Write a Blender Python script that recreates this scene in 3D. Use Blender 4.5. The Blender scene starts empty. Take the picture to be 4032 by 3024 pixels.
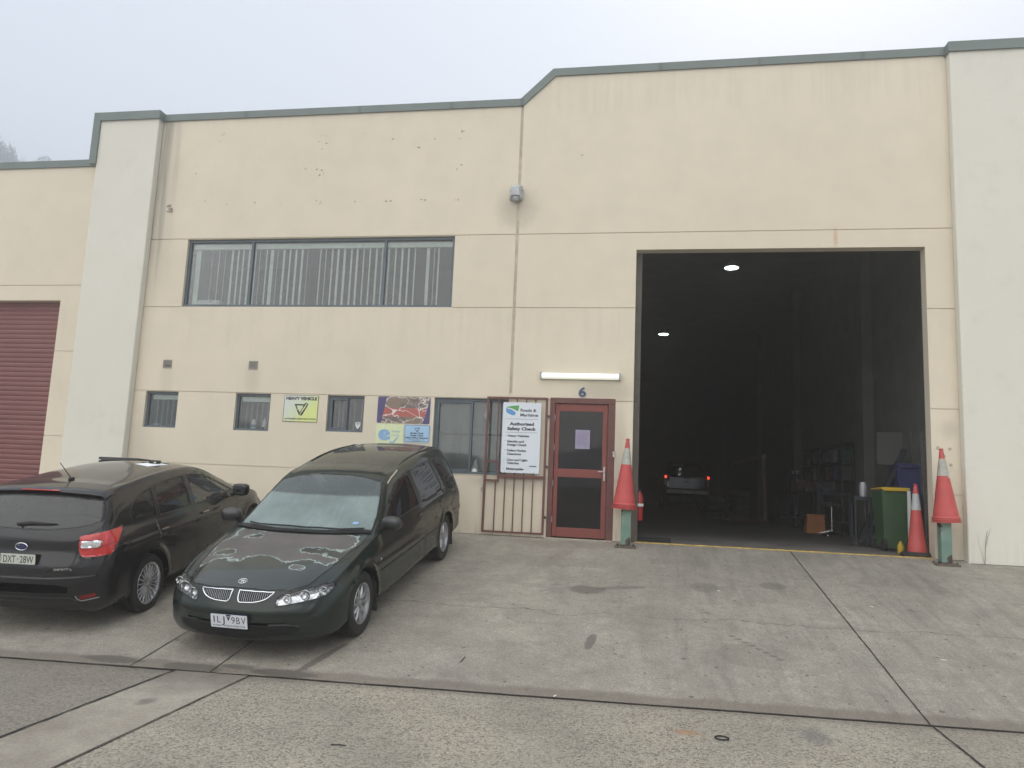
import bpy, bmesh, math, random
import numpy as np
from mathutils import Vector, Matrix, Euler
from mathutils.bvhtree import BVHTree
R = math.radians
random.seed(7)
scene = bpy.context.scene
COL = scene.collection

# ---------------------------------------------------------------- camera
cam_d = bpy.data.cameras.new('camera')
cam = bpy.data.objects.new('camera', cam_d); COL.objects.link(cam)
cam_d.sensor_fit = 'HORIZONTAL'; cam_d.sensor_width = 36.0; cam_d.lens = 36.0 * 2900 / 4032
cam_d.clip_start = 0.05; cam_d.clip_end = 3000
YAW, PITCH, ROLL = 0.16864352, 0.13105144, 0.0422028
def cam_matrix():
    cy, sy, cp, sp = math.cos(YAW), math.sin(YAW), math.cos(PITCH), math.sin(PITCH)
    f = Vector((-sy*cp, cy*cp, sp)); r = Vector((cy, sy, 0)); u = r.cross(f)
    c, s = math.cos(ROLL), math.sin(ROLL)
    r2 = r*c + u*s; u2 = u*c - r*s
    m = Matrix((r2, u2, -f)).transposed().to_4x4()
    m.translation = Vector((0, -11.857, 0.870))
    return m
cam.matrix_world = cam_matrix()
scene.camera = cam

# ---------------------------------------------------------------- light
SUN_EL, SUN_AZ = 44.0, 195.0
w = bpy.data.worlds.new("World"); scene.world = w; w.use_nodes = True
nt = w.node_tree; nt.nodes.clear()
out = nt.nodes.new('ShaderNodeOutputWorld'); bg = nt.nodes.new('ShaderNodeBackground')
sky = nt.nodes.new('ShaderNodeTexSky'); sky.sky_type = 'NISHITA'; sky.sun_disc = False
sky.sun_elevation = R(SUN_EL); sky.sun_rotation = R(SUN_AZ - 180); sky.dust_density = 5.0; sky.air_density = 1.0
mixw = nt.nodes.new('ShaderNodeMix'); mixw.data_type = 'RGBA'; mixw.inputs[0].default_value = 0.93
mixw.inputs[7].default_value = (6.35, 6.8, 7.45, 1)
nt.links.new(sky.outputs[0], mixw.inputs[6]); nt.links.new(mixw.outputs[2], bg.inputs[0])
bg.inputs[1].default_value = 0.1
nt.links.new(bg.outputs[0], out.inputs[0])
sl = bpy.data.lights.new('sun', 'SUN'); so = bpy.data.objects.new('sun', sl); COL.objects.link(so)
sl.energy = 1.5; sl.angle = R(85); sl.color = (1.0, 0.95, 0.87)
az = R(SUN_AZ)   # direction the light comes from, measured from +y clockwise
sd = Vector((math.sin(az)*math.cos(R(SUN_EL)), math.cos(az)*math.cos(R(SUN_EL)), math.sin(R(SUN_EL))))
so.rotation_euler = sd.to_track_quat('Z', 'Y').to_euler()
scene.view_settings.view_transform = 'Standard'; scene.view_settings.look = 'None'
scene.view_settings.exposure = 0.46; scene.view_settings.gamma = 1.0
scene.cycles.volume_bounces = 1
scene.cycles.max_bounces = 8; scene.cycles.diffuse_bounces = 3; scene.cycles.glossy_bounces = 3
scene.cycles.transparent_max_bounces = 12

# ---------------------------------------------------------------- helpers
def lin(c):
    c = c/255.0
    return c/12.92 if c <= 0.04045 else ((c+0.055)/1.055)**2.4
def S(r, g, b): return (lin(r), lin(g), lin(b))

def tag(o, label=None, cat=None, group=None, kind=None):
    if label: o['label'] = label
    if cat: o['category'] = cat
    if group: o['group'] = group
    if kind: o['kind'] = kind
    return o
def thing(name, label, cat, loc=(0, 0, 0), rot=(0, 0, 0), group=None):
    o = bpy.data.objects.new(name, None); COL.objects.link(o)
    o.location = loc; o.rotation_euler = rot; o.empty_display_size = 0.1
    return tag(o, label, cat, group)
def root_loc(p):
    v = Vector((0, 0, 0))
    while p is not None:
        v += Vector(p.location); p = p.parent
    return v

class MB:
    def __init__(s): s.v = []; s.f = []; s.m = []
    def add(s, vs, fs, m=0):
        n = len(s.v); s.v += [tuple(map(float, p)) for p in vs]
        for f in fs: s.f.append(tuple(n+i for i in f)); s.m.append(m)
        return s
    def box(s, x0, x1, y0, y1, z0, z1, m=0):
        x0, x1 = min(x0, x1), max(x0, x1); y0, y1 = min(y0, y1), max(y0, y1); z0, z1 = min(z0, z1), max(z0, z1)
        return s.add([(x0,y0,z0),(x1,y0,z0),(x1,y1,z0),(x0,y1,z0),(x0,y0,z1),(x1,y0,z1),(x1,y1,z1),(x0,y1,z1)],
                     [(0,3,2,1),(4,5,6,7),(0,1,5,4),(1,2,6,5),(2,3,7,6),(3,0,4,7)], m)
    def bar(s, p0, p1, wx, wy, m=0, up=(0, 0, 1)):
        p0, p1 = Vector(p0), Vector(p1); d = (p1-p0).normalized(); u = Vector(up)
        if abs(d.dot(u)) > 0.98: u = Vector((1, 0, 0))
        a = d.cross(u).normalized(); b = a.cross(d).normalized()
        vs = []
        for p in (p0, p1):
            for sx, sy in ((-1,-1),(1,-1),(1,1),(-1,1)): vs.append(p + a*sx*wx/2 + b*sy*wy/2)
        return s.add(vs, [(0,3,2,1),(4,5,6,7),(0,1,5,4),(1,2,6,5),(2,3,7,6),(3,0,4,7)], m)
    def rings(s, rings, cap=True, closed=True, m=0):
        n = len(rings[0]); vs = [p for r in rings for p in r]; fs = []
        for i in range(len(rings)-1):
            for j in range(n if closed else n-1):
                k = (j+1) % n
                fs.append((i*n+j, i*n+k, (i+1)*n+k, (i+1)*n+j))
        if cap: fs.append(tuple(range(n-1, -1, -1))); fs.append(tuple((len(rings)-1)*n+j for j in range(n)))
        return s.add(vs, fs, m)
    def cyl(s, p0, p1, r0, r1=None, n=12, cap=True, m=0):
        r1 = r0 if r1 is None else r1
        return s.tube([p0, p1], [r0, r1], n, cap, m)
    def tube(s, pts, rad, n=8, cap=True, m=0):
        pts = [Vector(p) for p in pts]
        if not hasattr(rad, '__len__'): rad = [rad]*len(pts)
        rs = []; a = None
        for i, p in enumerate(pts):
            d = (pts[min(i+1, len(pts)-1)] - pts[max(i-1, 0)])
            if d.length < 1e-9: d = Vector((0, 0, 1))
            d.normalize()
            if a is None:
                a = d.cross(Vector((0, 0, 1)) if abs(d.z) < 0.9 else Vector((1, 0, 0))).normalized()
            else:
                a = (a - d*a.dot(d)).normalized()
            b = d.cross(a)
            rs.append([p + a*math.cos(t)*rad[i] + b*math.sin(t)*rad[i] for t in [2*math.pi*k/n for k in range(n)]])
        return s.rings(rs, cap, True, m)
    def lathe(s, prof, o=(0, 0, 0), axis='z', n=24, cap=True, m=0, tilt=None):
        o = Vector(o); rs = []
        for r, h in prof:
            ring = []
            for k in range(n):
                t = 2*math.pi*k/n; c, q = math.cos(t)*r, math.sin(t)*r
                v = Vector((c, q, h)) if axis == 'z' else (Vector((h, c, q)) if axis == 'x' else Vector((c, h, q)))
                if tilt: v = tilt @ v
                ring.append(o+v)
            rs.append(ring)
        return s.rings(rs, cap, True, m)
    def sphere(s, c, rx, ry=None, rz=None, n=14, mm=10, m=0):
        ry = ry or rx; rz = rz or rx; c = Vector(c); rs = []
        for i in range(1, mm):
            t = math.pi*i/mm
            rs.append([c+Vector((rx*math.sin(t)*math.cos(a), ry*math.sin(t)*math.sin(a), -rz*math.cos(t))) for a in [2*math.pi*k/n for k in range(n)]])
        return s.rings(rs, True, True, m)
    def prism(s, poly, y0, y1, plane='xz', m=0):
        # poly: list of 2D points, extruded along the third axis from y0 to y1
        def P(a, b, c): return {'xz': (a, c, b), 'xy': (a, b, c), 'yz': (c, a, b)}[plane]
        n = len(poly)
        vs = [P(a, b, y0) for a, b in poly]+[P(a, b, y1) for a, b in poly]
        fs = [tuple(range(n)), tuple(range(2*n-1, n-1, -1))]+[(i, i+n, (i+1) % n+n, (i+1) % n) for i in range(n)]
        return s.add(vs, fs, m)
    def build(s, name, mat, parent=None, smooth=False, bevel=0, world=True, fix=True, seg=2):
        me = bpy.data.meshes.new(name)
        off = root_loc(parent) if (parent is not None and world) else Vector((0, 0, 0))
        vs = [(a-off.x, b-off.y, c-off.z) for a, b, c in s.v]
        me.from_pydata(vs, [], s.f)
        mats = mat if isinstance(mat, (list, tuple)) else [mat]
        for mm in mats: me.materials.append(mm)
        if len(mats) > 1: me.polygons.foreach_set('material_index', s.m)
        if fix:
            bm = bmesh.new(); bm.from_mesh(me); bmesh.ops.recalc_face_normals(bm, faces=bm.faces); bm.to_mesh(me); bm.free()
        if smooth:
            me.polygons.foreach_set('use_smooth', [True]*len(me.polygons))
            me.set_sharp_from_angle(angle=R(38))
        me.update()
        o = bpy.data.objects.new(name, me); COL.objects.link(o)
        if parent is not None: o.parent = parent
        if bevel:
            b = o.modifiers.new('bevel', 'BEVEL'); b.width = bevel; b.segments = seg; b.limit_method = 'ANGLE'; b.angle_limit = R(40)
        return o

def text_mesh(txt, bold=0.0, narrow=1.0):
    cu = bpy.data.curves.new('t', 'FONT'); cu.body = txt; cu.size = 1.0; cu.offset = bold; cu.resolution_u = 3
    cu.align_x = 'LEFT'
    o = bpy.data.objects.new('t', cu); COL.objects.link(o)
    dg = bpy.context.evaluated_depsgraph_get(); dg.update()
    me = bpy.data.meshes.new_from_object(o.evaluated_get(dg))
    vs = [(v.co.x, v.co.y) for v in me.vertices]; fs = [tuple(p.vertices) for p in me.polygons]
    bpy.data.objects.remove(o); bpy.data.curves.remove(cu); bpy.data.meshes.remove(me)
    return vs, fs
def put_text(mb, txt, O, Rv, Uv, x0, x1=None, z0=0, h=0.1, bold=0.0, align='l', m=0):
    """text whose capitals are h high, in the plane O + a*Rv + b*Uv; x1 fixes the width, else natural"""
    vs, fs = text_mesh(txt, bold)
    xs = [a for a, b in vs]; 
    lo, hi = min(xs), max(xs)
    cap = 0.73
    sy = h/cap; sx = sy if x1 is None else (x1-x0)/(hi-lo)
    wid = (hi-lo)*sx
    st = x0 if (align == 'l' or x1 is not None) else (x0-wid/2 if align == 'c' else x0-wid)
    O, Rv, Uv = Vector(O), Vector(Rv), Vector(Uv)
    mb.add([O + Rv*(st+(a-lo)*sx) + Uv*(z0+b*sy) for a, b in vs], fs, m)
    return st, st+wid
def round_rect(x0, x1, z0, z1, r, n=5):
    p = []
    for cx, cz, a0 in ((x1-r, z1-r, 0), (x0+r, z1-r, 90), (x0+r, z0+r, 180), (x1-r, z0+r, 270)):
        for k in range(n+1):
            a = R(a0+90*k/n); p.append((cx+r*math.cos(a), cz+r*math.sin(a)))
    return p

# ---------------------------------------------------------------- materials
class N:
    """small node-building helper"""
    def __init__(s, name):
        s.mat = bpy.data.materials.new(name); s.mat.use_nodes = True
        s.t = s.mat.node_tree; s.b = s.t.nodes['Principled BSDF']; s.o = s.t.nodes['Material Output']
        s.tc = s.t.nodes.new('ShaderNodeTexCoord'); s.geo = None
    def pos(s):
        if s.geo is None: s.geo = s.t.nodes.new('ShaderNodeNewGeometry')
        return s.geo.outputs['Position']
    def new(s, t): return s.t.nodes.new(t)
    def link(s, a, b): s.t.links.new(a, b)
    def val(s, x, sock):
        if isinstance(x, (int, float)): sock.default_value = x
        elif isinstance(x, tuple): sock.default_value = (*x, 1) if len(x) == 3 and sock.type == 'RGBA' else x
        else: s.link(x, sock)
    def math(s, op, a, b=0.0, c=None, clamp=False):
        n = s.new('ShaderNodeMath'); n.operation = op; n.use_clamp = clamp
        s.val(a, n.inputs[0]); s.val(b, n.inputs[1])
        if c is not None: s.val(c, n.inputs[2])
        return n.outputs[0]
    def noise(s, scale, detail=3, rough=0.5, vec=None, dist=0.0, stretch=None):
        n = s.new('ShaderNodeTexNoise'); n.inputs['Scale'].default_value = scale
        n.inputs['Detail'].default_value = detail; n.inputs['Roughness'].default_value = rough; n.inputs['Distortion'].default_value = dist
        vec = vec or s.tc.outputs['Object']
        if stretch:
            mp = s.new('ShaderNodeMapping'); mp.inputs['Scale'].default_value = stretch; s.link(vec, mp.inputs[0]); vec = mp.outputs[0]
        s.link(vec, n.inputs['Vector']); return n.outputs['Fac']
    def voro(s, scale, feature='F1', vec=None, out='Distance', rand=1.0):
        n = s.new('ShaderNodeTexVoronoi'); n.feature = feature; n.inputs['Scale'].default_value = scale; n.inputs['Randomness'].default_value = rand
        s.link(vec or s.tc.outputs['Object'], n.inputs['Vector']); return n.outputs[out]
    def ramp(s, fac, stops, interp='LINEAR'):
        n = s.new('ShaderNodeValToRGB'); n.color_ramp.interpolation = interp
        while len(n.color_ramp.elements) < len(stops): n.color_ramp.elements.new(0.5)
        for e, (p, c) in zip(n.color_ramp.elements, stops):
            e.position = p; e.color = (c, c, c, 1) if isinstance(c, (int, float)) else (*c, 1)
        s.link(fac, n.inputs[0]); return n.outputs[0]
    def mix(s, fac, a, b, mode='MIX'):
        n = s.new('ShaderNodeMix'); n.data_type = 'RGBA'; n.blend_type = mode
        s.val(fac, n.inputs[0])
        for x, i in ((a, 6), (b, 7)):
            if isinstance(x, (int, float)): x = (x, x, x)
            s.val(x, n.inputs[i])
        return n.outputs[2]
    def sep(s, vec=None):
        n = s.new('ShaderNodeSeparateXYZ'); s.link(vec or s.tc.outputs['Object'], n.inputs[0]); return n.outputs
    def smooth(s, x, a, b):   # 0 below a, 1 above b
        n = s.new('ShaderNodeMapRange'); n.interpolation_type = 'SMOOTHSTEP'
        n.inputs['From Min'].default_value = a; n.inputs['From Max'].default_value = b; s.link(x, n.inputs[0]); return n.outputs[0]
    def bump(s, h, strength=0.3, dist=0.01):
        n = s.new('ShaderNodeBump'); n.inputs['Strength'].default_value = strength; n.inputs['Distance'].default_value = dist
        s.link(h, n.inputs['Height']); s.link(n.outputs[0], s.b.inputs['Normal'])
    def ellipse(s, x, y, cx, cy, rx, ry, warp=None, soft=0.3, ang=0):
        c, q = math.cos(ang), math.sin(ang)
        dx = s.math('SUBTRACT', x, cx); dy = s.math('SUBTRACT', y, cy)
        u = s.math('ADD', s.math('MULTIPLY', dx, c/rx), s.math('MULTIPLY', dy, q/rx))
        v = s.math('ADD', s.math('MULTIPLY', dx, -q/ry), s.math('MULTIPLY', dy, c/ry))
        d = s.math('SQRT', s.math('ADD', s.math('MULTIPLY', u, u), s.math('MULTIPLY', v, v)))
        if warp is not None: d = s.math('ADD', d, warp)
        return s.math('SUBTRACT', 1.0, s.smooth(d, 1-soft, 1+soft))
    def set(s, col=None, rough=None, metal=None, **k):
        if col is not None: s.val(col if not isinstance(col, tuple) else col, s.b.inputs['Base Color'])
        if rough is not None: s.val(rough, s.b.inputs['Roughness'])
        if metal is not None: s.b.inputs['Metallic'].default_value = metal
        for kk, v in k.items(): s.b.inputs[kk.replace('_', ' ')].default_value = v
        return s.mat

def simple(name, col, rough=0.6, metal=0.0, var=0.12, scale=14, bump=0.0, grime=None, **k):
    n = N(name)
    f = n.noise(scale, 4, 0.6)
    c = n.mix(n.ramp(f, [(0.3, 0.0), (0.7, 1.0)]), tuple(x*(1-var) for x in col), tuple(min(1, x*(1+var)) for x in col))
    if grime:
        g = n.ramp(n.noise(scale*0.35, 6, 0.7), [(0.45, 0.0), (0.68, grime)])
        c = n.mix(g, c, (0.05, 0.045, 0.04))
    r = n.math('MULTIPLY_ADD', n.noise(scale*2, 2), 0.15, max(0.0, rough-0.075))
    if bump: n.bump(n.noise(scale*6, 3), bump, 0.004)
    return n.set(c, r, metal, **k)

def glass(name, tint=(0.5, 0.55, 0.55), ior=1.5, dirt=0.06, rough=0.02, dirtcol=(0.5, 0.5, 0.5), gain=1.0):
    n = N(name); t = n.t; t.nodes.remove(n.b)
    tr = n.new('ShaderNodeBsdfTransparent'); tr.inputs[0].default_value = (*tint, 1)
    gl = n.new('ShaderNodeBsdfGlossy'); gl.inputs['Roughness'].default_value = rough; gl.inputs[0].default_value = (1, 1, 1, 1)
    fr = n.new('ShaderNodeFresnel'); fr.inputs[0].default_value = ior
    fr2 = n.math('MULTIPLY', fr.outputs[0], gain, clamp=True)
    mx = n.new('ShaderNodeMixShader'); n.link(fr2, mx.inputs[0]); n.link(tr.outputs[0], mx.inputs[1]); n.link(gl.outputs[0], mx.inputs[2])
    df = n.new('ShaderNodeBsdfDiffuse'); df.inputs[0].default_value = (*dirtcol, 1)
    m2 = n.new('ShaderNodeMixShader'); d = n.ramp(n.noise(9, 5, 0.65), [(0.3, dirt*0.5), (0.75, dirt*1.6)])
    n.link(d, m2.inputs[0]); n.link(mx.outputs[0], m2.inputs[1]); n.link(df.outputs[0], m2.inputs[2])
    n.link(m2.outputs[0], n.o.inputs[0])
    return n.mat

M = {}
def wall_material():
    n = N('cream_painted_concrete'); x, y, z = n.sep(n.pos())
    base = n.mix(n.ramp(n.noise(0.35, 4, 0.55), [(0.3, 0.0), (0.7, 1.0)]), (0.68, 0.60, 0.465), (0.725, 0.64, 0.505))
    # grain, broad cloudy discolouration
    base = n.mix(n.ramp(n.noise(1.6, 6, 0.7), [(0.42, 0.0), (0.75, 0.22)]), base, (0.47, 0.42, 0.33))
    # vertical dirty runs
    st = n.noise(1.0, 4, 0.6, vec=n.pos(), stretch=(9, 1, 0.35))
    runs = n.ramp(st, [(0.45, 0.0), (0.75, 1.0)])
    left = n.math('SUBTRACT', 1.0, n.smooth(x, -8.84, -8.35)); left = n.math('MULTIPLY', left, n.smooth(z, 3.2, 5.5))
    left = n.math('MULTIPLY', left, n.smooth(x, -9.5, -8.9))
    low = n.math('MULTIPLY', n.math('SUBTRACT', 1.0, n.smooth(z, -0.02, 0.30)), 0.6)
    top = n.math('MULTIPLY', n.smooth(z, 7.0, 7.35), 0.12)
    mid = n.math('MULTIPLY', n.math('MULTIPLY', n.smooth(z, 2.6, 3.74), n.math('SUBTRACT', 1.0, n.smooth(z, 3.745, 3.76))), 0.10)
    m_ = n.math('MAXIMUM', n.math('MAXIMUM', left, low), n.math('MAXIMUM', top, mid))
    m_ = n.math('MULTIPLY', m_, runs)
    col = n.mix(n.math('MULTIPLY', m_, 0.8), base, (0.13, 0.125, 0.115))
    soft = n.math('MULTIPLY', left, 0.35)
    col = n.mix(soft, col, (0.25, 0.235, 0.20))
    # soot below the grilles, sills and grimy door surroundings
    wn = n.math('MULTIPLY', n.math('SUBTRACT', n.noise(5, 5, 0.65), 0.5), 0.9)
    for cx, cz, rx, rz, a in ((-6.63, 2.42, 0.13, 0.32, .16), (-8.29, 2.42, 0.12, 0.3, .12), (-2.07, 5.5, 0.28, 0.3, .3), (-4.4, 0.88, 0.35, 0.22, .22),
                              (-0.5, 2.36, 0.4, 0.16, .25), (-0.25, 1.2, 0.1, 0.9, .25), (-2.0, 0.86, 0.55, 0.12, .35), (4.55, 0.2, 0.25, 0.3, .3),
                              (2.9, 4.9, .035, .16, .0), (-8.7, 1.0, .2, .8, .15), (4.6, 1.9, .12, .12, .2)):
        col = n.mix(n.math('MULTIPLY', n.ellipse(x, z, cx, cz, rx, rz, wn, 0.7), a), col, (0.14, 0.12, 0.10))
    col = n.mix(n.math('MULTIPLY', n.ellipse(x, z, 3.05, 4.88, .03, .14, wn, 0.6), 0.4), col, (0.45, 0.20, 0.07))
    # cracks at low level
    n.bump(n.math('ADD', n.math('MULTIPLY', n.noise(60, 4), 0.3), n.noise(3, 3)), 0.25, 0.006)
    return n.set(col, 0.72, 0)
M['wall'] = wall_material()
def pier_material():
    n = N('off_white_painted_concrete'); x, y, z = n.sep(n.pos())
    base = n.mix(n.ramp(n.noise(0.5, 5, 0.6), [(0.3, 0.0), (0.7, 1.0)]), (0.665, 0.635, 0.545), (0.705, 0.675, 0.59))
    base = n.mix(n.ramp(n.noise(2.4, 6, 0.75), [(0.55, 0.0), (0.8, 0.3)]), base, (0.42, 0.41, 0.36))
    sp = n.ramp(n.noise(7, 3, 0.5), [(0.70, 0.0), (0.76, 0.12)])
    base = n.mix(n.math('MULTIPLY', sp, n.smooth(z, 4.8, 6.4)), base, (0.3, 0.29, 0.27))
    runs = n.ramp(n.noise(1.0, 4, 0.6, vec=n.pos(), stretch=(12, 1, 0.3)), [(0.5, 0.0), (0.8, 0.35)])
    low = n.math('SUBTRACT', 1.0, n.smooth(z, 0.0, 0.5))
    base = n.mix(n.math('MULTIPLY', runs, low), base, (0.22, 0.20, 0.16))
    n.bump(n.noise(40, 4), 0.2, 0.005)
    return n.set(base, 0.7, 0)
M['pier'] = pier_material()
def flashing_material():
    n = N('green_metal_flashing')
    c = n.mix(n.ramp(n.noise(1.2, 5, 0.6), [(0.3, 0.0), (0.7, 1.0)]), (0.125, 0.155, 0.142), (0.155, 0.188, 0.172))
    return n.set(c, 0.5, 0.0)
M['flash'] = flashing_material()
M['frame'] = simple('blue_grey_aluminium', (0.09, 0.115, 0.135), 0.45, 0.2, 0.15, 6)
M['glass'] = glass('office_glass', (0.86, 0.89, 0.88), 1.5, 0.03, 0.02, (0.4, 0.45, 0.47), gain=1.0)
M['glassup'] = glass('upper_office_glass', (0.88, 0.91, 0.90), 1.5, 0.03, 0.02, (0.4, 0.45, 0.47), gain=1.15)
M['glassdoor'] = glass('dark_door_glass', (0.10, 0.10, 0.12), 1.5, 0.012, 0.03, (0.2, 0.2, 0.25), gain=.75)
M['blind'] = simple('pale_vertical_blind', (0.80, 0.83, 0.76), 0.8)
M['blind_dark'] = simple('grey_vertical_blind', (0.24, 0.25, 0.24), 0.8)
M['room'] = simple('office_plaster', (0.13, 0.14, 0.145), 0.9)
M['doorred'] = simple('red_brown_door_paint', (0.20, 0.047, 0.035), 0.5, 0, 0.12, 5)
M['framered'] = simple('maroon_door_frame_paint', (0.125, 0.045, 0.038), 0.5, 0, 0.2, 8)
M['gate'] = simple('maroon_gate_paint', (0.135, 0.05, 0.042), 0.5, 0, 0.2, 8)
M['shutter'] = simple('maroon_shutter_steel', (0.175, 0.058, 0.055), 0.5, 0.0, 0.12, 3)
M['steel'] = simple('brushed_steel', (0.45, 0.45, 0.44), 0.35, 0.9, 0.1, 20)
M['galv'] = simple('dull_galvanised', (0.36, 0.37, 0.38), 0.5, 0.5, 0.15, 20)
M['white'] = simple('white_plastic', (0.72, 0.72, 0.70), 0.5, 0, 0.04, 9)
M['signwhite'] = simple('white_sign_face', (0.66, 0.70, 0.74), 0.4, 0, 0.03, 3)
M['black'] = simple('black_plastic', (0.012, 0.012, 0.013), 0.5, 0, 0.2, 30)
M['rubber'] = simple('black_rubber', (0.018, 0.018, 0.018), 0.8, 0, 0.3, 20)
M['ink'] = simple('black_ink', (0.02, 0.02, 0.025), 0.5, 0, 0.1, 30)
M['inkgrey'] = simple('dark_grey_ink', (0.06, 0.06, 0.065), 0.5, 0, 0.1, 30)
M['navy'] = simple('navy_paint', (0.035, 0.075, 0.16), 0.5, 0, 0.2, 20)
M['sealant'] = simple('joint_sealant', (0.46, 0.40, 0.31), 0.8, 0, 0.25, 8)
M['dirt'] = simple('dirt', (0.06, 0.05, 0.042), 0.95, 0, 0.4, 20)
M['scuff'] = simple('plaster_scar', (0.27, 0.225, 0.175), 0.95, 0, 0.3, 20)
M['scufflight'] = simple('filler_patch', (0.40, 0.36, 0.29), 0.95, 0, 0.2, 20)
M['ventmat'] = simple('vent_plastic', (0.30, 0.28, 0.24), 0.6, 0, 0.1, 20)
M['detector'] = simple('grey_plastic_housing', (0.42, 0.44, 0.45), 0.45, 0, 0.2, 10)
M['intfloor'] = None

# ---------------------------------------------------------------- ground
EDGE_C, EDGE_M, SLOPE = -5.43, 0.037, 0.166
def edge_y(x): return EDGE_C + EDGE_M*x
def ground_z(x, y):
    e = edge_y(x)
    if y >= 0: return 0.0
    return SLOPE*max(y, e)

def driveway_material():
    n = N('stained_driveway_concrete'); P = n.pos(); x, y, z = n.sep(P)
    c = n.mix(n.ramp(n.noise(0.9, 6, 0.62, vec=P), [(0.35, 0.0), (0.68, 1.0)]), (0.35, 0.315, 0.26), (0.48, 0.435, 0.36))
    c = n.mix(n.ramp(n.noise(2.6, 6, 0.75, vec=P, dist=0.6), [(0.45, 0.0), (0.66, 0.55)]), c, (0.235, 0.21, 0.175))
    c = n.mix(n.ramp(n.noise(1.7, 5, 0.6, vec=P, stretch=(1.6, 0.5, 1)), [(0.5, 0.0), (0.78, 0.45)]), c, (0.39, 0.37, 0.32))
    # drag marks running down the slope out of the workshop
    drag = n.noise(1.5, 5, 0.65, vec=P, stretch=(4.5, 0.5, 1), dist=0.8)
    m = n.math('MULTIPLY', n.ramp(drag, [(0.46, 0.0), (0.75, 0.5)]), n.math('MULTIPLY', n.smooth(x, -1.0, 1.2), n.math('SUBTRACT', 1.0, n.smooth(x, 4.2, 6.0))))
    c = n.mix(m, c, (0.125, 0.117, 0.11))
    c = n.mix(n.math('MULTIPLY', n.math('MULTIPLY', n.smooth(x, -0.6, 0.6), n.math('SUBTRACT', 1.0, n.smooth(x, 3.6, 4.6))), n.math('MULTIPLY', n.smooth(y, -3.5, 0.0), 0.30)), c, (0.13, 0.125, 0.118))
    # tyre scuffs in broad arcs
    dx = n.math('SUBTRACT', x, 7.5); dy = n.math('ADD', y, 1.5)
    rr = n.math('SQRT', n.math('ADD', n.math('MULTIPLY', dx, dx), n.math('MULTIPLY', dy, dy)))
    band = n.math('SINE', n.math('MULTIPLY', n.math('ADD', rr, n.math('MULTIPLY', n.noise(1.2, 3, 0.5, vec=P), 0.5)), 5.2))
    arcs = n.math('MULTIPLY', n.ramp(band, [(0.6, 0.0), (1.0, 1.0)]), n.ramp(n.noise(1.1, 4, 0.6, vec=P), [(0.48, 0.0), (0.7, 0.35)]))
    c = n.mix(arcs, c, (0.14, 0.13, 0.12))
    # small oil drops
    vd = n.voro(7.5, vec=P); vc = n.voro(7.5, vec=P, out='Color')
    pick = n.math('GREATER_THAN', n.math('ADD', n.sep(vc)[0], n.math('MULTIPLY', n.smooth(x, -1.5, 1.5), .22)), 0.78)
    rad = n.math('MULTIPLY', n.sep(vc)[1], 0.16)
    spot = n.math('LESS_THAN', n.math('ADD', vd, n.math('MULTIPLY', n.noise(40, 2, vec=P), 0.12)), n.math('ADD', rad, 0.07))
    c = n.mix(n.math('MULTIPLY', n.math('MULTIPLY', spot, pick), 0.75), c, (0.06, 0.055, 0.05))
    vd3 = n.voro(15, vec=P); vc3 = n.voro(15, vec=P, out='Color')
    c = n.mix(n.math('MULTIPLY', n.math('MULTIPLY', n.math('GREATER_THAN', n.sep(vc3)[0], .86), n.math('LESS_THAN', vd3, n.math('MULTIPLY', n.sep(vc3)[1], .26))), .7), c, (0.055, 0.05, 0.045))
    vd2 = n.voro(2.1, vec=P); vc2 = n.voro(2.1, vec=P, out='Color')
    sp2 = n.math('MULTIPLY', n.math('GREATER_THAN', n.sep(vc2)[0], 0.55), n.math('SUBTRACT', 1.0, n.smooth(n.math('ADD', vd2, n.math('MULTIPLY', n.noise(14, 4, vec=P), 0.3)), 0.17, 0.30)))
    c = n.mix(n.math('MULTIPLY', sp2, 0.5), c, (0.07, 0.065, 0.06))
    wn = n.math('MULTIPLY', n.math('SUBTRACT', n.noise(7, 5, 0.7, vec=P), 0.5), 1.0)
    # line of footprints-like drops
    for k in range(8):
        c = n.mix(n.math('MULTIPLY', n.ellipse(x, y, 1.02+0.055*k, -3.72-0.075*k, .035, .022, wn, 0.4), 0.6), c, (0.05, 0.045, 0.04))
    # dark damp band beside the road joint
    e = n.math('SUBTRACT', y, n.math('MULTIPLY_ADD', x, EDGE_M, EDGE_C))
    band = n.math('SUBTRACT', 1.0, n.smooth(n.math('ADD', e, n.math('MULTIPLY', n.noise(3, 5, 0.6, vec=P), 0.16)), 0.22, 0.30))
    c = n.mix(n.math('MULTIPLY', band, 0.62), c, (0.15, 0.115, 0.09))
    # particular stains
    wn = n.math('MULTIPLY', n.math('SUBTRACT', n.noise(7, 5, 0.7, vec=P), 0.5), 1.0)
    for cx, cy, rx, ry, a, k in ((-0.55, -2.5, .24, .15, 0, .62), (-0.1, -2.32, .34, .06, .3, .5), (0.9, -2.1, .18, .2, 0, .35), (1.75, -1.85, .16, .14, 0, .45), (-0.4, -4.15, .05, .22, -.1, .7), (-1.2, -1.3, .7, .3, 0, .2),
                                 (-4.70, -5.47, .30, .075, 0, .8), (-3.90, -5.49, .30, .08, 0, .75), (-3.50, -5.40, .16, .05, 0, .6), (-3.02, -5.45, .32, .075, 0, .85), (-2.86, -5.1, .045, .40, -.25, .75), (-3.3, -4.2, .5, .9, 0, .3), (-0.95, -0.35, .9, .2, 0, .2),
                                 (2.05, -3.9, .028, .5, 1.25, .0), (0.2, -3.3, .5, .35, 0, .15), (1.2, -4.2, .4, .3, 0, .22)):
        c = n.mix(n.math('MULTIPLY', n.ellipse(x, y, cx, cy, rx, ry, wn, 0.16, a), k), c, (0.085, 0.072, 0.06))
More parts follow.
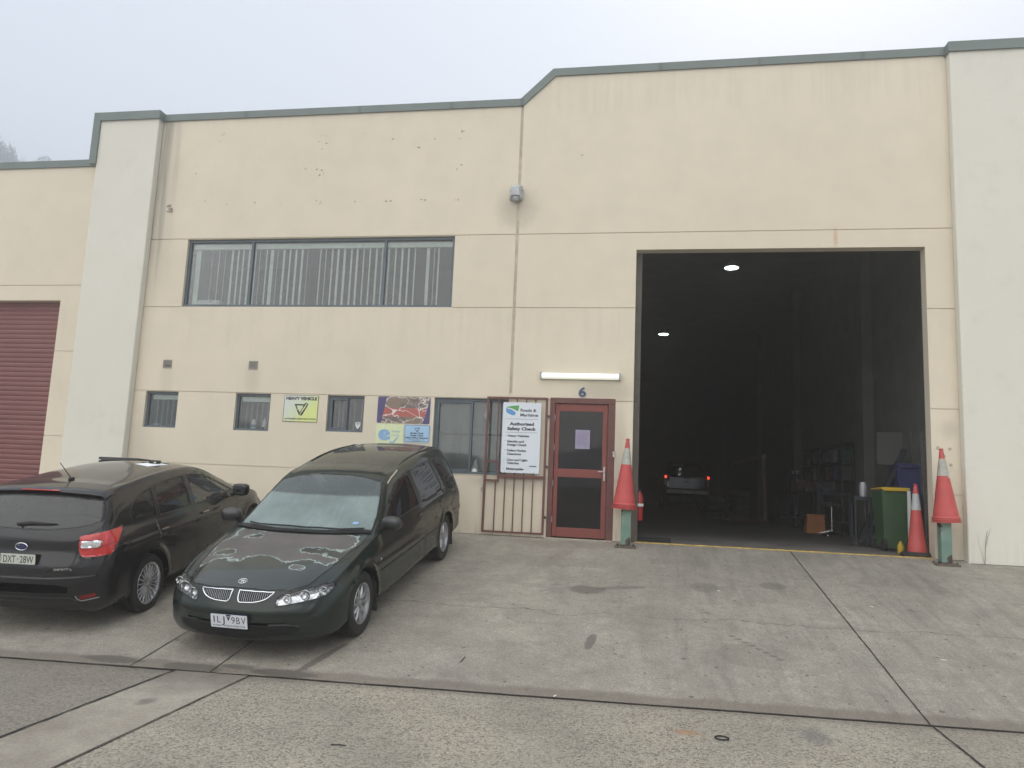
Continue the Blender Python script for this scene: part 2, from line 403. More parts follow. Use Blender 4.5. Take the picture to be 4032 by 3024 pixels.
    # hairline crack across
    yc = n.math('ADD', n.math('MULTIPLY_ADD', x, 0.03, -3.33), n.math('MULTIPLY', n.math('SUBTRACT', n.noise(1.3, 5, 0.6, vec=P), 0.5), 0.55))
    cr = n.math('ABSOLUTE', n.math('SUBTRACT', y, yc))
    cm = n.math('SUBTRACT', 1.0, n.smooth(cr, 0.004, 0.012)); cm = n.math('MULTIPLY', cm, n.smooth(n.noise(4, 3, vec=P), 0.3, 0.55))
    c = n.mix(n.math('MULTIPLY', cm, 0.75), c, (0.05, 0.045, 0.04))
    yc2 = n.math('ADD', n.math('MULTIPLY_ADD', x, 0.02, -2.1), n.math('MULTIPLY', n.math('SUBTRACT', n.noise(1.1, 5, 0.6, vec=P, stretch=(1, 1, 3)), 0.5), 0.7))
    cm2 = n.math('MULTIPLY', n.math('SUBTRACT', 1.0, n.smooth(n.math('ABSOLUTE', n.math('SUBTRACT', y, yc2)), 0.003, 0.010)), n.smooth(n.noise(2, 3, vec=P), 0.45, 0.6))
    c = n.mix(n.math('MULTIPLY', cm2, 0.5), c, (0.06, 0.055, 0.05))
    # fine grain
    c = n.mix(n.ramp(n.noise(55, 4, 0.7, vec=P), [(0.35, 0.6), (0.62, 0.0)]), c, (0.11, 0.10, 0.085))
    c = n.mix(n.ramp(n.noise(9, 5, 0.7, vec=P), [(0.4, 0.0), (0.7, 0.35)]), c, (0.16, 0.15, 0.13))
    rr = n.ramp(n.noise(2.0, 4, vec=P), [(0.3, 0.62), (0.7, 0.85)])
    n.bump(n.math('ADD', n.math('MULTIPLY', n.noise(90, 3, vec=P), 0.5), n.noise(12, 4, vec=P)), 0.35, 0.006)
    return n.set(c, rr, 0)
M['drive'] = driveway_material()
def road_material():
    n = N('exposed_aggregate_concrete'); P = n.pos(); x, y, z = n.sep(P)
    jit = n.new('ShaderNodeVectorMath'); jit.operation = 'ADD'
    nn = n.new('ShaderNodeTexNoise'); nn.inputs['Scale'].default_value = 30; n.link(P, nn.inputs['Vector'])
    sc = n.new('ShaderNodeVectorMath'); sc.operation = 'SCALE'; sc.inputs['Scale'].default_value = 0.02; n.link(nn.outputs['Color'], sc.inputs[0])
    n.link(P, jit.inputs[0]); n.link(sc.outputs[0], jit.inputs[1]); V = jit.outputs[0]
    cc = n.voro(60, vec=V, out='Color'); r = n.sep(cc)[0]; g = n.sep(cc)[1]
    peb = n.ramp(r, [(0.0, (0.11, 0.08, 0.068)), (0.13, (0.20, 0.165, 0.135)), (0.25, (0.43, 0.375, 0.295)), (0.6, (0.48, 0.425, 0.335)), (0.82, (0.31, 0.265, 0.215)), (0.94, (0.55, 0.50, 0.41))], 'CONSTANT')
    d = n.voro(60, 'DISTANCE_TO_EDGE', vec=V)
    c = n.mix(n.math('SUBTRACT', 1.0, n.smooth(d, 0.02, 0.16)), peb, (0.26, 0.245, 0.20))
    c = n.mix(0.22, c, (0.36, 0.32, 0.255))
    c = n.mix(n.ramp(n.noise(1.1, 6, 0.65, vec=P), [(0.4, 0.0), (0.72, 0.5)]), c, (0.16, 0.148, 0.125))
    c = n.mix(n.ramp(n.noise(1.4, 5, 0.6, vec=P, stretch=(1, .7, 1)), [(0.55, 0.0), (0.8, 0.25)]), c, (0.42, 0.40, 0.34))
    # the darker panel left of the plain strip
    c = n.mix(n.math('MULTIPLY', n.math('SUBTRACT', 1.0, n.smooth(x, -4.02, -3.99)), 0.45), c, (0.13, 0.115, 0.10))
    c = n.mix(n.math('MULTIPLY', n.smooth(x, 2.34, 2.36), 0.18), c, (0.15, 0.14, 0.12))
    wn = n.math('MULTIPLY', n.math('SUBTRACT', n.noise(9, 5, 0.7, vec=P), 0.5), 1.4)
    c = n.mix(n.math('MULTIPLY', n.ellipse(x, y, 0.42, -6.02, .09, .05, wn, 0.5), 0.55), c, (0.40, 0.20, 0.08))
    c = n.mix(n.math('MULTIPLY', n.ellipse(x, y, 1.35, -5.85, .10, .16, wn, 0.6), 0.5), c, (0.10, 0.10, 0.11))
    c = n.mix(n.math('MULTIPLY', n.ellipse(x, y, -2.95, -5.72, .06, .05, wn, 0.6), 0.0), c, (0.10, 0.10, 0.11))
    e = n.math('SUBTRACT', n.math('MULTIPLY_ADD', x, EDGE_M, EDGE_C), y)
    edge = n.math('SUBTRACT', 1.0, n.smooth(n.math('ADD', e, n.math('MULTIPLY', n.noise(5, 5, 0.6, vec=P), 0.12)), 0.08, 0.22))
    c = n.mix(n.math('MULTIPLY', edge, 0.4), c, (0.12, 0.10, 0.085))
    n.bump(n.math('ADD', n.math('MINIMUM', d, 0.2), n.math('MULTIPLY', n.noise(120, 2, vec=P), 0.1)), 0.6, 0.01)
    return n.set(c, n.ramp(g, [(0, 0.55), (1, 0.9)]), 0)
M['road'] = road_material()
def strip_material():
    n = N('smooth_strip_concrete'); P = n.pos(); x, y, z = n.sep(P)
    c = n.mix(n.ramp(n.noise(1.5, 6, 0.65, vec=P), [(0.35, 0.0), (0.68, 1.0)]), (0.27, 0.235, 0.19), (0.44, 0.395, 0.325))
    c = n.mix(n.ramp(n.noise(5, 6, 0.7, vec=P), [(0.5, 0.0), (0.8, 0.5)]), c, (0.15, 0.135, 0.12))
    wn = n.math('MULTIPLY', n.math('SUBTRACT', n.noise(9, 5, 0.7, vec=P), 0.5), 1.4)
    c = n.mix(n.math('MULTIPLY', n.ellipse(x, y, -3.66, -6.45, .06, .09, wn, 0.6), 0.6), c, (0.07, 0.065, 0.07))
    e = n.math('SUBTRACT', n.math('MULTIPLY_ADD', x, EDGE_M, EDGE_C), y)
    edge = n.math('SUBTRACT', 1.0, n.smooth(n.math('ADD', e, n.math('MULTIPLY', n.noise(4, 5, 0.6, vec=P), 0.3)), 0.1, 0.8))
    c = n.mix(n.math('MULTIPLY', edge, 0.55), c, (0.13, 0.105, 0.085))
    c = n.mix(n.ramp(n.noise(60, 4, 0.7, vec=P), [(0.35, 0.4), (0.65, 0.0)]), c, (0.10, 0.09, 0.08))
    n.bump(n.noise(80, 3, vec=P), 0.3, 0.005)
    return n.set(c, 0.8, 0)
M['strip'] = strip_material()
def intfloor_material():
    n = N('workshop_floor_concrete'); P = n.pos(); x, y, z = n.sep(P)
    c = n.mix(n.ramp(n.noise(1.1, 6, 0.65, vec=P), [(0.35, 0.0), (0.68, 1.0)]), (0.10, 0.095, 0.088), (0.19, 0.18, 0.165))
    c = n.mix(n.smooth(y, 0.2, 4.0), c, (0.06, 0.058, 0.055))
    n.bump(n.noise(60, 3, vec=P), 0.25, 0.005)
    return n.set(c, 0.6, 0)
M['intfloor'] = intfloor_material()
M['joint'] = simple('joint_filler', (0.022, 0.02, 0.018), 0.95, 0, 0.3, 20)
def haystack(name, c1, c2, sc): 
    n = N(name); return n.set(n.mix(n.noise(sc, 5, 0.7, vec=n.pos()), c1, c2), 0.95, 0)
M['earth'] = haystack('dry_ground', (0.10, 0.11, 0.06), (0.17, 0.16, 0.10), 0.3)
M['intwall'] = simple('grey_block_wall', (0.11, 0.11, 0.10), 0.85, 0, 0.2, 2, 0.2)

# sheets
xs_ = [-30, -20] + [-12+0.5*i for i in range(49)] + [20, 30]
mb = MB()
vs = []; fs = []
NY = 12
for xx in xs_:
    for j in range(NY+1):
        yy = edge_y(xx)*(1-j/NY); vs.append((xx, yy+ (0.0 if j < NY else 0.0), SLOPE*yy))
for i in range(len(xs_)-1):
    for j in range(NY):
        a = i*(NY+1)+j; fs.append((a, a+NY+1, a+NY+2, a+1))
mb.add(vs, fs)
tag(mb.build('driveway', M['drive'], fix=False), kind='structure')
mb = MB(); vs = []
for xx in xs_:
    e = edge_y(xx); vs += [(xx, e, SLOPE*e-0.004), (xx, -60, SLOPE*e-0.004)]
mb.add(vs, [(2*i, 2*i+1, 2*i+3, 2*i+2) for i in range(len(xs_)-1)])
tag(mb.build('road', M['road'], fix=False), kind='structure')
mb = MB(); vs = []
for yy in [edge_y(-3.7)-0.0, -60]:
    for xx in (-4.0, -3.3):
        e = edge_y(xx); vs.append((xx + (0.0 if yy > -50 else -1.2), e if yy > -50 else yy, SLOPE*e+0.001))
mb.add(vs, [(0, 2, 3, 1)])
tag(mb.build('concrete_strip', M['strip'], fix=False), kind='structure')
# ribbons for the joints, with a slightly uneven edge
def ribbon(mb, pts, wid, lift, seed=0):
    rnd = random.Random(seed); P = []
    for (a, b), (c, d) in zip(pts[:-1], pts[1:]):
        k = max(1, int(math.hypot(c-a, d-b)/0.09))
        for i in range(k): P.append((a+(c-a)*i/k, b+(d-b)*i/k))
    P.append(pts[-1]); vs = []
    for i, (a, b) in enumerate(P):
        q = P[min(i+1, len(P)-1)]; p = P[max(i-1, 0)]
        dx, dy = q[0]-p[0], q[1]-p[1]; L = math.hypot(dx, dy) or 1
        w1 = wid*(0.5+rnd.uniform(-.22, .22)); w2 = wid*(0.5+rnd.uniform(-.22, .22))
        for s_ in (w1, -w2):
            xx, yy = a-dy/L*s_, b+dx/L*s_
            vs.append((xx, yy, (SLOPE*max(yy, edge_y(xx)) if yy < 0 else 0)+lift))
    mb.add(vs, [(2*i, 2*i+1, 2*i+3, 2*i+2) for i in range(len(P)-1)])
mb = MB()
ribbon(mb, [(-28+k*.5, edge_y(-28+k*.5)+random.uniform(-.004, .004)) for k in range(113)], 0.015, 0.005, 1)
ribbon(mb, [(-8.86, -.008), (-1.40, -.008)], .016, .004, 8); ribbon(mb, [(-10.1, -.158), (-8.9, -.158)], .016, .004, 9); ribbon(mb, [(4.76, -.158), (6.58, -.158)], .016, .004, 10); ribbon(mb, [(4.35, -.008), (4.74, -.008)], .016, .004, 11); ribbon(mb, [(-.32, -.008), (-.06, -.008)], .016, .004, 12)
ribbon(mb, [(2.33, -0.01), (2.32, edge_y(2.3))], 0.014, 0.004, 2)
ribbon(mb, [(2.33, edge_y(2.3)), (2.33, -30)], 0.016, 0.004, 3)
ribbon(mb, [(-4.45, -0.01), (-4.45, edge_y(-4.45))], 0.012, 0.004, 4)
ribbon(mb, [(-3.68, -0.01), (-3.68, edge_y(-3.68))], 0.012, 0.004, 5)
ribbon(mb, [(-4.0, edge_y(-4)), (-4.55, -30)], 0.022, 0.007, 6)
ribbon(mb, [(-3.3, edge_y(-3.3)), (-3.85, -30)], 0.010, 0.007, 7)
tag(mb.build('expansion_joints', M['joint'], fix=False), kind='structure')
mb = MB(); mb.add([(-600, -600, -1.3), (600, -600, -1.3), (600, 700, -1.3), (-600, 700, -1.3)], [(0, 1, 2, 3)])
tag(mb.build('ground', M['earth'], fix=False), kind='structure')
mb = MB(); mb.add([(-14, 0, -0.004), (9, 0, -0.004), (9, 34, -0.004), (-14, 34, -0.004)], [(0, 1, 2, 3)])
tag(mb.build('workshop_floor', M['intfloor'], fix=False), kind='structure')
M['yellow_line'] = simple('worn_yellow_paint', (0.50, 0.33, 0.08), 0.8, 0, 0.3, 18, grime=0.45)
mb = MB(); rnd = random.Random(5); vs = []; K = 60
for i in range(K+1):
    xx = 0.02+4.31*i/K; h = .016+rnd.uniform(-.003, .003); vs += [(xx, 0.003, -.01), (xx, 0.006, h), (xx, .05, h), (xx, .056, -.01)]
mb.add(vs, [(4*i+k, 4*i+4+k, 4*i+5+k, 4*i+1+k) for i in range(K) for k in range(3)])
tag(mb.build('threshold_strip', M['yellow_line'], fix=True), kind='structure')
# ================================================================ building
M['flashlap'] = simple('green_metal_lap', (0.10, 0.125, 0.115), .5)
bld = thing('industrial_unit', 'cream tilt-up concrete factory unit number 6 with big open roller doorway and green flashing', 'building', (-2, 0, 0))
def cell_wall(x0, x1, z0, z1, holes, grooves_z, vgroove=(), yf=0.0, th=0.2, gw=0.016, gd=0.014, skip=()):
    """front surface with real openings and recessed panel joints"""
    xs = {x0, x1}; zs = {z0, z1}
    for h in holes: xs |= {h[0], h[1]}; zs |= {h[2], h[3]}
    for g in grooves_z: zs |= {g-gw/2, g+gw/2}
    for g in vgroove: xs |= {g[0]-g[1]/2, g[0]+g[1]/2}
    xs = sorted(a for a in xs if x0 <= a <= x1); zs = sorted(a for a in zs if z0 <= a <= z1)
    nx, nz = len(xs)-1, len(zs)-1
    D = {}
    for i in range(nx):
        for j in range(nz):
            cx, cz = (xs[i]+xs[i+1])/2, (zs[j]+zs[j+1])/2
            d = 0.0
            if any(abs(cz-g) < gw/2 for g in grooves_z): d = gd
            if any(abs(cx-g[0]) < g[1]/2 for g in vgroove): d = gd*0.6
            if any(h[0] < cx < h[1] and h[2] < cz < h[3] for h in holes): d = None
            D[i, j] = d
    mb = MB()
    dep = lambda d: th if d is None else d
    for i in range(nx):
        for j in range(nz):
            a, b, c, d2 = xs[i], xs[i+1], zs[j], zs[j+1]; d = D[i, j]
            if d is not None:
                mb.add([(a, yf+d, c), (b, yf+d, c), (b, yf+d, d2), (a, yf+d, d2)], [(0, 1, 2, 3)])
                mb.add([(a, yf+th, c), (b, yf+th, c), (b, yf+th, d2), (a, yf+th, d2)], [(3, 2, 1, 0)])
            if i+1 < nx and dep(D[i+1, j]) != dep(d):
                p, q = sorted((dep(d), dep(D[i+1, j]))); mb.add([(b, yf+p, c), (b, yf+q, c), (b, yf+q, d2), (b, yf+p, d2)], [(0, 1, 2, 3)])
            if j+1 < nz and dep(D[i, j+1]) != dep(d):
                p, q = sorted((dep(d), dep(D[i, j+1]))); mb.add([(a, yf+p, d2), (a, yf+q, d2), (b, yf+q, d2), (b, yf+p, d2)], [(0, 1, 2, 3)])
    for (X, i) in ((x0, 0), (x1, nx-1)):
        for j in range(nz):
            mb.add([(X, yf+dep(D[i, j]), zs[j]), (X, yf+th, zs[j]), (X, yf+th, zs[j+1]), (X, yf+dep(D[i, j]), zs[j+1])], [(0, 1, 2, 3)])
    mb.add([(x0, yf, z1), (x1, yf, z1), (x1, yf+th, z1), (x0, yf+th, z1)], [(0, 1, 2, 3)])
    return mb
J1, J2, J3, J4 = 5.013, 3.742, 2.207, 0.938
UW = (-8.14, -3.115, J2+.008, J1-.008)
W1 = (-8.66, -8.02, 1.555, J3-.008); W2 = (-6.915, -6.255, 1.55, J3-.008); W3 = (-5.21, -4.545, 1.578, J3-.008); W4 = (-3.32, -2.07, 0.955, J3-.004)
DR = (-1.345, -0.345, 0.0, 2.22); RD = (-0.04, 4.35, 0.0, 4.722)
wmb = cell_wall(-10.12, 4.9, -0.3, 7.36, [UW, W1, W2, W3, W4, DR, RD, (-.04, 4.35, -.3, 0.001)], [J1, J2, J3, J4], [(-2.035, 0.05)])
# raised parapet on the right with the sloped step
pts = [(-2.05, 7.36), (4.9, 7.36), (4.9, 7.90), (-1.5, 7.90)]
wmb.add([(a, 0, b) for a, b in pts]+[(a, .2, b) for a, b in pts], [(0, 1, 2, 3), (7, 6, 5, 4), (3, 2, 6, 7), (0, 3, 7, 4)])
mb = MB(); mb.box(-2.058, -2.012, 0.0065, 0.0125, 2.3, 7.34)
mb.build('panel_joint_sealant', M['sealant'], bld)
# piers
for x0, x1, zt, zb in ((-10.11, -8.885, 7.33, -0.5), (4.742, 6.6, 7.86, -0.4)):
    mb = MB(); mb.box(x0, x1, -0.15, 0.0 if x0 < 0 else 0.0, zb, zt)
    # stand 2 mm clear of the wall face
    mb.v = [(a, (b if b < -0.01 else -0.002), c) for a, b, c in mb.v]
    mb.build('pier', M['pier'], bld, bevel=0.02)
mb = MB()
def flash(mb, low, up, yf, yb=0.24):
    """folded metal capping between a lower and an upper polyline"""
    n = len(low)
    vs = [(a, yf, b) for a, b in low]+[(a, yf, b) for a, b in up]+[(a, yb, b) for a, b in up]+[(a, yf+.025, b) for a, b in low]
    fs = []
    for i in range(n-1):
        fs += [(i, i+1, n+i+1, n+i), (n+i, n+i+1, 2*n+i+1, 2*n+i), (3*n+i, 3*n+i+1, i+1, i)]
    fs += [(0, n, 2*n, 3*n), (n-1, 3*n-1+0, 2*n-1)] if False else []
    mb.add(vs, fs)
    for e in (0, n-1):
        mb.add([(low[e][0], yf, low[e][1]), (up[e][0], yf, up[e][1]), (up[e][0], yb, up[e][1]), (low[e][0], yb, low[e][1])], [(0, 1, 2, 3)])
flash(mb, [(-8.86, 7.315), (-2.03, 7.315), (-1.475, 7.835), (4.74, 7.86)], [(-8.86, 7.445), (-2.07, 7.445), (-1.52, 7.97), (4.74, 7.995)], -0.03)
flash(mb, [(-10.09, 7.30), (-8.86, 7.30)], [(-10.09, 7.46), (-8.86, 7.46)], -0.185)
mb.box(-10.23, -10.09, -0.186, 0.24, 6.45, 7.461)
flash(mb, [(4.72, 7.83), (6.62, 7.83)], [(4.72, 7.99), (6.62, 7.99)], -0.185)
mb.build('parapet_flashing', M['flash'], bld, fix=True)
for xx, zz in ((-7.2, 7.38), (-5.0, 7.38), (-3.3, 7.38), (-2.045, 7.38), (.3, 7.91), (1.9, 7.918), (3.5, 7.927)):
    mb = MB(); mb.box(xx-.03, xx+.03, -.0335, -.0305, zz-.062, zz+.060); mb.cyl((xx-.018, -.036, zz), (xx-.018, -.0336, zz), .006, n=8); mb.build('flashing_lap', M['flashlap'], bld)
# roof and back so the building is a solid
mb = MB(); mb.box(-10.0, 5.2, 0.2, 33, 7.2, 7.28); mb.box(-10.0, 5.4, 33, 33.2, -0.3, 7.2)
mb.box(5.0, 5.2, 0.2, 33, -0.3, 7.2); mb.box(-10.0, -9.8, .2, 33, -.3, 7.2)
mb.box(4.78, 5.0, 4.8, 5.3, 0, 7.2); mb.box(4.78, 5.0, 11.8, 12.3, 0, 7.2); mb.box(4.78, 5.0, 18.8, 19.3, 0, 7.2)
mb.box(-0.35, -0.2, 0.2, 7.0, 0, 7.2); mb.box(-9.8, -0.2, 7.0, 7.15, 0, 7.2)       # office partition
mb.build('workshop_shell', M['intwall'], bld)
mb = MB(); mb.box(-9.8, -0.36, 0.2, 6.9, 2.9, 3.1); mb.box(-9.8, -0.36, 4.0, 4.1, 0, 7.1); mb.box(-9.8, -.36, .2, 4.0, 5.6, 5.7)
for xx in (-5.6,): mb.box(xx, xx+.1, .21, 4, 0, 2.9)
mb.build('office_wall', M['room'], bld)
M['guide'] = simple('dull_brown_guide', (0.10, 0.085, 0.07), .6, 0, .2, 6)
for xx in (-0.04, 4.43):
    mb = MB(); mb.box(xx-.06, xx+0.10, 0.205, 0.30, 0, 4.9); mb.build('door_guide', M['guide'], bld)
mb = MB(); mb.cyl((-0.3, 0.55, 5.15), (4.6, 0.55, 5.15), 0.30, n=20)
mb.build('door_roll', M['galv'], bld, smooth=True)

def window(x0, x1, z0, z1, mull=(), y=0.055, fw=0.045, sash=None, dep=0.06):
    mb = MB()
    mb.box(x0, x1, y, y+dep, z1-fw, z1); mb.box(x0, x1, y-.02, y+dep, z0, z0+fw*.9)
    mb.box(x0, x0+fw, y+.001, y+dep-.001, z0+fw*.9, z1-fw); mb.box(x1-fw, x1, y+.001, y+dep-.001, z0+fw*.9, z1-fw)
    for m in mull: mb.box(m-fw*.45, m+fw*.45, y+.004, y+dep-.004, z0+fw*.9, z1-fw)
    if sash:   # a sliding sash with its own inner frame
        a, b = sash; s = 0.036; yy = y-.006
        mb.box(a, b, yy, yy+.028, z1-fw-s, z1-fw-.001); mb.box(a, b, yy, yy+.028, z0+fw*.9+.001, z0+fw*.9+s)
        mb.box(a, a+s, yy+.001, yy+.027, z0+fw*.9+s, z1-fw-s); mb.box(b-s, b, yy+.001, yy+.027, z0+fw*.9+s, z1-fw-s)
    w_ = mb.build('window', M['frame'], bld, bevel=0.004)
    pm = MB(); pm.box(x0+fw*.6, x1-fw*.6, y+.032, y+.036, z0+fw*.6, z1-fw*.6)
    pm.build('pane', M['glassup' if z0 > 3 else 'glass'], w_)
    return w_
uw = window(*UW, mull=(-6.88, -4.375), fw=0.05)
# vertical blinds: (pixel position across the window in the photograph's proportions, width)
SL = [(118, 34), (225, 2), (278, 4), (325, 2), (380, 14), (424, 10), (463, 10), (508, 12), (556, 8), (590, 3), (640, 8), (680, 24), (722, 3), (770, 14), (815, 10), (860, 13), (905, 14), (945, 3), (1040, 8), (1080, 5), (1127, 11), (1170, 15), (1217, 16), (1267, 12), (1308, 14), (1355, 8), (1400, 10), (1447, 13), (1488, 8), (1535, 12), (1583, 10), (1630, 14), (1675, 12), (1720, 9), (1812, 22), (1855, 4), (1885, 10)]
mb = MB(); mb.box(-8.08, -3.17, 0.15, 0.185, 4.86, 4.945)
for i, (px_, wd) in enumerate(SL):
    cx = -8.14+(px_-75)*0.002593; wd *= 0.0026*1.0
    ang = math.asin(min(1, max(0.05, wd/0.089))); hw = 0.0445
    a, b = math.cos(math.pi/2-ang)*hw, math.sin(math.pi/2-ang)*hw
    mb.bar((cx, 0.20, 3.82), (cx, 0.20, 4.86), 0.0, 0.0) if False else None
    p = Vector((wd/2*.9, wd*.12+.002, 0)); q = Vector((0, .001, 0))
    vs = [(cx+s1*p.x+s2*q.x, 0.21+s1*p.y+s2*q.y, z) for z in (3.83, 4.86) for s1, s2 in ((-1, -1), (1, -1), (1, 1), (-1, 1))]
    mb.add(vs, [(0, 1, 5, 4), (1, 2, 6, 5), (2, 3, 7, 6), (3, 0, 4, 7), (3, 2, 1, 0), (4, 5, 6, 7)])
mb.build('vertical_blind', M['blind'], uw)
w1 = window(*W1, fw=0.042); w2 = window(*W2, fw=0.042)
w3 = window(*W3, mull=(-4.87,), fw=0.04, sash=(-5.17, -4.86))
w4 = window(*W4, mull=(-2.69,), fw=0.045, sash=(-3.275, -2.665))
def bars(x0, x1, z0, z1, xs, par, y=0.20, wd=0.014, mat='blind_dark', name='security_bar'):
    mb = MB()
    for xx in xs: mb.box(xx-wd/2, xx+wd/2, y, y+.012, z0, z1)
    return mb.build(name, M[mat], par)
def vblind(x0, x1, z0, z1, step, par, rnd, y=0.16, mat='blind_dark', ang0=1.15):
    mb = MB(); mb.box(x0, x1, y-.02, y+.02, z1-.05, z1)
    xx = x0+step*.4
    while xx < x1:
        an = ang0+rnd.uniform(-.18, .18); a, b = math.cos(math.pi/2-an)*step*.55, math.sin(math.pi/2-an)*step*.55
        mb.add([(xx-a, y-b, z0), (xx+a, y+b, z0), (xx+a, y+b, z1-.05), (xx-a, y-b, z1-.05)], [(0, 1, 2, 3)])
        xx += step*rnd.uniform(.95, 1.05)
    return mb.build('vertical_blind', M[mat], par, fix=False)
rnd = random.Random(3)
for wr_, W_ in ((w1, W1), (w2, W2)):
    mb = MB(); mb.box(W_[0]+.06, W_[1]-.06, .14, .17, W_[3]-.13, W_[3]-.05); mb.build('blind_headrail', M['blind'], wr_)
    bars(W_[0], W_[1], W_[2]+.02, W_[3]-.13, [W_[0]+.12+.1*k for k in range(5)], wr_, wd=.022)
bars(W3[0], W3[1], W3[2]+.02, W3[3]-.05, [W3[0]+.14, W3[0]+.22, W3[0]+.42, W3[0]+.55], w3, wd=.02)
vblind(W4[0]+.05, W4[1]-.05, W4[2]+.06, W4[3]-.06, 0.085, w4, rnd)
mb = MB(); mb.box(W4[0]+.05, W4[1]-.05, .125, .135, 1.60, 1.63); mb.build('security_bar', M['inkgrey'], w4)
for (x0, x1, z0, z1), wp in zip((UW, W1, W2, W3, W4), (uw, w1, w2, w3, w4)):
    mb = MB(); mb.box(x0, x1, .118, .21, z0+.001, z0+.03); mb.build('window_sill', M['blind_dark'], wp)

# entrance door
mb = MB()
mb.box(-1.372, -1.288, -0.012, .14, 0.0, 2.156); mb.box(-0.434, -0.322, -0.012, .14, 0.0, 2.156); mb.box(-1.372, -0.322, -0.013, .14, 2.156, 2.246)
dfr = mb.build('door_frame', M['framered'], bld, bevel=0.006)
x0, x1 = -1.284, -0.438
mb = MB(); st = 0.068
mb.box(x0, x0+st, 0.02, 0.06, 0.03, 2.152); mb.box(x1-.078, x1, 0.02, 0.06, 0.03, 2.152)
mb.box(x0+st, x1-.078, .021, .059, 2.03, 2.152); mb.box(x0+st, x1-.078, .021, .059, .971, 1.104); mb.box(x0+st, x1-.078, .021, .059, .03, .176)
door = mb.build('door', M['doorred'], bld, bevel=0.005)
mb = MB(); mb.box(x0+.05, x1-.06, .036, .042, 1.08, 2.05); mb.box(x0+.05, x1-.06, .036, .042, .16, .99)
mb.build('pane', M['glassdoor'], door)
mb = MB(); mb.box(-.49, -.462, .004, .022, .93, 1.155); mb.cyl((-.476, .004, 1.075), (-.476, -.045, 1.075), .009); mb.bar((-.476, -.045, 1.075), (-.575, -.045, 1.077), .016, .016); mb.cyl((-.476, .004, .985), (-.476, -.006, .985), .012)
mb.build('handle', M['steel'], door, bevel=.003)
for zz in (1.92, 1.44, 1.0 - .13, .3):
    mb = MB(); mb.cyl((-1.286, -.004, zz-.045), (-1.286, -.004, zz+.045), .008); mb.build('hinge', M['galv'], door)
mb = MB(); mb.box(-1.372, -.322, -.035, .0, -.02, .012); mb.build('threshold', M['scufflight'], bld)
mb = MB()
for xx, zz in ((-1.33, 2.2), (-1.345, 1.95), (-1.345, 1.4), (-1.345, .85), (-1.345, .22), (-.36, 1.98), (-.36, 1.55), (-.36, .75), (-.36, .25), (-.9, 2.2)): mb = MB(); mb.cyl((xx, -.016, zz), (xx, -.012, zz), .009); mb.build('screw', M['ink'], dfr)

# black scars left by removed lettering and old fixings
mb = MB(); rnd = random.Random(11)
SCARS = [(-7.64, 7.021), (-8.112, 6.784), (-7.673, 6.886), (-5.718, 6.92), (-5.63, 6.925), (-5.735, 6.797), (-5.601, 6.783), (-5.664, 6.679), (-4.908, 6.915), (-4.347, 6.919), (-4.338, 6.789), (-3.86, 6.633), (-3.573, 6.777), (-3.119, 6.888), (-3.13, 6.777), (-3.079, 6.904), (-8.118, 6.404), (-8.122, 6.26), (-5.737, 6.278), (-5.639, 6.267), (-5.668, 6.18), (-5.601, 6.222), (-5.96, 6.294), (-3.088, 6.291), (-3.166, 6.192), (-8.116, 5.688), (-7.887, 5.718), (-7.421, 5.672), (-6.894, 5.687), (-6.398, 5.676), (-5.689, 5.677), (-5.6, 5.667), (-5.641, 5.633), (-4.966, 5.67), (-4.391, 5.657), (-4.324, 5.664), (-3.743, 5.667), (-3.701, 5.658), (-3.137, 5.653), (-3.079, 5.652), (-1.0, 6.374), (-8.598, 5.627), (-8.564, 5.581), (-8.523, 5.554)]
def blob(mb, cx, cz, r, y, rnd, n=9, ax=1.0, m=1):
    pts = [(cx+math.cos(2*math.pi*k/n)*r*ax*rnd.uniform(.6, 1.15), cz+math.sin(2*math.pi*k/n)*r*rnd.uniform(.6, 1.15)) for k in range(n)]
    mb.add([(a, y, b) for a, b in pts], [tuple(range(n))], m)
for i, (a, b) in enumerate(SCARS):
    big = 2.2 if i > len(SCARS)-4 else 1.0
    for k in range(rnd.choice((1, 1, 2, 3)) + (2 if big > 1 else 0)):
        blob(wmb, a+rnd.uniform(-.022, .022)*big, b+rnd.uniform(-.018, .018)*big, rnd.uniform(.006, .014)*big, -0.0025-0.0004*k, rnd, ax=rnd.uniform(.9, 1.9))
for a, b, r in ((4.435, 1.62, .034), (4.60, 1.612, .026), (4.515, 1.50, .028), (4.605, 1.375, .028)): blob(wmb, a, b, r, -0.003, rnd, 14, m=2)
wall = wmb.build('wall', [M['wall'], M['scuff'], M['scufflight']], bld, fix=False)
# old fixings on the right-hand pier
# vents
def vent(cx, cz, broken=False):
    mb = MB(); hw, hh = .084, .074
    mb.box(cx-hw, cx+hw, -.012, .0, cz-hh, cz-hh+.012); mb.box(cx-hw, cx+hw, -.012, 0, cz+hh-.012, cz+hh)
    mb.box(cx-hw, cx-hw+.012, -.0115, 0, cz-hh+.012, cz+hh-.012); mb.box(cx+hw-.012, cx+hw, -.0115, 0, cz-hh+.012, cz+hh-.012)
    for k in range(9):
        zz = cz-hh+.018+k*.0145
        if broken and k in (1, 2): mb.bar((cx-hw+.01, -.008, zz), (cx-.03, -.008, zz), .006, .008); continue
        mb.bar((cx-hw+.01, -.008, zz), (cx+hw-.01, -.008, zz), .006, .0085)
    v = mb.build('vent', M['ventmat'], bld)
    b = MB(); b.box(cx-hw+.012, cx+hw-.012, -.003, -.001, cz-hh+.012, cz+hh-.012); b.build('vent_backing', M['inkgrey'], v)
    return v
vent(-8.293, 2.695, True); vent(-6.635, 2.697)

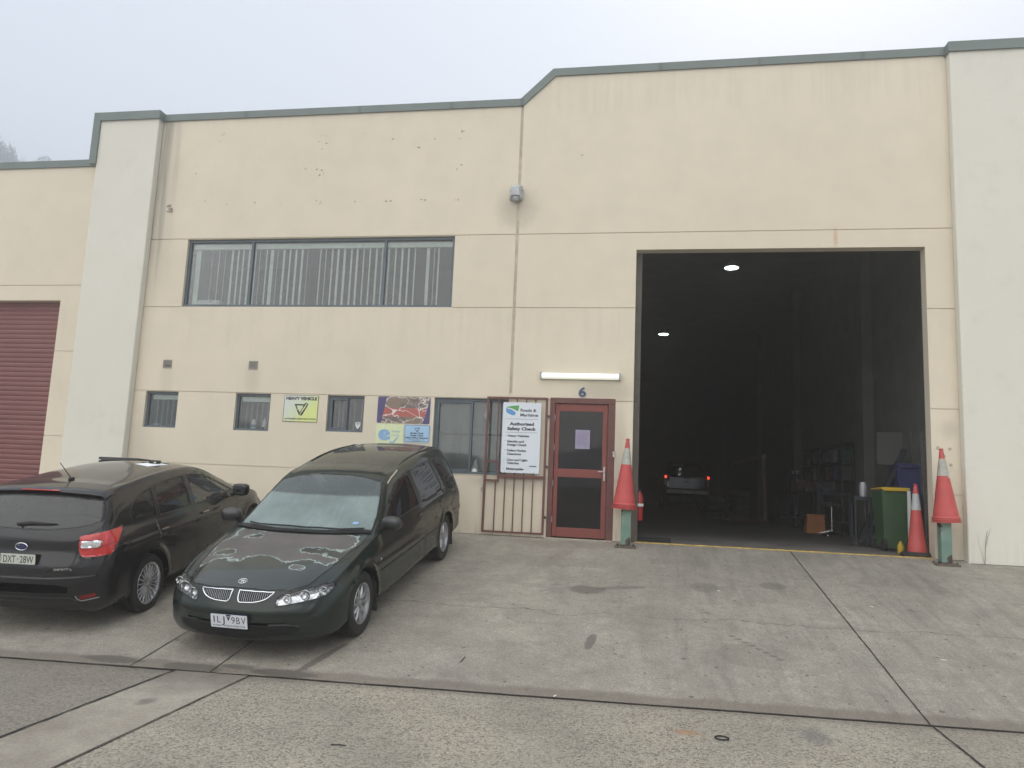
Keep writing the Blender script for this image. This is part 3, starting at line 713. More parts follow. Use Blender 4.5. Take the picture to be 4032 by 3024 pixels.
# left neighbour
nb = thing('neighbouring_unit', 'lower cream factory unit with a closed maroon roller shutter beside the white pier', 'building', (-14, 0, 0))
nwm = cell_wall(-24, -10.125, -0.3, 6.52, [(-15.4, -10.625, -0.3, 3.86)], [4.15, 2.90, 1.34], yf=0.0)
nwm.build('wall', M['wall'], nb, fix=False)
mb = MB(); flash(mb, [(-24, 6.47), (-10.235, 6.47)], [(-24, 6.605), (-10.235, 6.605)], -0.03); mb.build('parapet_flashing', M['flash'], nb)
mb = MB(); mb.box(-24, -10.2, .2, 33, 6.3, 6.4); mb.box(-24, -23.8, .2, 33, -.3, 6.3); mb.box(-24, -10.2, 32.8, 33, -.3, 6.3); mb.build('roof', M['galv'], nb)
mb = MB(); rs = []
pitch = 0.0905; nseg = 6
zz = -0.2; prof = []
while zz < 3.9:
    for k in range(nseg):
        t = k/nseg; prof.append((0.17-0.012*abs(math.sin(math.pi*t))**0.6, zz+pitch*t))
    zz += pitch
vs = []; 
for yy, z_ in prof: vs += [(-15.4, yy, z_), (-10.60, yy, z_)]
mb.add(vs, [(2*i, 2*i+1, 2*i+3, 2*i+2) for i in range(len(prof)-1)])
sh = mb.build('roller_shutter', M['shutter'], nb, fix=True)
mb = MB(); mb.box(-10.66, -10.60, .12, .155, -.2, 3.85); mb.build('door_guide', M['framered'], nb)
# right neighbour beyond the pier
nr = thing('neighbouring_unit', 'cream factory unit continuing right past the wide white pier', 'building', (10, 0, 0))
cell_wall(6.61, 18, -0.3, 7.9, [], [J1, J2, J3, J4], yf=0.0).build('wall', M['wall'], nr, fix=False)
mb = MB(); flash(mb, [(6.63, 7.84), (18, 7.84)], [(6.63, 7.98), (18, 7.98)], -0.03); mb.build('parapet_flashing', M['flash'], nr)
mb = MB(); mb.box(6.6, 18, .2, 33, 7.0, 7.1); mb.box(17.8, 18, .2, 33, -.3, 7); mb.box(6.6, 18, 32.8, 33, -.3, 7); mb.build('roof', M['galv'], nr)

# ================================================================ things on the facade
gate = thing('security_gate', 'maroon barred security gate folded open against the wall, behind the white sign', 'gate', (-1.4, -0.05, 0.04))
mb = MB(); g = 0.035; y0, y1 = -.062, -.032
GX0, GX1, GZ0, GZ1 = -2.412, -1.405, 0.045, 2.235
mb.box(GX0, GX0+g, y0, y1, GZ0, GZ1); mb.box(GX1-g, GX1, y0, y1, GZ0, GZ1)
mb.box(GX0+g, GX1-g, y0+.001, y1-.001, GZ1-.03, GZ1); mb.box(GX0+g, GX1-g, y0+.001, y1-.001, GZ0, GZ0+.03)
mb.box(-2.185, GX1-g, y0+.001, y1-.001, .925, .968)
mb.box(GX0+g, -2.163, y0+.001, y1-.001, 1.158, 1.188); mb.box(GX0+g, -2.163, y0+.001, y1-.001, .855, .888); mb.box(-2.192, -2.163, y0+.002, y1-.002, .888, 1.158)
mb.build('frame', M['gate'], gate, bevel=.002)
BX = [-2.215, -2.06, -1.91, -1.757, -1.605]
for i, xx in enumerate(BX):
    mb = MB(); hw = .0085
    mb.box(xx-hw, xx+hw, -.056, -.038, GZ0+.03, .855 if i == 0 else .925)
    mb.box(xx-hw, xx+hw, -.056, -.038, 1.188 if i == 0 else .968, GZ1-.03)
    mb.build('bar', M['gate'], gate)
mb = MB()
mb.box(-2.425, -2.412, -.06, -.035, .66, .79); mb.box(-2.44, -2.425, -.055, -.04, .69, .76); mb.box(-2.452, -2.44, -.052, -.042, .71, .74); mb.build('lock_tongue', M['ventmat'], gate); mb = MB()
mb.box(-2.43, -2.412, -.06, -.035, 1.86, 2.0); mb.box(-2.445, -2.43, -.055, -.04, 1.9, 1.96); mb.build('lock_tongue', M['ventmat'], gate)
for zz in (1.93, 1.12, .32):
    mb = MB(); mb.cyl((-1.39, -.05, zz-.02), (-1.39, -.05, zz+.02), .012); mb.box(-1.405, -1.37, -.05, -.038, zz-.008, zz+.008); mb.build('hinge', M['ink'], gate)
mb = MB(); mb.box(-.352, -.322, -.045, -.014, 1.37, 1.40); mb.tube([(-.33, -.04, 1.385), (-.325, -.045, 1.41), (-.315, -.045, 1.41), (-.315, -.04, 1.385)], .004); mb.box(-.345, -.318, -.05, -.025, 1.315, 1.365)
pl = mb.build('padlock', M['steel'], None); tag(pl, 'small steel padlock hanging on the outer edge of the red door frame', 'padlock')

def sign(name, label, x0, x1, z0, z1, mat, y=-0.012, th=0.004, r=0.0, loc=None, quad=None):
    t = thing(name, label, 'sign', ((x0+x1)/2, y, z0))
    mb = MB()
    mb.prism(round_rect(x0, x1, z0, z1, r) if r else [(x0, z0), (x1, z0), (x1, z1), (x0, z1)], y, y+th)
    mb.build('panel', mat, t); return t
O3, RX, UZ = Vector((0, 0, 0)), Vector((1, 0, 0)), Vector((0, 0, 1))
# main white sign
sg = sign('authority_sign', 'white safety check sign with green and blue swoosh fixed on the maroon gate', -2.135, -1.508, 1.003, 2.145, M['signwhite'], y=-.075, th=.006, r=.025)
yT = -.0765
def Pc(xc, yc):
    return (-2.135+(xc-(343-(yc-210)*.0438))*.001645, 2.147-(yc-(210+(xc-343)*.053))*.001615)
M['logogreen'] = simple('logo_green', S(88, 160, 84), .4, 0, .12, 8); M['logoblue'] = simple('logo_blue', S(84, 142, 196), .4, 0, .12, 8)
mb = MB(); mb.prism([Pc(*p) for p in [(372, 264), (400, 256), (440, 252), (480, 250), (502, 251), (500, 275), (494, 295), (487, 309), (460, 293), (435, 281), (405, 272), (372, 268)]], yT, yT+.001)
mb.build('green_swoosh', M['logogreen'], sg)
mb = MB(); mb.prism([Pc(*p) for p in [(370, 272), (400, 282), (430, 293), (455, 310), (469, 328), (458, 342), (450, 351), (420, 342), (395, 330), (374, 316), (370, 295)]], yT, yT+.001)
mb.build('blue_swoosh', M['logoblue'], sg)
mb = MB()
def line(mb, t, x0c, x1c, y0c, h, bold=.012):
    a = Pc(x0c, y0c); b = Pc(x1c, y0c + (x1c-x0c)*.045)
    put_text(mb, t, (0, yT, 0), RX, UZ, a[0], b[0], a[1], h*.001615, bold)
line(mb, 'Roads &', 514, 672, 312, 30, .03); line(mb, 'Maritime', 512, 688, 360, 30, .03)
line(mb, 'Authorised', 404, 647, 446, 31, .05); line(mb, 'Safety Check', 380, 668, 493, 31, .05)
for t, a, b, c in (('Heavy Vehicles', 385, 598, 561), ('Identity and', 380, 546, 617), ('Design Check', 379, 575, 650), ('Defect Notice', 377, 566, 707), ('Clearance', 375, 517, 742), ('Cars and Light', 374, 581, 801), ('Vehicles', 374, 495, 833), ('Motorcycles', 369, 542, 890)):
    line(mb, t, a, b, c, 22, .045 if t != 'Motorcycles' else .06)
for a, c in ((362, 547), (360, 602), (355, 693), (350, 786), (346, 877)):
    p = Pc(a, c); mb.cyl((p[0], yT, p[1]), (p[0], yT+.001, p[1]), .006, n=10)
for (a, b), (c, d) in (((367, 381), (687, 396)), ((361, 516), (682, 531))):
    p, q = Pc(a, b), Pc(c, d); mb.prism([(p[0], p[1]-.002), (q[0], q[1]-.002), (q[0], q[1]+.002), (p[0], p[1]+.002)], yT, yT+.001)
mb.build('lettering', M['inkgrey'], sg, fix=False)
mb = MB(); p = Pc(597, 862); q = Pc(667, 862); mb.box(p[0], q[0], yT, yT+.001, p[1]-.006, p[1]+.010); mb.build('maker_strip', M['navy'], sg)
for a, b in ((383, 219), (660, 232), (355, 915), (640, 922)): mb = MB(); p = Pc(a, b); mb.cyl((p[0], yT-.002, p[1]), (p[0], yT+.001, p[1]), .006, n=8); mb.build('screw', M['ventmat'], sg)

# heavy vehicle sign
def gradsign():
    n = N('silver_to_yellow_sign_face'); x, y, z = n.sep(n.pos())
    a = n.math('ADD', n.math('MULTIPLY', n.math('ADD', x, 6.0), 1.3), n.math('MULTIPLY', n.math('SUBTRACT', 2.187, z), 1.4))
    a = n.math('ADD', a, n.math('MULTIPLY', n.math('SUBTRACT', n.noise(3, 3), .5), .5))
    c = n.ramp(a, [(0.15, S(208, 212, 210)), (0.75, S(205, 214, 175)), (1.0, S(214, 222, 140))])
    return n.set(c, .35, 0)
hv = sign('inspection_station_sign', 'silver and yellow heavy vehicle sign with black tick triangle between two small windows', -5.995, -5.37, 1.727, 2.187, gradsign(), y=-.008)
mb = MB(); y = -.0095
for (a, b, c, d) in ((-5.995, -5.37, 2.181, 2.187), (-5.995, -5.37, 1.727, 1.733), (-5.995, -5.989, 1.733, 2.181), (-5.376, -5.37, 1.733, 2.181)): mb.box(a, b, y-.001, y+.001, c, d)
mb.build('border', M['framered'] if False else M['inkgrey'], hv)
mb = MB()
put_text(mb, 'HEAVY VEHICLE', (0, y, 0), RX, UZ, -5.96, -5.395, 2.105, .052, .055)
put_text(mb, 'AUTHORISED INSPECTION STATION', (0, y, 0), RX, UZ, -5.965, -5.395, 1.765, .026, .03)
def tri_logo(mb, cx, cz, s, y):
    # downward triangle outline with a tick through its right side
    def q(pts): mb.prism([(cx+a*s, cz+b*s) for a, b in pts], y, y+.001)
    q([(-1, .62), (.38, .62), (.28, .42), (-.72, .42)]); q([(-1, .62), (-.72, .42), (-.50, .0), (-.66, -.10)])
    q([(-.62, -.2), (-.44, -.08), (-.17, -.55), (-.22, -.95)])
    q([(-.22, -.95), (-.17, -.55), (.82, .82), (.60, .80), (.38, .60)]); q([(-.02, -.98), (.10, -.78), (.98, .52), (.98, .72), (.88, .72)]); q([(-.10, -.86), (-.02, -.98), (.10, -.98), (.22, -.86), (.98, .52), (.90, .60)])
tri_logo(mb, -5.675, 1.955, .125, y)
mb.build('lettering', M['ink'], hv, fix=False)

# cracked licence sign
def cracked():
    n = N('peeling_sign_face'); x, y, z = n.sep(n.pos())
    n1 = n.mix(n.noise(20, 4), (0.20, 0.145, 0.105), (0.27, 0.205, 0.155))
    band = n.math('MULTIPLY', n.smooth(z, 1.855, 1.875), n.math('SUBTRACT', 1.0, n.smooth(z, 2.0, 2.015)))
    n1 = n.mix(band, n1, (0.42, 0.11, 0.09))
    wv = n.new('ShaderNodeVectorMath'); wv.operation = 'ADD'
    nz = n.new('ShaderNodeTexNoise'); nz.inputs['Scale'].default_value = 5; n.link(n.pos(), nz.inputs['Vector'])
    scl = n.new('ShaderNodeVectorMath'); scl.operation = 'SCALE'; scl.inputs['Scale'].default_value = .25; n.link(nz.outputs['Color'], scl.inputs[0])
    mp = n.new('ShaderNodeMapping'); mp.inputs['Scale'].default_value = (.65, 1, 1.25); n.link(n.pos(), mp.inputs[0])
    n.link(mp.outputs[0], wv.inputs[0]); n.link(scl.outputs[0], wv.inputs[1])
    d = n.voro(5.0, 'DISTANCE_TO_EDGE', vec=wv.outputs[0]); d2 = n.voro(13, 'DISTANCE_TO_EDGE', vec=wv.outputs[0])
    cr = n.math('SUBTRACT', 1.0, n.smooth(d, 0.018, 0.04)); corner = n.smooth(n.math('ADD', n.math('MULTIPLY', x, 1.0), n.math('MULTIPLY', z, 1.0)), -1.72, -1.40)
    cr2 = n.math('MULTIPLY', n.math('SUBTRACT', 1.0, n.smooth(d2, 0.02, 0.07)), corner)
    n1 = n.mix(n.math('MAXIMUM', cr, cr2), n1, (0.70, 0.66, 0.62))
    lx = n.math('MULTIPLY_ADD', z, .19, -4.56)
    left = n.math('LESS_THAN', x, lx); rx = n.math('MULTIPLY_ADD', z, .30, -4.07+.02); right = n.math('GREATER_THAN', x, n.math('MULTIPLY_ADD', z, .24, -3.918))
    side = n.math('MAXIMUM', left, right)
    return n.set(n.mix(side, n1, (0.075, 0.06, 0.17)), .5, 0)
lv = sign('licence_sign', 'cracked brown and red vehicle repairer sign with purple ends', -4.302, -3.383, 1.753, 2.2, cracked(), y=-.008, r=.025)
mb = MB(); y = -.0095
put_text(mb, 'LICENSED', (0, y, 0), RX, UZ, -3.78, -3.575, 2.115, .062, .01); put_text(mb, 'VEHICLE REPAIRER', (0, y, 0), RX, UZ, -3.90, -3.485, 2.025, .068, .01)
put_text(mb, 'LICENCE NO. 41515', (0, y, 0), RX, UZ, -4.24, -3.81, 1.795, .065, .01)
M['inkpurple'] = simple('faded_purple_ink', (0.10, 0.075, 0.11), .6, 0, .2, 30)
mb.build('lettering', M['inkpurple'], lv, fix=False)
# e-safety sign
M['paleyellow'] = simple('faded_yellow_sign_face', S(214, 222, 178), .5, 0, .05, 6); M['signblue'] = simple('faded_blue_print', S(135, 170, 205), .5, 0, .15, 9)
es = sign('safety_check_sign', 'faded pale yellow sign with a big blue letter e, below the purple-ended sign', -4.303, -3.822, 1.36, 1.74, M['paleyellow'], y=-.008)
mb = MB(); vs, fs = text_mesh('e', .07)
lo = min(a for a, b in vs); hi = max(a for a, b in vs); lz = min(b for a, b in vs); hz = max(b for a, b in vs)
mb.add([(-4.262+(a-lo)/(hi-lo)*.215, y, 1.455+(b-lz)/(hz-lz)*.192) for a, b in vs], fs)
mb.prism([(-4.06, 1.44), (-4.01, 1.40), (-3.99, 1.41), (-3.90, 1.525), (-3.93, 1.515), (-4.01, 1.43), (-4.04, 1.455)], y-.001, y)
mb.build('emblem', M['signblue'], es, fix=False)
mb = MB(); M['palepr'] = simple('faded_grey_blue_print', S(165, 188, 190), .5)
put_text(mb, 'Safety', (0, y, 0), RX, UZ, -4.03, -3.875, 1.60, .034, .03); put_text(mb, 'Check', (0, y, 0), RX, UZ, -4.03, -3.88, 1.535, .034, .03)
mb.build('lettering', M['palepr'], es, fix=False)
for a in (-4.14, -3.94): mb = MB(); mb.cyl((a, y-.002, 1.728), (a, y, 1.728), .007, n=8); mb.build('screw', M['ventmat'], es)
M['palesky'] = simple('pale_blue_sign_face', S(160, 194, 220), .4, 0, .06, 5); M['palesky2'] = simple('white_blue_sign_margin', S(190, 204, 218), .4)
idn = sign('identity_check_sign', 'pale blue identity check sign with black border, beside the dark office window', -3.812, -3.362, 1.435, 1.738, M['palesky2'], y=-.0085)
mb = MB(); mb.prism(round_rect(-3.800, -3.372, 1.450, 1.730, .025), y-.0012, y); mb.build('border', M['inkgrey'], idn)
mb = MB(); mb.prism(round_rect(-3.793, -3.379, 1.457, 1.723, .02), y-.0024, y-.0013); mb.build('field', M['palesky'], idn)
mb = MB(); y = -.0125
put_text(mb, 'Identity Check', (0, y, 0), RX, UZ, -3.705, -3.47, 1.583, .026, .045); put_text(mb, 'Design Check', (0, y, 0), RX, UZ, -3.70, -3.475, 1.545, .026, .045)
put_text(mb, 'Defect Notice Clearance', (0, y, 0), RX, UZ, -3.785, -3.392, 1.507, .026, .045)
put_text(mb, 'Authorised Unregistered Vehicle', (0, y, 0), RX, UZ, -3.725, -3.455, 1.482, .012, .02); put_text(mb, 'Inspection Station', (0, y, 0), RX, UZ, -3.665, -3.515, 1.464, .012, .02)
tri_logo(mb, -3.585, 1.655, .045, y)
mb.build('lettering', M['ink'], idn, fix=False)
# house number
mb = MB(); vs, fs = text_mesh('6', .015); lo = min(a for a, b in vs); hi = max(a for a, b in vs); lz = min(b for a, b in vs); hz = max(b for a, b in vs)
sc_ = lambda a, b: (-.918+(a-lo)/(hi-lo)*.122, 2.268+(b-lz)/(hz-lz)*.158)
mb.add([(sc_(a, b)[0], -.012, sc_(a, b)[1]) for a, b in vs], fs)
cu = mb.build('unit_number', M['navy'], None, fix=False); tag(cu, 'navy blue numeral 6 on the wall above the red door', 'number'); sm = cu.modifiers.new('thick', 'SOLIDIFY'); sm.thickness = .011; sm.offset = 1 
# paper in door
mb = MB(); mb.box(-.952, -.718, .026, .030, 1.43, 1.735); M['notice'] = simple('faded_paper_notice', S(150, 142, 165), .8, 0, .06, 12)
pn = mb.build('paper_notice', M['notice'], None); tag(pn, 'faded mauve paper notice on the upper glass of the red door', 'notice')
mb = MB()
for k in range(7): mb.box(-.925, -.75-(.03*(k % 3)), .0245, .0255, 1.50+.028*k, 1.503+.028*k)
mb.build('print_lines', M['inkgrey'], pn, world=True)
# sticker in window
mb = MB(); cx, cz = -4.665, 1.70
mb.prism([(cx-.045, cz+.05), (cx-.03, cz+.058), (cx, cz+.062), (cx+.03, cz+.058), (cx+.045, cz+.05), (cx+.042, cz+.0), (cx+.02, cz-.04), (cx, cz-.062), (cx-.02, cz-.04), (cx-.042, cz)], .078, .080)
stk = mb.build('shield_sticker', M['white'], None); tag(stk, 'white shield-shaped security sticker in the lower corner of a small sliding window', 'sticker')
mb = MB(); put_text(mb, 'MSS', (0, .0775, 0), RX, UZ, cx-.03, cx+.03, cz+.032, .018, .04); mb.box(cx-.022, cx+.022, .0772, .0778, cz+.008, cz+.016); mb.build('lettering', M['inkgrey'], stk, fix=False)

# fluorescent batten
fl = thing('batten_light', 'lit fluorescent batten light on the wall above the red door', 'light', (-.9, 0, 2.595))
mb = MB(); mb.box(-1.55, -.25, -.03, -.001, 2.545, 2.65); mb.box(-1.552, -1.52, -.085, -.03, 2.543, 2.652); mb.box(-.28, -.248, -.085, -.03, 2.543, 2.652)
mb.build('housing', M['galv'], fl, bevel=.004)
n = N('lit_fluorescent_diffuser'); n.b.inputs['Base Color'].default_value = (.8, .85, .82, 1)
_x, _y, _z = n.sep(n.pos()); core = n.math('SUBTRACT', 1.0, n.smooth(n.math('ABSOLUTE', n.math('SUBTRACT', _z, 2.603)), .0, .04))
n.link(n.mix(core, (0.86, 0.84, 0.66), (.72, 1.0, .76)), n.b.inputs['Emission Color']); n.link(n.math('MULTIPLY_ADD', core, .45, .42), n.b.inputs['Emission Strength']); M['lit'] = n.mat
mb = MB(); prof = []
rs = []
for xx in (-1.52, -.28):
    rs.append([(xx, -.031, 2.548)]+[(xx, -.058-.034*math.sin(math.pi*k/8), 2.598-.047*math.cos(math.pi*k/8)) for k in range(9)]+[(xx, -.031, 2.648)])
mb.rings(rs, True, True); mb.build('diffuser', M['lit'], fl, smooth=True)
# detector box high on the wall
dt = thing('wall_siren_box', 'small grey weatherproof alarm box high on the wall at the panel joint', 'alarm box', (-2.075, 0, 5.6))
mb = MB(); cx = -2.075
for s_ in (-1, 1): mb.box(cx+s_*.085, cx+s_*.118, -.03, -.001, 5.625, 5.80)
rs = []
for yy, w0, w1, z0, z1 in ((-.0, .098, .098, 5.60, 5.86), (-.06, .095, .085, 5.61, 5.86), (-.15, .075, .062, 5.655, 5.80)):
    rs.append([(cx-w0, yy, z0), (cx+w0, yy, z0), (cx+w1, yy, z1), (cx-w1, yy, z1)])
mb.rings(rs); mb.build('housing', M['detector'], dt, bevel=.006)
mb = MB(); mb.lathe([(.055, 0), (.055, -.02), (.042, -.05), (.03, -.06)], (cx, -.085, 5.63), n=18); mb.build('sounder', M['detector'], dt, smooth=True)
for a in (-.102, .102):
    for b in (5.65, 5.775): mb = MB(); mb.cyl((cx+a, -.034, b), (cx+a, -.03, b), .007, n=8); mb.build('screw', M['ink'], dt)

# items behind the windows
bt = thing('spray_bottle', 'white squeeze bottle with blue label on the window sill, left of the pair', 'bottle', (-6.62, .165, 1.581))
mb = MB(); mb.lathe([(.042, 0), (.044, .01), (.044, .10), (.034, .125), (.034, .14), (.028, .165), (.012, .175)], (-6.62, .165, 1.581), n=20); mb.build('bottle_body', M['white'], bt, smooth=True)
mb = MB(); mb.lathe([(.0448, .04), (.0448, .085)], (-6.62, .165, 1.581), n=20, cap=False); mb.build('label', M['signblue'], bt, smooth=True)
bt2 = thing('sealant_tube', 'tall white nozzle tube on the window sill, right of the squeeze bottle', 'bottle', (-6.42, .165, 1.581))
mb = MB(); mb.lathe([(.03, 0), (.032, .01), (.032, .15), (.024, .165), (.01, .172), (.008, .20), (.004, .215)], (-6.42, .165, 1.581), n=18); mb.build('tube_body', M['white'], bt2, smooth=True)
mb = MB(); mb.box(-6.44, -6.40, .130, .132, 1.59, 1.625); mb.build('label', M['inkgrey'], bt2)
mb = MB(); mb.box(-8.55, -8.44, .13, .2, 1.587, 1.64); o = mb.build('soap_box', M['galv'], None, bevel=.008); tag(o, 'small grey box on the sill of the leftmost small window', 'box')
ac = thing('air_conditioner', 'white window air conditioner behind the lower left corner of the upper window', 'air conditioner', (-7.8, .3, 3.75))
mb = MB(); mb.box(-8.09, -7.55, .24, .6, 3.76, 3.93); mb.build('casing', M['white'], ac, bevel=.01)
mb = MB()
for k in range(4):
    for q in range(2): mb.box(-8.05+.11*k, -7.97+.11*k, .236, .241, 3.80+.035*q, 3.815+.035*q)
mb.box(-8.01, -7.98, .236, .241, 3.895, 3.91); mb.box(-7.73, -7.70, .236, .241, 3.895, 3.91)
mb.build('grille', M['inkgrey'], ac)
mb = MB(); rnd = random.Random(2)
mb.lathe([(.075, 0), (.08, .03), (.05, .09), (.03, .15), (.012, .21)], (-2.60, .15, .99), n=9); o = mb.build('white_cloth', M['white'], None, smooth=True); tag(o, 'crumpled white cloth on the sill of the big ground-floor window', 'cloth')

# ================================================================ bollards and cones
def peeling_green():
    n = N('peeling_green_paint'); 
    c = n.mix(n.ramp(n.noise(5, 4), [(.35, 0), (.65, 1)]), (0.13, 0.22, 0.17), (0.19, 0.29, 0.235))
    rust = n.ramp(n.noise(5.5, 4, .6, stretch=(1.3, 1.3, .7)), [(.56, 0), (.585, 1)])
    z = n.sep()[2]; low = n.math('SUBTRACT', 1.0, n.smooth(n.math('ADD', z, n.math('MULTIPLY', n.noise(18, 3), .08)), .06, .09))
    c = n.mix(n.math('MAXIMUM', rust, low), c, (0.045, 0.028, 0.022))
    c = n.mix(n.ramp(n.noise(16, 3), [(.68, 0), (.70, .8)]), c, (0.5, 0.46, 0.38))
    return n.set(c, .6, 0)
M['green_post'] = peeling_green(); M['plate_rust'] = simple('rusty_base_plate', (.12, .095, .075), .9, 0, .4, 14)
def bollard(x, y, label):
    t = thing('bollard', label, 'bollard', (x, y, ground_z(x, y)), group='steel bollards beside the workshop doorway')
    z0 = ground_z(x, y); mb = MB()
    mb.box(x-.073, x+.073, y-.073, y+.073, z0, z0+.62); mb.build('post', M['green_post'], t, bevel=.014)
    mb = MB(); mb.box(x-.16, x+.16, y-.12, y+.12, z0-.03, z0+.014); mb.build('base_plate', M['plate_rust'], t, bevel=.004)
    for a in (-.12, .12):
        for b in (-.09, .09): mb = MB(); mb.lathe([(.012, 0), (.012, .02)], (x+a, y+b, z0+.014), n=6); mb.build('bolt', M['rubber'], t)
    return t
bollard(-.115, -.27, 'peeling green steel bollard between the red door and the roller doorway, capped by cones')
bollard(4.385, -.27, 'green steel bollard with large rust patches near the wide white pier')
M['cone'] = simple('faded_orange_red_pvc', (0.49, 0.072, 0.066), .55, 0, .12, 7, grime=.12)
M['cone_band'] = simple('grey_reflective_band', (0.42, 0.42, 0.36), .35, 0, .2, 9, grime=.3)
M['cone_band2'] = simple('silver_reflective_band', (0.40, 0.42, 0.42), .3, 0, .1, 9)
def cone(x, y, zb, zt, rb, label, tilt=(0, 0), skirt=True, base=False, band='cone_band', group='orange traffic cones at the doorway'):
    t = thing('traffic_cone', label, 'traffic cone', (x, y, zb), (tilt[0], tilt[1], 0), group)
    H = zt-zb; rt = .026
    def r(h): 
        q = h/H
        return max(rb*(.93-.84*q), rt+.003) if not base else max(rb*(1-q)+rt*q, rt)
    prof = []
    b0 = 0.13 if skirt else 0.0
    if skirt: prof += [(rb, .0), (rb, .012), (rb*.93, .014), (rb*.93, .028), (rb*.98, .03), (rb*.97, .04), (rb*.86, .06), (r(.13)+.004, .125), (r(.13), .135)]
    else: prof += [(rb*1.0, 0), (r(.12)+.004, .12), (r(.12), .125)]
    for q in (.25, .4, .55, .61): prof.append((r(H*q), H*q))
    lo, hi = H*.615, H*.855
    body = prof + [(r(lo), lo), (r(hi), hi), (r(H*.955), H*.955)]
    body += [(r(H*.955)-.004, H*.96), (rt-.002, H*.965), (rt-.002, H*.975), (rt+.003, H*.98), (rt+.003, H*.992), (rt-.002, H)]
    mb = MB(); mb.lathe(body, n=40); mb.build('cone_body', M['cone'], t, smooth=True, world=False)
    mb = MB(); mb.lathe([(r(lo)+.0005, lo), (r(lo)+.0025, lo+.001), (r(hi)+.0025, hi-.001), (r(hi)+.0005, hi)], n=40, cap=False); mb.build('reflective_band', M[band], t, smooth=True, world=False)
    if base:
        mb = MB(); pts = [(.215*math.cos(R(22.5+45*k)), .215*math.sin(R(22.5+45*k))) for k in range(8)]
        mb.rings([[(a*1.1, b*1.1, -.06) for a, b in pts], [(a*1.1, b*1.1, -.03) for a, b in pts], [(a*.95, b*.95, .005) for a, b in pts], [(a*.62, b*.62, .012) for a, b in pts]]); mb.build('rubber_base', M['rubber'], t, bevel=.006, world=False)
    return t
cone(-.150, -.27, .555, 1.60, .188, 'orange cone with dirty grey band atop the bollard next to the red door', tilt=(0, R(2)))
cone(-.152, -.27, .520, 1.555, .190, 'hidden cone showing only its rim under the grey-banded cone near the red door', tilt=(0, R(2)))
cone(4.415, -.27, .575, 1.60, .188, 'orange cone with yellowed band atop the bollard next to the white pier', tilt=(0, R(-2)))
cone(4.417, -.27, .545, 1.57, .192, 'hidden cone showing only its rim under the yellow-banded cone near the white pier', tilt=(0, R(-2)))
cone(4.215, .30, .062, 1.085, .135, 'orange traffic cone with silver band standing on a black rubber base inside the doorway', skirt=False, base=True, band='cone_band2')
# ================================================================ small things on the ground
def twig():
    t = thing('dead_weed', 'thin dry weed stalk growing at the foot of the white pier', 'weed', (4.93, -.20, 0))
    M['twig'] = simple('dry_stalk', (0.20, 0.14, 0.10), .9)
    mb = MB(); z0 = ground_z(5, -.2)-.01
    mb.tube([(4.93, -.2, z0), (4.945, -.19, .15), (4.965, -.18, .32), (4.985, -.18, .45)], [.004, .0035, .003, .002], 6)
    mb.tube([(4.955, -.185, .22), (5.0, -.17, .38), (5.045, -.165, .50)], [.003, .002, .001], 6)
    mb.tube([(4.93, -.2, z0), (4.90, -.2, .12), (4.865, -.19, .26), (4.86, -.18, .40)], [.002, .002, .0015, .001], 6)
    mb.tube([(4.935, -.2, .03), (4.98, -.2, .10)], [.002, .001], 6)
    mb.build('stalk', M['twig'], t, smooth=True)
twig()
tag((lambda m: m.build('black_ring', M['rubber'], None, smooth=True))(
    (lambda m: (m.tube([(0.655+.048*math.cos(a)*(1 if math.sin(a) < .4 else .9), -6.10+.042*math.sin(a), -.90+.008) for a in [2*math.pi*k/20 for k in range(21)]], .0055, 6), m)[1])(MB())),
    'small black rubber ring lying on the pebbled road', 'ring')
mb = MB()
M['paper'] = simple('litter_white', (.75, .75, .72), .8)
def litter(x, y, L, a, name, label, cat, mat, r=.004, grp=None):
    z = ground_z(x, y)+(.006 if y > edge_y(x) else .004)
    m = MB(); dx, dy = math.cos(a)*L/2, math.sin(a)*L/2
    sl = SLOPE if y > edge_y(x) else 0
    m.tube([(x-dx, y-dy, z-dy*sl), (x+dx*.1, y+dy*.1+.003, z), (x+dx, y+dy, z+dy*sl)], [r, r, r*.9], 6)
    o = m.build(name, M[mat], None, smooth=True); tag(o, label, cat, grp)
G = 'bits of litter on the concrete'
litter(1.05, -2.22, .035, .2, 'cigarette_butt', 'white cigarette butt on the driveway nearest the workshop, left of the long joint', 'litter', 'paper', group if False else .004, G)
litter(2.75, -2.45, .04, -.3, 'cigarette_butt', 'white cigarette butt right of the long driveway joint, nearer the building', 'litter', 'paper', .004, G)
litter(2.95, -3.95, .05, -.1, 'cigarette_butt', 'white cigarette butt low on the driveway right of the long joint', 'litter', 'paper', .004, G)
litter(-0.62, edge_y(-.6)+.03, .03, .9, 'paper_scrap', 'tiny white paper scrap in the road joint', 'litter', 'paper', .006, G)
litter(-1.55, -4.85, .13, 1.45, 'twig_piece', 'thin dark twig lying upright on the driveway in front of the green wagon', 'twig', 'rubber', .004, None)
litter(-1.9, -6.95, .10, .15, 'twig_piece', 'thin dark twig on the pebbled road at the bottom of the picture', 'twig', 'rubber', .004, None)
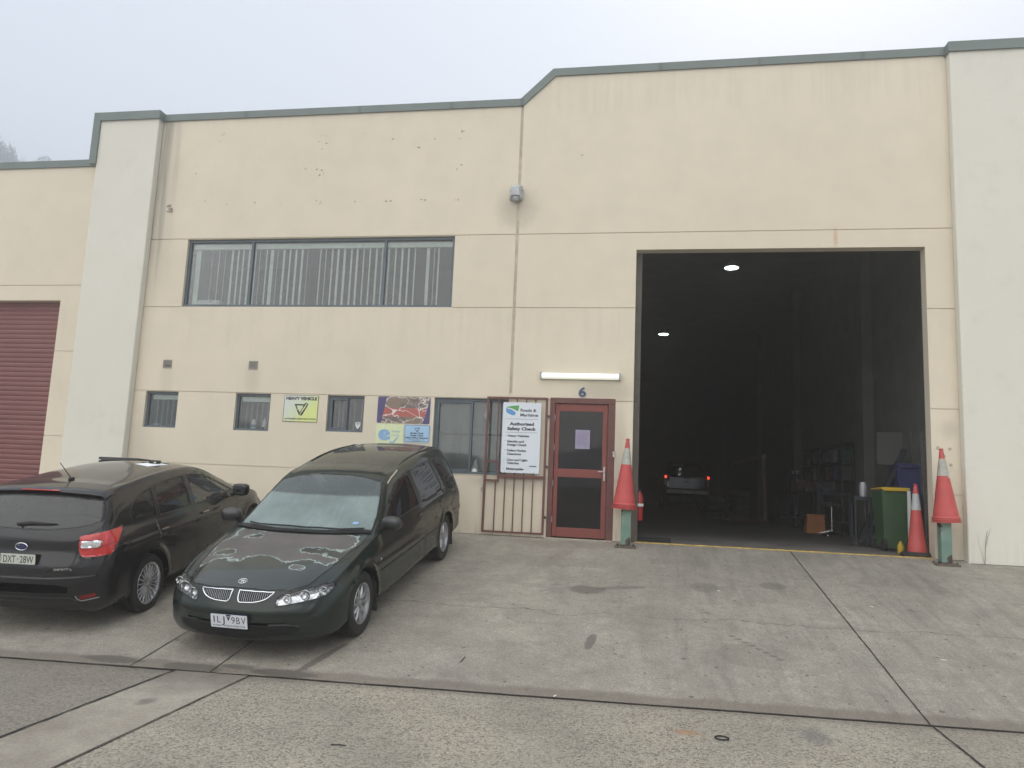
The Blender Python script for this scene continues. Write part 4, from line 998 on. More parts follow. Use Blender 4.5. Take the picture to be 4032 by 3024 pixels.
# ================================================================ workshop contents
def highbay(x, y, z, label):
    t = thing('high_bay_light', label, 'light', (x, y, z), group='high bay lights in the workshop')
    mb = MB(); mb.lathe([(.05, .20), (.07, .12), (.19, .06), (.21, .0), (.205, -.01)], (x, y, z), n=24, cap=True); mb.build('shade', M['galv'], t, smooth=True)
    mb = MB(); mb.lathe([(.18, -.015), (.18, -.020)], (x, y, z), n=24); mb.build('lamp', M['lamp'], t)
    mb = MB(); mb.cyl((x, y, z+.18), (x, y, 7.2), .008, n=6); mb.build('hanger', M['galv'], t)
n = N('lit_led_lamp'); n.b.inputs['Emission Color'].default_value = (.85, 1, .95, 1); n.b.inputs['Emission Strength'].default_value = 7; M['lamp'] = n.mat
highbay(2.52, 8.5, 6.95, 'lit round high bay lamp near the top of the doorway')
highbay(0.99, 16.5, 6.72, 'lit round high bay lamp deeper in the workshop, further left')
# wheelie bins
def wheelie(name, label, x, y, w, d, h, body, lid, rz=0, z0=0):
    t = thing(name, label, 'bin', (x, y, z0), (0, 0, rz))
    mb = MB(); a, b = w/2, d/2
    rs = [[(-a*.80, -b*.72, .05), (a*.80, -b*.72, .05), (a*.80, b*.85, .05), (-a*.80, b*.85, .05)], [(-a*.97, -b*.95, h*.90), (a*.97, -b*.95, h*.90), (a*.97, b, h*.90), (-a*.97, b, h*.90)],
          [(-a, -b, h*.90), (a, -b, h*.90), (a, b, h*.90), (-a, b, h*.90)], [(-a, -b, h*.95), (a, -b, h*.95), (a, b, h*.95), (-a, b, h*.95)]]
    mb.rings(rs); mb.build('bin_body', body, t, bevel=.015, world=False)
    mb = MB(); rs = [[(-a*1.03, -b*1.08, h*.953), (a*1.03, -b*1.08, h*.953), (a*1.03, b*1.02, h*.965), (-a*1.03, b*1.02, h*.965)], [(-a*1.0, -b*1.04, h*.98), (a*1.0, -b*1.04, h*.98), (a*1.0, b, h*1.0), (-a*1.0, b, h*1.0)]]
    mb.rings(rs); mb.cyl((-a*.8, b*1.12, h*.955), (a*.8, b*1.12, h*.955), .016, n=10)
    for s_ in (-1, 1): mb.box(s_*a*.8-.015, s_*a*.8+.015, b*.95, b*1.12, h*.94, h*.97)
    mb.build('lid', lid, t, bevel=.01, world=False)
    for s_ in (-1, 1):
        mb = MB(); mb.lathe([(.10, -.025), (.10, .025)], (s_*a*.82, b*.80, .10), 'x', 20); mb.build('wheel', M['rubber'], t, smooth=True, world=False)
    return t
M['bingreen'] = simple('dark_green_plastic', (0.035, 0.09, 0.035), .5, 0, .1, 5, grime=.3); M['binyellow'] = simple('yellow_plastic', (0.55, 0.36, 0.02), .5, 0, .1, 5); M['binblue'] = simple('blue_plastic', (0.022, 0.034, 0.14), .6, 0, .1, 5, grime=.3)
M['bindark'] = simple('dark_grey_plastic', (0.025, 0.025, 0.027), .5, 0, .2, 8)
wheelie('wheelie_bin', 'dark green wheelie bin with yellow lid just inside the doorway', 4.22, 1.45, .44, .55, 1.03, M['bingreen'], M['binyellow'], R(180))
wheelie('wheelie_bin', 'tall blue plastic bin behind the small cone inside the doorway', 4.76, 2.35, .40, .5, 1.47, M['binblue'], M['binblue'], R(180))
wheelie('wheelie_bin', 'black wheelie bin against the wall behind the black hatchback, only its lid showing', -8.36, -.66, .72, .52, 1.12, M['bindark'], M['bindark'], R(180), ground_z(0, -.8))
# posts, panels and ladder on the right
mb = MB(); mb.box(4.30, 4.345, .88, .92, 0, .98); mb.box(4.345, 4.40, .88, .91, .52, .60); o = mb.build('white_post', M['white'], None, bevel=.004); tag(o, 'thin white post standing between the green bin and the small cone', 'post')
ld = thing('ladder', 'light aluminium ladder leaning upright just inside the right jamb', 'ladder', (4.6, .7, 0))
mb = MB(); mb.bar((4.50, .62, .02), (4.495, .80, 1.95), .022, .05); mb.build('stile', M['steel'], ld); mb = MB(); mb.bar((4.86, .62, .02), (4.855, .80, 1.95), .022, .05); mb.build('stile', M['steel'], ld)
for k in range(7):
    q = .14+k*.27; mb = MB(); mb.cyl((4.5, .62+.09*q, q), (4.86, .62+.09*q, q), .014, n=8); mb.build('rung', M['steel'], ld)
M['greypanel'] = simple('grey_sheet', (0.10, 0.10, 0.10), .7, 0, .1, 4); 
for (x, y0, y1, z0, z1, lb) in ((4.985, 2.6, 3.3, .3, 2.08, 'tall grey sheet leaning on the workshop wall, further in'), (4.96, 1.6, 2.3, .9, 1.92, 'grey sheet on the workshop wall behind the blue bin')):
    mb = MB(); mb.box(x-.03, x, y0, y1, z0, z1); o = mb.build('leaning_panel', M['greypanel'], None); tag(o, lb, 'panel')
mb = MB(); mb.box(4.50, 4.99, 3.0, 3.02, 1.47, 2.08); o = mb.build('leaning_panel', M['greypanel'], None); tag(o, 'grey board standing out from the workshop wall above the leaning planks', 'panel')
M['plank'] = simple('dark_blue_steel_channel', (0.022, 0.027, 0.036), .5, .3, .2, 8)
for k, (a, b, lb) in enumerate((((4.75, 2.3, 1.72), (3.95, 2.3, .06), 'long dark steel channel leaning diagonally, upper of the pair'), ((4.72, 2.15, 1.30), (4.02, 2.15, .05), 'long dark steel channel leaning diagonally, lower of the pair'))):
    mb = MB(); mb.bar(a, b, .13 if k == 0 else .05, .08); o = mb.build('steel_channel', M['plank'], None, bevel=.004); tag(o, lb, 'beam', 'steel channels leaning by the bins')
# white jug, yellow object, orange crate
mb = MB(); mb.lathe([(.06, 0), (.07, .18), (.05, .25)], (3.95, 2.0, .86), n=12); o = mb.build('white_jug', M['galv'], None, smooth=True); tag(o, 'pale plastic jug on the stand left of the green bin', 'jug')
mb = MB(); mb.box(3.78, 4.08, 1.9, 2.2, .80, .86)
for a in (3.8, 4.06):
    for b in (1.93, 2.17): mb.box(a-.015, a+.015, b-.015, b+.015, 0, .80)
o = mb.build('steel_stand', M['plank'], None); tag(o, 'small dark steel stand under the pale jug', 'stand')
mb = MB(); mb.lathe([(.045, 0), (.05, .02), (.05, .12), (.02, .17), (.02, .19)], (4.15, .8, .0), n=14); o = mb.build('yellow_bottle', M['binyellow'], None, smooth=True); tag(o, 'small yellow bottle on the floor by the green bin', 'bottle')
M['orangecrate'] = simple('orange_brown_plastic', (0.25, 0.09, 0.015), .6, 0, .15, 6)
oc = thing('orange_crate', 'orange plastic crate on the workshop floor beside the stool', 'crate', (3.82, 5.0, 0))
mb = MB(); rs = [[(3.62, 4.85, .04), (4.02, 4.85, .04), (4.02, 5.15, .04), (3.62, 5.15, .04)], [(3.65, 4.88, .43), (3.99, 4.88, .43), (3.99, 5.12, .43), (3.65, 5.12, .43)]]
mb.rings(rs, cap=True); mb.build('crate_body', M['orangecrate'], oc, bevel=.01)
mb = MB(); mb.box(3.63, 4.01, 4.862, 4.872, .40, .44); mb.box(3.76, 3.88, 4.858, 4.87, .32, .36); mb.build('rim', M['orangecrate'], oc)
st = thing('stool', 'black swivel stool with chrome column and star base', 'stool', (4.07, 4.6, 0))
M['chrome'] = simple('chrome', (0.75, 0.77, 0.78), .15, 1.0, .03, 5)
mb = MB(); mb.lathe([(.17, .62), (.18, .64), (.18, .68), (.16, .70)], (4.07, 4.6, 0), n=20); mb.build('seat', M['rubber'], st, smooth=True)
mb = MB(); mb.cyl((4.07, 4.6, .12), (4.07, 4.6, .62), .018); mb.build('column', M['chrome'], st, smooth=True)
for k in range(5):
    a = R(20+72*k); mb = MB(); mb.bar((4.07, 4.6, .13), (4.07+.24*math.cos(a), 4.6+.24*math.sin(a), .07), .03, .02); mb.lathe([(.022, -.01), (.022, .01)], (4.07+.24*math.cos(a), 4.6+.24*math.sin(a), .025), 'x', 10); mb.build('leg', M['chrome'], st)
for s_ in (-1, 1):
    mb = MB(); mb.bar((4.07+s_*.2, 4.55, .69), (4.07+s_*.2, 4.6, .80), .02, .02); mb.build('arm', M['chrome'], st)
# benches and machines along the right wall
wb = thing('workbench', 'cluttered dark steel workbench along the workshop wall behind the stool', 'workbench', (4.5, 8.0, 0))
mb = MB(); mb.box(4.0, 4.75, 5.6, 10.4, .86, .92); mb.build('bench_top', M['plank'], wb)
for a in (4.05, 4.70):
    for b in (5.65, 8.0, 10.35): mb = MB(); mb.box(a-.03, a+.03, b-.03, b+.03, 0, .86); mb.build('leg', M['plank'], wb)
mb = MB(); mb.box(4.02, 4.73, 5.62, 10.38, .25, .28); mb.build('shelf', M['plank'], wb)
def tyre_prof(ro, ri, w, o, axis='z'):
    h = w/2; return [(ri, -h*.85), (ro-.035, -h), (ro-.01, -h*.8), (ro, -h*.5), (ro, h*.5), (ro-.01, h*.8), (ro-.035, h), (ri, h*.85), (ri, -h*.85)]
rnd = random.Random(21)
cols = [('grey_tool', (.09, .09, .095)), ('red_tool', (.07, .014, .012)), ('white_tool', (.22, .22, .21)), ('blue_tool', (.04, .07, .2)), ('green_tool', (.05, .14, .1))]
for c, v in cols: M[c] = simple(c+'_paint', tuple(q*.5 for q in v), .4, .1, .1, 9)
def benchgrinder(x, y, z):
    t = thing('bench_grinder', 'bench grinder with pale wheel on the workbench', 'grinder', (x, y, z))
    mb = MB(); mb.cyl((x-.11, y, z+.14), (x+.11, y, z+.14), .06, n=16); mb.box(x-.08, x+.08, y-.06, y+.06, z, z+.10); mb.build('motor', M['grey_tool'], t, smooth=True)
    for s_ in (-1, 1): mb = MB(); mb.lathe([(.085, -.012), (.085, .012)], (x+s_*.15, y, z+.15), 'x', 20); mb.build('wheel', M['white_tool'], t, smooth=True)
benchgrinder(4.3, 6.0, .92)
tools = [('toolbox', 'red metal toolbox on the far half of the workbench', 4.35, 8.3, .5, .25, .26, 'red_tool'), ('parts_tray', 'grey parts tray on the workbench', 4.25, 7.3, .3, .22, .10, 'grey_tool'), ('battery_charger', 'blue battery charger beside the parts tray', 4.35, 6.7, .24, .2, .24, 'blue_tool'), ('carton', 'pale carton at the back of the workbench', 4.4, 9.3, .34, .3, .30, 'white_tool')]
for nm, lb, x, y, a, b, h, c in tools:
    t = thing(nm, lb, nm.split('_')[-1], (x, y, .92)); mb = MB(); mb.box(x-a/2, x+a/2, y-b/2, y+b/2, .92, .92+h*.8); mb.build('body', M[c], t, bevel=.01)
    mb = MB(); mb.box(x-a/2-.004, x+a/2+.004, y-b/2-.004, y+b/2+.004, .921+h*.8, .92+h); mb.tube([(x-a*.25, y, .92+h), (x-a*.2, y, .95+h), (x+a*.2, y, .95+h), (x+a*.25, y, .92+h)], .008, 6); mb.build('lid', M[c], t, bevel=.006)
# engine crane, gas bottles, tyre stacks
ec = thing('engine_crane', 'tall dark engine crane on the workshop floor beyond the crate', 'crane', (3.4, 9.0, 0))
mb = MB(); mb.bar((3.5, 9.2, .1), (3.45, 9.1, 1.9), .09, .09); mb.build('mast', M['red_tool'], ec)
mb = MB(); mb.bar((3.45, 9.1, 1.88), (2.5, 8.8, 1.55), .07, .07); mb.build('boom', M['red_tool'], ec)
for s_ in (-.35, .35): mb = MB(); mb.bar((3.5, 9.2+s_*.6, .1), (2.4, 8.9+s_, .08), .07, .07); mb.build('leg', M['red_tool'], ec)
for k, (x, y, c, lb) in enumerate(((4.75, 11.2, 'green_tool', 'dark green gas cylinder, nearer of the two past the workbench'), (4.72, 11.6, 'blue_tool', 'blue gas cylinder, farther of the two past the workbench'))):
    t = thing('gas_cylinder', lb, 'gas cylinder', (x, y, 0), group='gas cylinders by the wall'); mb = MB(); mb.lathe([(.11, 0), (.115, .02), (.115, 1.25), (.09, 1.36), (.03, 1.43)], (x, y, 0), n=18); mb.build('tank', M[c], t, smooth=True)
    mb = MB(); mb.lathe([(.03, 1.43), (.03, 1.5), (.05, 1.5), (.05, 1.53)], (x, y, 0), n=10); mb.build('valve', M['steel'], t, smooth=True)
for k in range(7):
    x, y = ((3.2, 12.0), (2.55, 12.6))[k // 4]; z = .11+(k % 4)*.21
    t = MB(); t.lathe(tyre_prof(.31, .2, .2, None), (x, y, z), n=26, cap=False)
    o = t.build('loose_tyre', M['rubber'], None, smooth=True)
    tag(o, ['bottom tyre', 'second tyre from the bottom', 'third tyre from the bottom', 'top tyre'][k % 4]+(' of the four-high stack in the workshop' if k < 4 else ' of the three-high stack in the workshop') if not (k == 6) else 'top tyre of the three-high stack in the workshop', 'tyre', 'stacked tyres in the workshop')
# more clutter along the wall
sf = thing('steel_shelf', 'tall dark open steel shelf against the workshop wall behind the workbench', 'shelf', (4.82, 8.0, 0))
for y in (6.2, 8.2, 10.2):
    for x in (4.70, 4.96): mb = MB(); mb.box(x-.02, x+.02, y-.02, y+.02, 0, 2.1); mb.build('upright', M['plank'], sf)
for z in (1.20, 1.62, 2.05): mb = MB(); mb.box(4.68, 4.98, 6.18, 10.22, z, z+.03); mb.build('shelf_board', M['plank'], sf)
rnd = random.Random(33); tn = ['grey', 'brown', 'dull white', 'blue', 'green']; cc = ['grey_tool', 'red_tool', 'white_tool', 'blue_tool', 'green_tool']
k = 0
for lv, z in enumerate((1.23, 1.65)):
    for q in range(6):
        y = 6.45+q*.68; w_, d_, h_ = rnd.uniform(.10, .13), rnd.uniform(.12, .24), rnd.uniform(.16, .34); ci = (k*3+lv) % 5
        mb = MB(); mb.box(4.83-w_, 4.83+w_, y-d_, y+d_, z, z+h_); mb.box(4.83-w_-.004, 4.83+w_+.004, y-d_-.004, y+d_+.004, z+h_*.82, z+h_*.9)
        o = mb.build('storage_box', M[cc[ci]], None, bevel=.008)
        tag(o, '%s storage box, number %s from the doorway on the %s shelf' % (tn[ci], ['one', 'two', 'three', 'four', 'five', 'six'][q], ['lower', 'upper'][lv]), 'box', 'storage boxes on the steel shelf'); k += 1
# red drum sleeve and floor plate by the left jamb
rp = thing('red_fire_extinguisher', 'red fire extinguisher on the wall just inside the left door jamb', 'fire extinguisher', (.075, .34, .33))
mb = MB(); mb.lathe([(.055, 0), (.062, .02), (.062, .38), (.035, .44), (.02, .46)], (.082, .37, .33), n=18); M['fired'] = simple('extinguisher_red', (.35, .02, .02), .35); mb.build('cylinder', M['fired'], rp, smooth=True)
mb = MB(); mb.box(.055, .15, .30, .305, .555, .60); mb.build('label', M['white'], rp); mb = MB(); mb.box(.06, .12, .35, .39, .79, .83); mb.build('valve', M['black'], rp)
mb = MB(); mb.box(.06, .60, .42, .78, 0, .045); o = mb.build('rubber_ramp', M['rubber'], None, bevel=.01); tag(o, 'flat black rubber ramp on the floor inside the left jamb', 'ramp')
# pallet racking on the left side
rk = thing('pallet_rack', 'dim steel shelving rack along the left side of the workshop', 'rack', (-.9, 10, 0))
for y in (8.0, 10.5, 13.0):
    for x in (-1.3, -.5): mb = MB(); mb.box(x-.04, x+.04, y-.04, y+.04, 0, 3.2); mb.build('upright', M['blue_tool'], rk)
for z in (.8, 1.8, 2.8): mb = MB(); mb.box(-1.34, -.46, 8, 13, z, z+.06); mb.build('shelf', M['plank'], rk)

# ================================================================ far tree in the fog
def tree(x, y, H, label, seed, zb=0.0):
    rnd = random.Random(seed); t = thing('eucalyptus_tree', label, 'tree', (x, y, zb))
    mb = MB(); mb.tube([(x, y, zb-.5), (x+.3, y, zb+H*.3), (x-.2, y, zb+H*.6), (x+.2, y, zb+H*.8)], [.55, .42, .28, .12], 10)
    tips = []
    for k in range(9):
        a = k*2.4; z0 = zb+H*(.42+.045*k); L = H*(.24-.012*k)
        e = (x+math.cos(a)*L, y+math.sin(a)*L, z0+L*.75); mb.tube([(x, y, z0), ((x+e[0])/2, (y+e[1])/2, z0+L*.3), e], [.2, .13, .05], 6); tips.append(e)
    mb.build('trunk', M['bark'], t, smooth=True)
    tips.append((x, y, zb+H*.95)); tips.append((x+1.2, y, zb+H*.90)); tips.append((x-1.8, y+.5, zb+H*.92)); tips.append((x-3.5, y, zb+H*.93)); mb = MB()
    vs = []; fs = []
    for (a, b, c) in tips:
        for q in range(7):
            R_ = rnd.uniform(.9, 1.7); cc = Vector((a+rnd.gauss(0, 1.1), b+rnd.gauss(0, 1.1), c+rnd.gauss(0, .8)))
            for i in range(170):
                d = Vector((rnd.gauss(0, 1), rnd.gauss(0, 1), rnd.gauss(0, .7))).normalized()*R_*rnd.uniform(.45, 1)**.6; p = cc+d
                u = Vector((rnd.gauss(0, 1), rnd.gauss(0, 1), rnd.gauss(0, 1))).normalized(); v = u.orthogonal().normalized(); s_ = rnd.uniform(.09, .2)
                k = len(vs); vs += [p+u*s_, p+v*s_*.5, p-u*s_, p-v*s_*.5]; fs.append((k, k+1, k+2, k+3))
    mb.add(vs, fs); mb.build('crown', M['leaf'], t, fix=False)
M['bark'] = simple('pale_bark', (.25, .22, .18), .9); 
n = N('eucalyptus_leaf'); M['leaf'] = n.set(n.mix(n.noise(.6, 3), (.05, .075, .04), (.09, .115, .06)), .7, 0)
# ================================================================ cars
def hermite(P, t, ts):
    P = np.asarray(P, float); dt = np.diff(t); sh = (-1,)+(1,)*(P.ndim-1)
    d = np.diff(P, axis=0)/dt.reshape(sh)
    m = np.empty_like(P); m[0] = d[0]; m[-1] = d[-1]
    a, b = dt[:-1].reshape(sh), dt[1:].reshape(sh)
    m[1:-1] = (d[:-1]*b+d[1:]*a)/(a+b)
    i = np.clip(np.searchsorted(t, ts, side='right')-1, 0, len(t)-2)
    h = dt[i].reshape(sh); u = ((ts-t[i])/dt[i]).reshape(sh)
    return (2*u**3-3*u**2+1)*P[i]+(u**3-2*u**2+u)*h*m[i]+(-2*u**3+3*u**2)*P[i+1]+(u**3-u**2)*h*m[i+1]
def body_surface(rows, step=0.0115, warp=None, crown=0.012, tumble=0.0):
    net = []
    for (y, zb, w, zs, ws, zr, wr, zt) in rows:
        h = zs-zb
        c = [(0, zb), (w*.55, zb), (w*.90, zb+.004), (w*.975, zb+.10*h), (w*.995, zb+.30*h), (w, zb+.55*h), (w*.992, zb+.80*h), (ws+.25*(w-ws), zs-.035*min(1, h/.4)), (ws, zs),
             (ws+(wr-ws)*.30+.006, zs+(zr-zs)*.33), (ws+(wr-ws)*.66+.008, zs+(zr-zs)*.70), (wr, zr), (wr*.86, zr+(zt-zr)*.45), (wr*.5, zr+(zt-zr)*.86), (0, zt)]
        full = [(x, y, z) for x, z in c]+[(-x, y, z) for x, z in reversed(c[:-1])]
        net.append(full)
    net = np.array(net)
    dr = np.linalg.norm(np.diff(net, axis=0), axis=2); tr = np.concatenate([[0], np.cumsum(np.maximum(dr.mean(1), dr.max(1)*.6))])
    dc = np.linalg.norm(np.diff(net, axis=1), axis=2).mean(0); tc = np.concatenate([[0], np.cumsum(dc)])
    nu = int(tr[-1]/step); nv = int(tc[-1]/step/2)*2+1
    us = np.linspace(0, tr[-1], nu); vs = np.linspace(0, tc[-1], nv)
    A = hermite(net, tr, us); B = hermite(np.swapaxes(A, 0, 1), tc, vs); V = np.swapaxes(B, 0, 1)
    if warp: V = warp(V)
    return V
def seg_snap(P, poly, tol):
    """move 2D points lying within tol of the polyline onto it"""
    poly = np.asarray(poly, float); best = np.full(len(P), 1e9); out = P.copy()
    for a, b in zip(poly, np.roll(poly, -1, 0)):
        d = b-a; L = (d@d) or 1e-12
        t = np.clip(((P-a)@d)/L, 0, 1); q = a+t[:, None]*d; dist = np.linalg.norm(P-q, axis=1)
        k = (dist < best); best[k] = dist[k]; m = k & (dist < tol); out[m] = q[m]
        far = k & (dist >= tol); out[far] = P[far]
    return out, best
def inside(P, poly):
    poly = np.asarray(poly, float); r = np.zeros(len(P), bool); x, y = P[:, 0], P[:, 1]
    for (x0, y0), (x1, y1) in zip(poly, np.roll(poly, -1, 0)):
        c = ((y0 > y) != (y1 > y)) & (x < (x1-x0)*(y-y0)/((y1-y0) or 1e-12)+x0); r ^= c
    return r
def smooth_poly(pts, n=8, closed=True, sharp=()):
    """rounded closed outline through the points; indices in sharp stay corners"""
    P = [np.array(p, float) for p in pts]; out = []; N_ = len(P)
    for i in range(N_):
        p0, p1, p2, p3 = P[(i-1) % N_], P[i], P[(i+1) % N_], P[(i+2) % N_]
        m1 = (p2-p0)/2*(0 if i in sharp else 1); m2 = (p3-p1)/2*(0 if (i+1) % N_ in sharp else 1)
        if i in sharp: m1 = (p2-p1)*.9
        if (i+1) % N_ in sharp: m2 = (p2-p1)*.9
        for k in range(n):
            u = k/n; out.append((2*u**3-3*u**2+1)*p1+(u**3-2*u**2+u)*m1+(-2*u**3+3*u**2)*p2+(u**3-u**2)*m2)
    return np.array(out)
def inset(poly, d):
    P = np.asarray(poly, float); a = P-np.roll(P, 1, 0); b = np.roll(P, -1, 0)-P
    area = 0.5*np.sum(P[:, 0]*np.roll(P[:, 1], -1)-np.roll(P[:, 0], -1)*P[:, 1]); sg = 1 if area > 0 else -1
    na = np.stack([-a[:, 1], a[:, 0]], 1)/np.maximum(np.linalg.norm(a, axis=1, keepdims=True), 1e-9)*sg; nb = np.stack([-b[:, 1], b[:, 0]], 1)/np.maximum(np.linalg.norm(b, axis=1, keepdims=True), 1e-9)*sg
    m = na+nb; L = np.linalg.norm(m, axis=1, keepdims=True); m /= np.maximum(L, 1e-9)
    k = np.minimum(1/np.maximum((m*na).sum(1, keepdims=True), .4), 2.2)
    return P+m*d*k
AX = {'side': (1, 2), 'front': (0, 2), 'top': (0, 1)}
class Body:
    def __init__(s, V):
        s.nu, s.nv = V.shape[:2]; s.P = V.reshape(-1, 3).copy()
        i, j = np.meshgrid(np.arange(s.nu-1), np.arange(s.nv-1), indexing='ij'); a = (i*s.nv+j).ravel()
        s.F = np.stack([a, a+s.nv, a+s.nv+1, a+1], 1); s.lab = np.zeros(len(s.F), int); s.names = ['body']; s.regions = []
    def cen(s): return s.P[s.F].mean(1)
    def nrm(s):
        q = s.P[s.F]; n = np.cross(q[:, 2]-q[:, 0], q[:, 3]-q[:, 1]); L = np.linalg.norm(n, axis=1, keepdims=True); return n/np.maximum(L, 1e-12)
    def region(s, name, view, poly, cond, mirror=True, tol=.0085, overwrite=True):
        """cut the outline into the skin and label what lies inside"""
        ax = AX[view]
        polys = [np.asarray(poly)]
        if mirror and view != 'side': q = polys[0].copy(); q[:, 0] *= -1; polys.append(q[::-1])
        if name not in s.names: s.names.append(name)
        L = s.names.index(name)
        for pg in polys:
            vm = cond(s.P)
            idx = np.nonzero(vm)[0]; Q = s.P[idx][:, ax]; Q2, _ = seg_snap(Q, pg, tol)
            s.P[np.ix_(idx, ax)] = Q2
            c = s.cen(); m = cond(c) & inside(c[:, ax], pg)
            if not overwrite: m &= s.lab == 0
            s.lab[m] = L
        s.regions.append((name, view, polys))
    def glazed(s, name, view, poly, cond, wid, mirror=True):
        s.region('rubber_trim', view, poly, cond, mirror); s.region(name, view, inset(poly, wid), cond, mirror)
    def rim(s, name, width, newname):
        """faces of a region that lie within width of its outline become a border region"""
        if newname not in s.names: s.names.append(newname)
        c = s.cen(); L = s.names.index(name); K = s.names.index(newname)
        for nm, view, polys in s.regions:
            if nm != name: continue
            for pg in polys:
                idx = np.nonzero(s.lab == L)[0]
                if not len(idx): continue
                _, d = seg_snap(c[idx][:, AX[view]], pg, 0); ins = inside(c[idx][:, AX[view]], pg)
                s.lab[idx[(d < width) & ins]] = K
    def pair(s, name, labs, mats, parent, **k):
        return [s.mesh(name, labs, mats, parent, side=q, **k) for q in (-1, 1)]
    def mesh(s, name, labs, mats, parent, offset=0.0, thick=0, side=0):
        ids = [s.names.index(l) for l in labs if l in s.names]; m = np.isin(s.lab, ids)
        if side: m &= s.cen()[:, 0]*side > 0
        F = s.F[m]; lab = s.lab[m]
        if not len(F): return None
        used = np.unique(F); mp = np.full(len(s.P), -1); mp[used] = np.arange(len(used)); P = s.P.copy()
        if offset:
            n = s.nrm(); vn = np.zeros_like(P)
            for k in range(4): np.add.at(vn, s.F[:, k], n)
            vn /= np.maximum(np.linalg.norm(vn, axis=1, keepdims=True), 1e-9); P = P + s.sgn*vn*offset
        me = bpy.data.meshes.new(name); P = P[used]; F = mp[F]
        me.vertices.add(len(P)); me.vertices.foreach_set('co', P.ravel().astype(np.float32))
        me.loops.add(F.size); me.loops.foreach_set('vertex_index', (F if s.sgn > 0 else F[:, ::-1]).ravel().astype(np.int32))
        me.polygons.add(len(F)); me.polygons.foreach_set('loop_start', np.arange(0, F.size, 4, dtype=np.int32))
        try: me.polygons.foreach_set('loop_total', np.full(len(F), 4, dtype=np.int32))
        except Exception: pass
        ml = mats if isinstance(mats, (list, tuple)) else [mats]
        for q in ml: me.materials.append(q)
        if len(ml) > 1:
            lk = {i: k for k, i in enumerate(ids)}; me.polygons.foreach_set('material_index', np.array([lk[int(l)] for l in lab], dtype=np.int32)[:len(F)])
        me.polygons.foreach_set('use_smooth', np.ones(len(F), bool)); me.update(calc_edges=True); me.validate()
        o = bpy.data.objects.new(name, me); COL.objects.link(o); o.parent = parent
        if thick: b = o.modifiers.new('s', 'SOLIDIFY'); b.thickness = thick; b.offset = -1
        return o
    def finish(s):
        # which way is outward
        n = s.nrm(); c = s.cen(); k = np.argmax(c[:, 2]); s.sgn = 1 if n[k, 2] > 0 else -1
        s.bvh = BVHTree.FromPolygons([tuple(p) for p in s.P.tolist()], [tuple(f) for f in s.F.tolist()])
    def hit(s, o, d):
        p, n, i, L = s.bvh.ray_cast(Vector(o), Vector(d))
        if p is None: return None, None
        if n.dot(Vector(d)) > 0: n = -n
        return p, n
    def side(s, y, z, sx=1): return s.hit((sx*3, y, z), (-sx, 0, 0))
    def front(s, x, z): return s.hit((x, 8, z), (0, -1, 0))
    def rear(s, x, z): return s.hit((x, -8, z), (0, 1, 0))
    def top(s, x, y): return s.hit((x, y, 4), (0, 0, -1))
    def line(s, mb, view, pts, wid=.005, lift=.0015, sx=1, step=.015):
        """thin dark strip lying on the skin (a shut line or a moulding)"""
        P = []
        for (a, b), (c, d) in zip(pts[:-1], pts[1:]):
            k = max(1, int(math.hypot(c-a, d-b)/step))
            P += [(a+(c-a)*i/k, b+(d-b)*i/k) for i in range(k)]
        P.append(pts[-1]); H = []
        for a, b in P:
            p, n = {'side': lambda: s.side(a, b, sx), 'front': lambda: s.front(a, b), 'rear': lambda: s.rear(a, b), 'top': lambda: s.top(a, b)}[view]()
            if p is not None: H.append((p, n))
        vs = []
        for i, (p, n) in enumerate(H):
            t = H[min(i+1, len(H)-1)][0]-H[max(i-1, 0)][0]
            if t.length < 1e-9: t = Vector((0, 1, 0))
            c = n.cross(t).normalized()*wid/2; q = p+n*lift; vs += [q+c, q-c]
        if len(vs) >= 4: mb.add(vs, [(2*i, 2*i+1, 2*i+3, 2*i+2) for i in range(len(H)-1)])
def paint(name, col, flake=0.25, coat=.8, rough=.35, dust=.04, dustcol=(.2, .19, .17)):
    n = N(name); f = n.noise(2.0, 5, .6)
    c = n.mix(n.ramp(f, [(.35, 0), (.7, 1)]), tuple(x*.85 for x in col), tuple(x*1.2 for x in col))
    z = n.sep()[2]; d = n.math('MULTIPLY', n.ramp(n.noise(3.5, 6, .7), [(.35, 0), (.75, 1)]), dust)
    d = n.math('ADD', d, n.math('MULTIPLY', n.math('SUBTRACT', 1.0, n.smooth(z, .12, .4)), .05))
    c = n.mix(d, c, dustcol)
    n.set(c, n.math('MULTIPLY_ADD', n.noise(6, 4), .15, rough), flake)
    n.b.inputs['Specular IOR Level'].default_value = .12; n.b.inputs['Coat Weight'].default_value = coat; n.link(n.math('MULTIPLY_ADD', n.noise(5, 5, .7), .10, .02), n.b.inputs['Coat Roughness'])
    return n.mat
M['green_paint'] = paint('dark_green_metallic_paint', (0.009, 0.017, 0.0135), .15, .8, .45, .025)
M['black_paint'] = paint('black_pearl_paint', (0.005, 0.005, 0.0065), .0, 1.0, .4, .012)
M['pickup_paint'] = paint('pickup_grey_paint', (0.045, 0.048, 0.052), .5, 1.0, .35, .05)
M['carglass'] = glass('car_glass', (0.50, 0.58, 0.55), 1.5, .03, .01, (.4, .45, .43), gain=1.5)
M['tintglass'] = glass('tinted_car_glass', (0.20, 0.23, 0.22), 1.45, .03, .01, (.3, .3, .3), gain=1.0)
M['privglass'] = glass('rear_tinted_glass', (0.07, 0.08, 0.085), 1.5, .03, .01, (.3, .3, .3), gain=1.5)
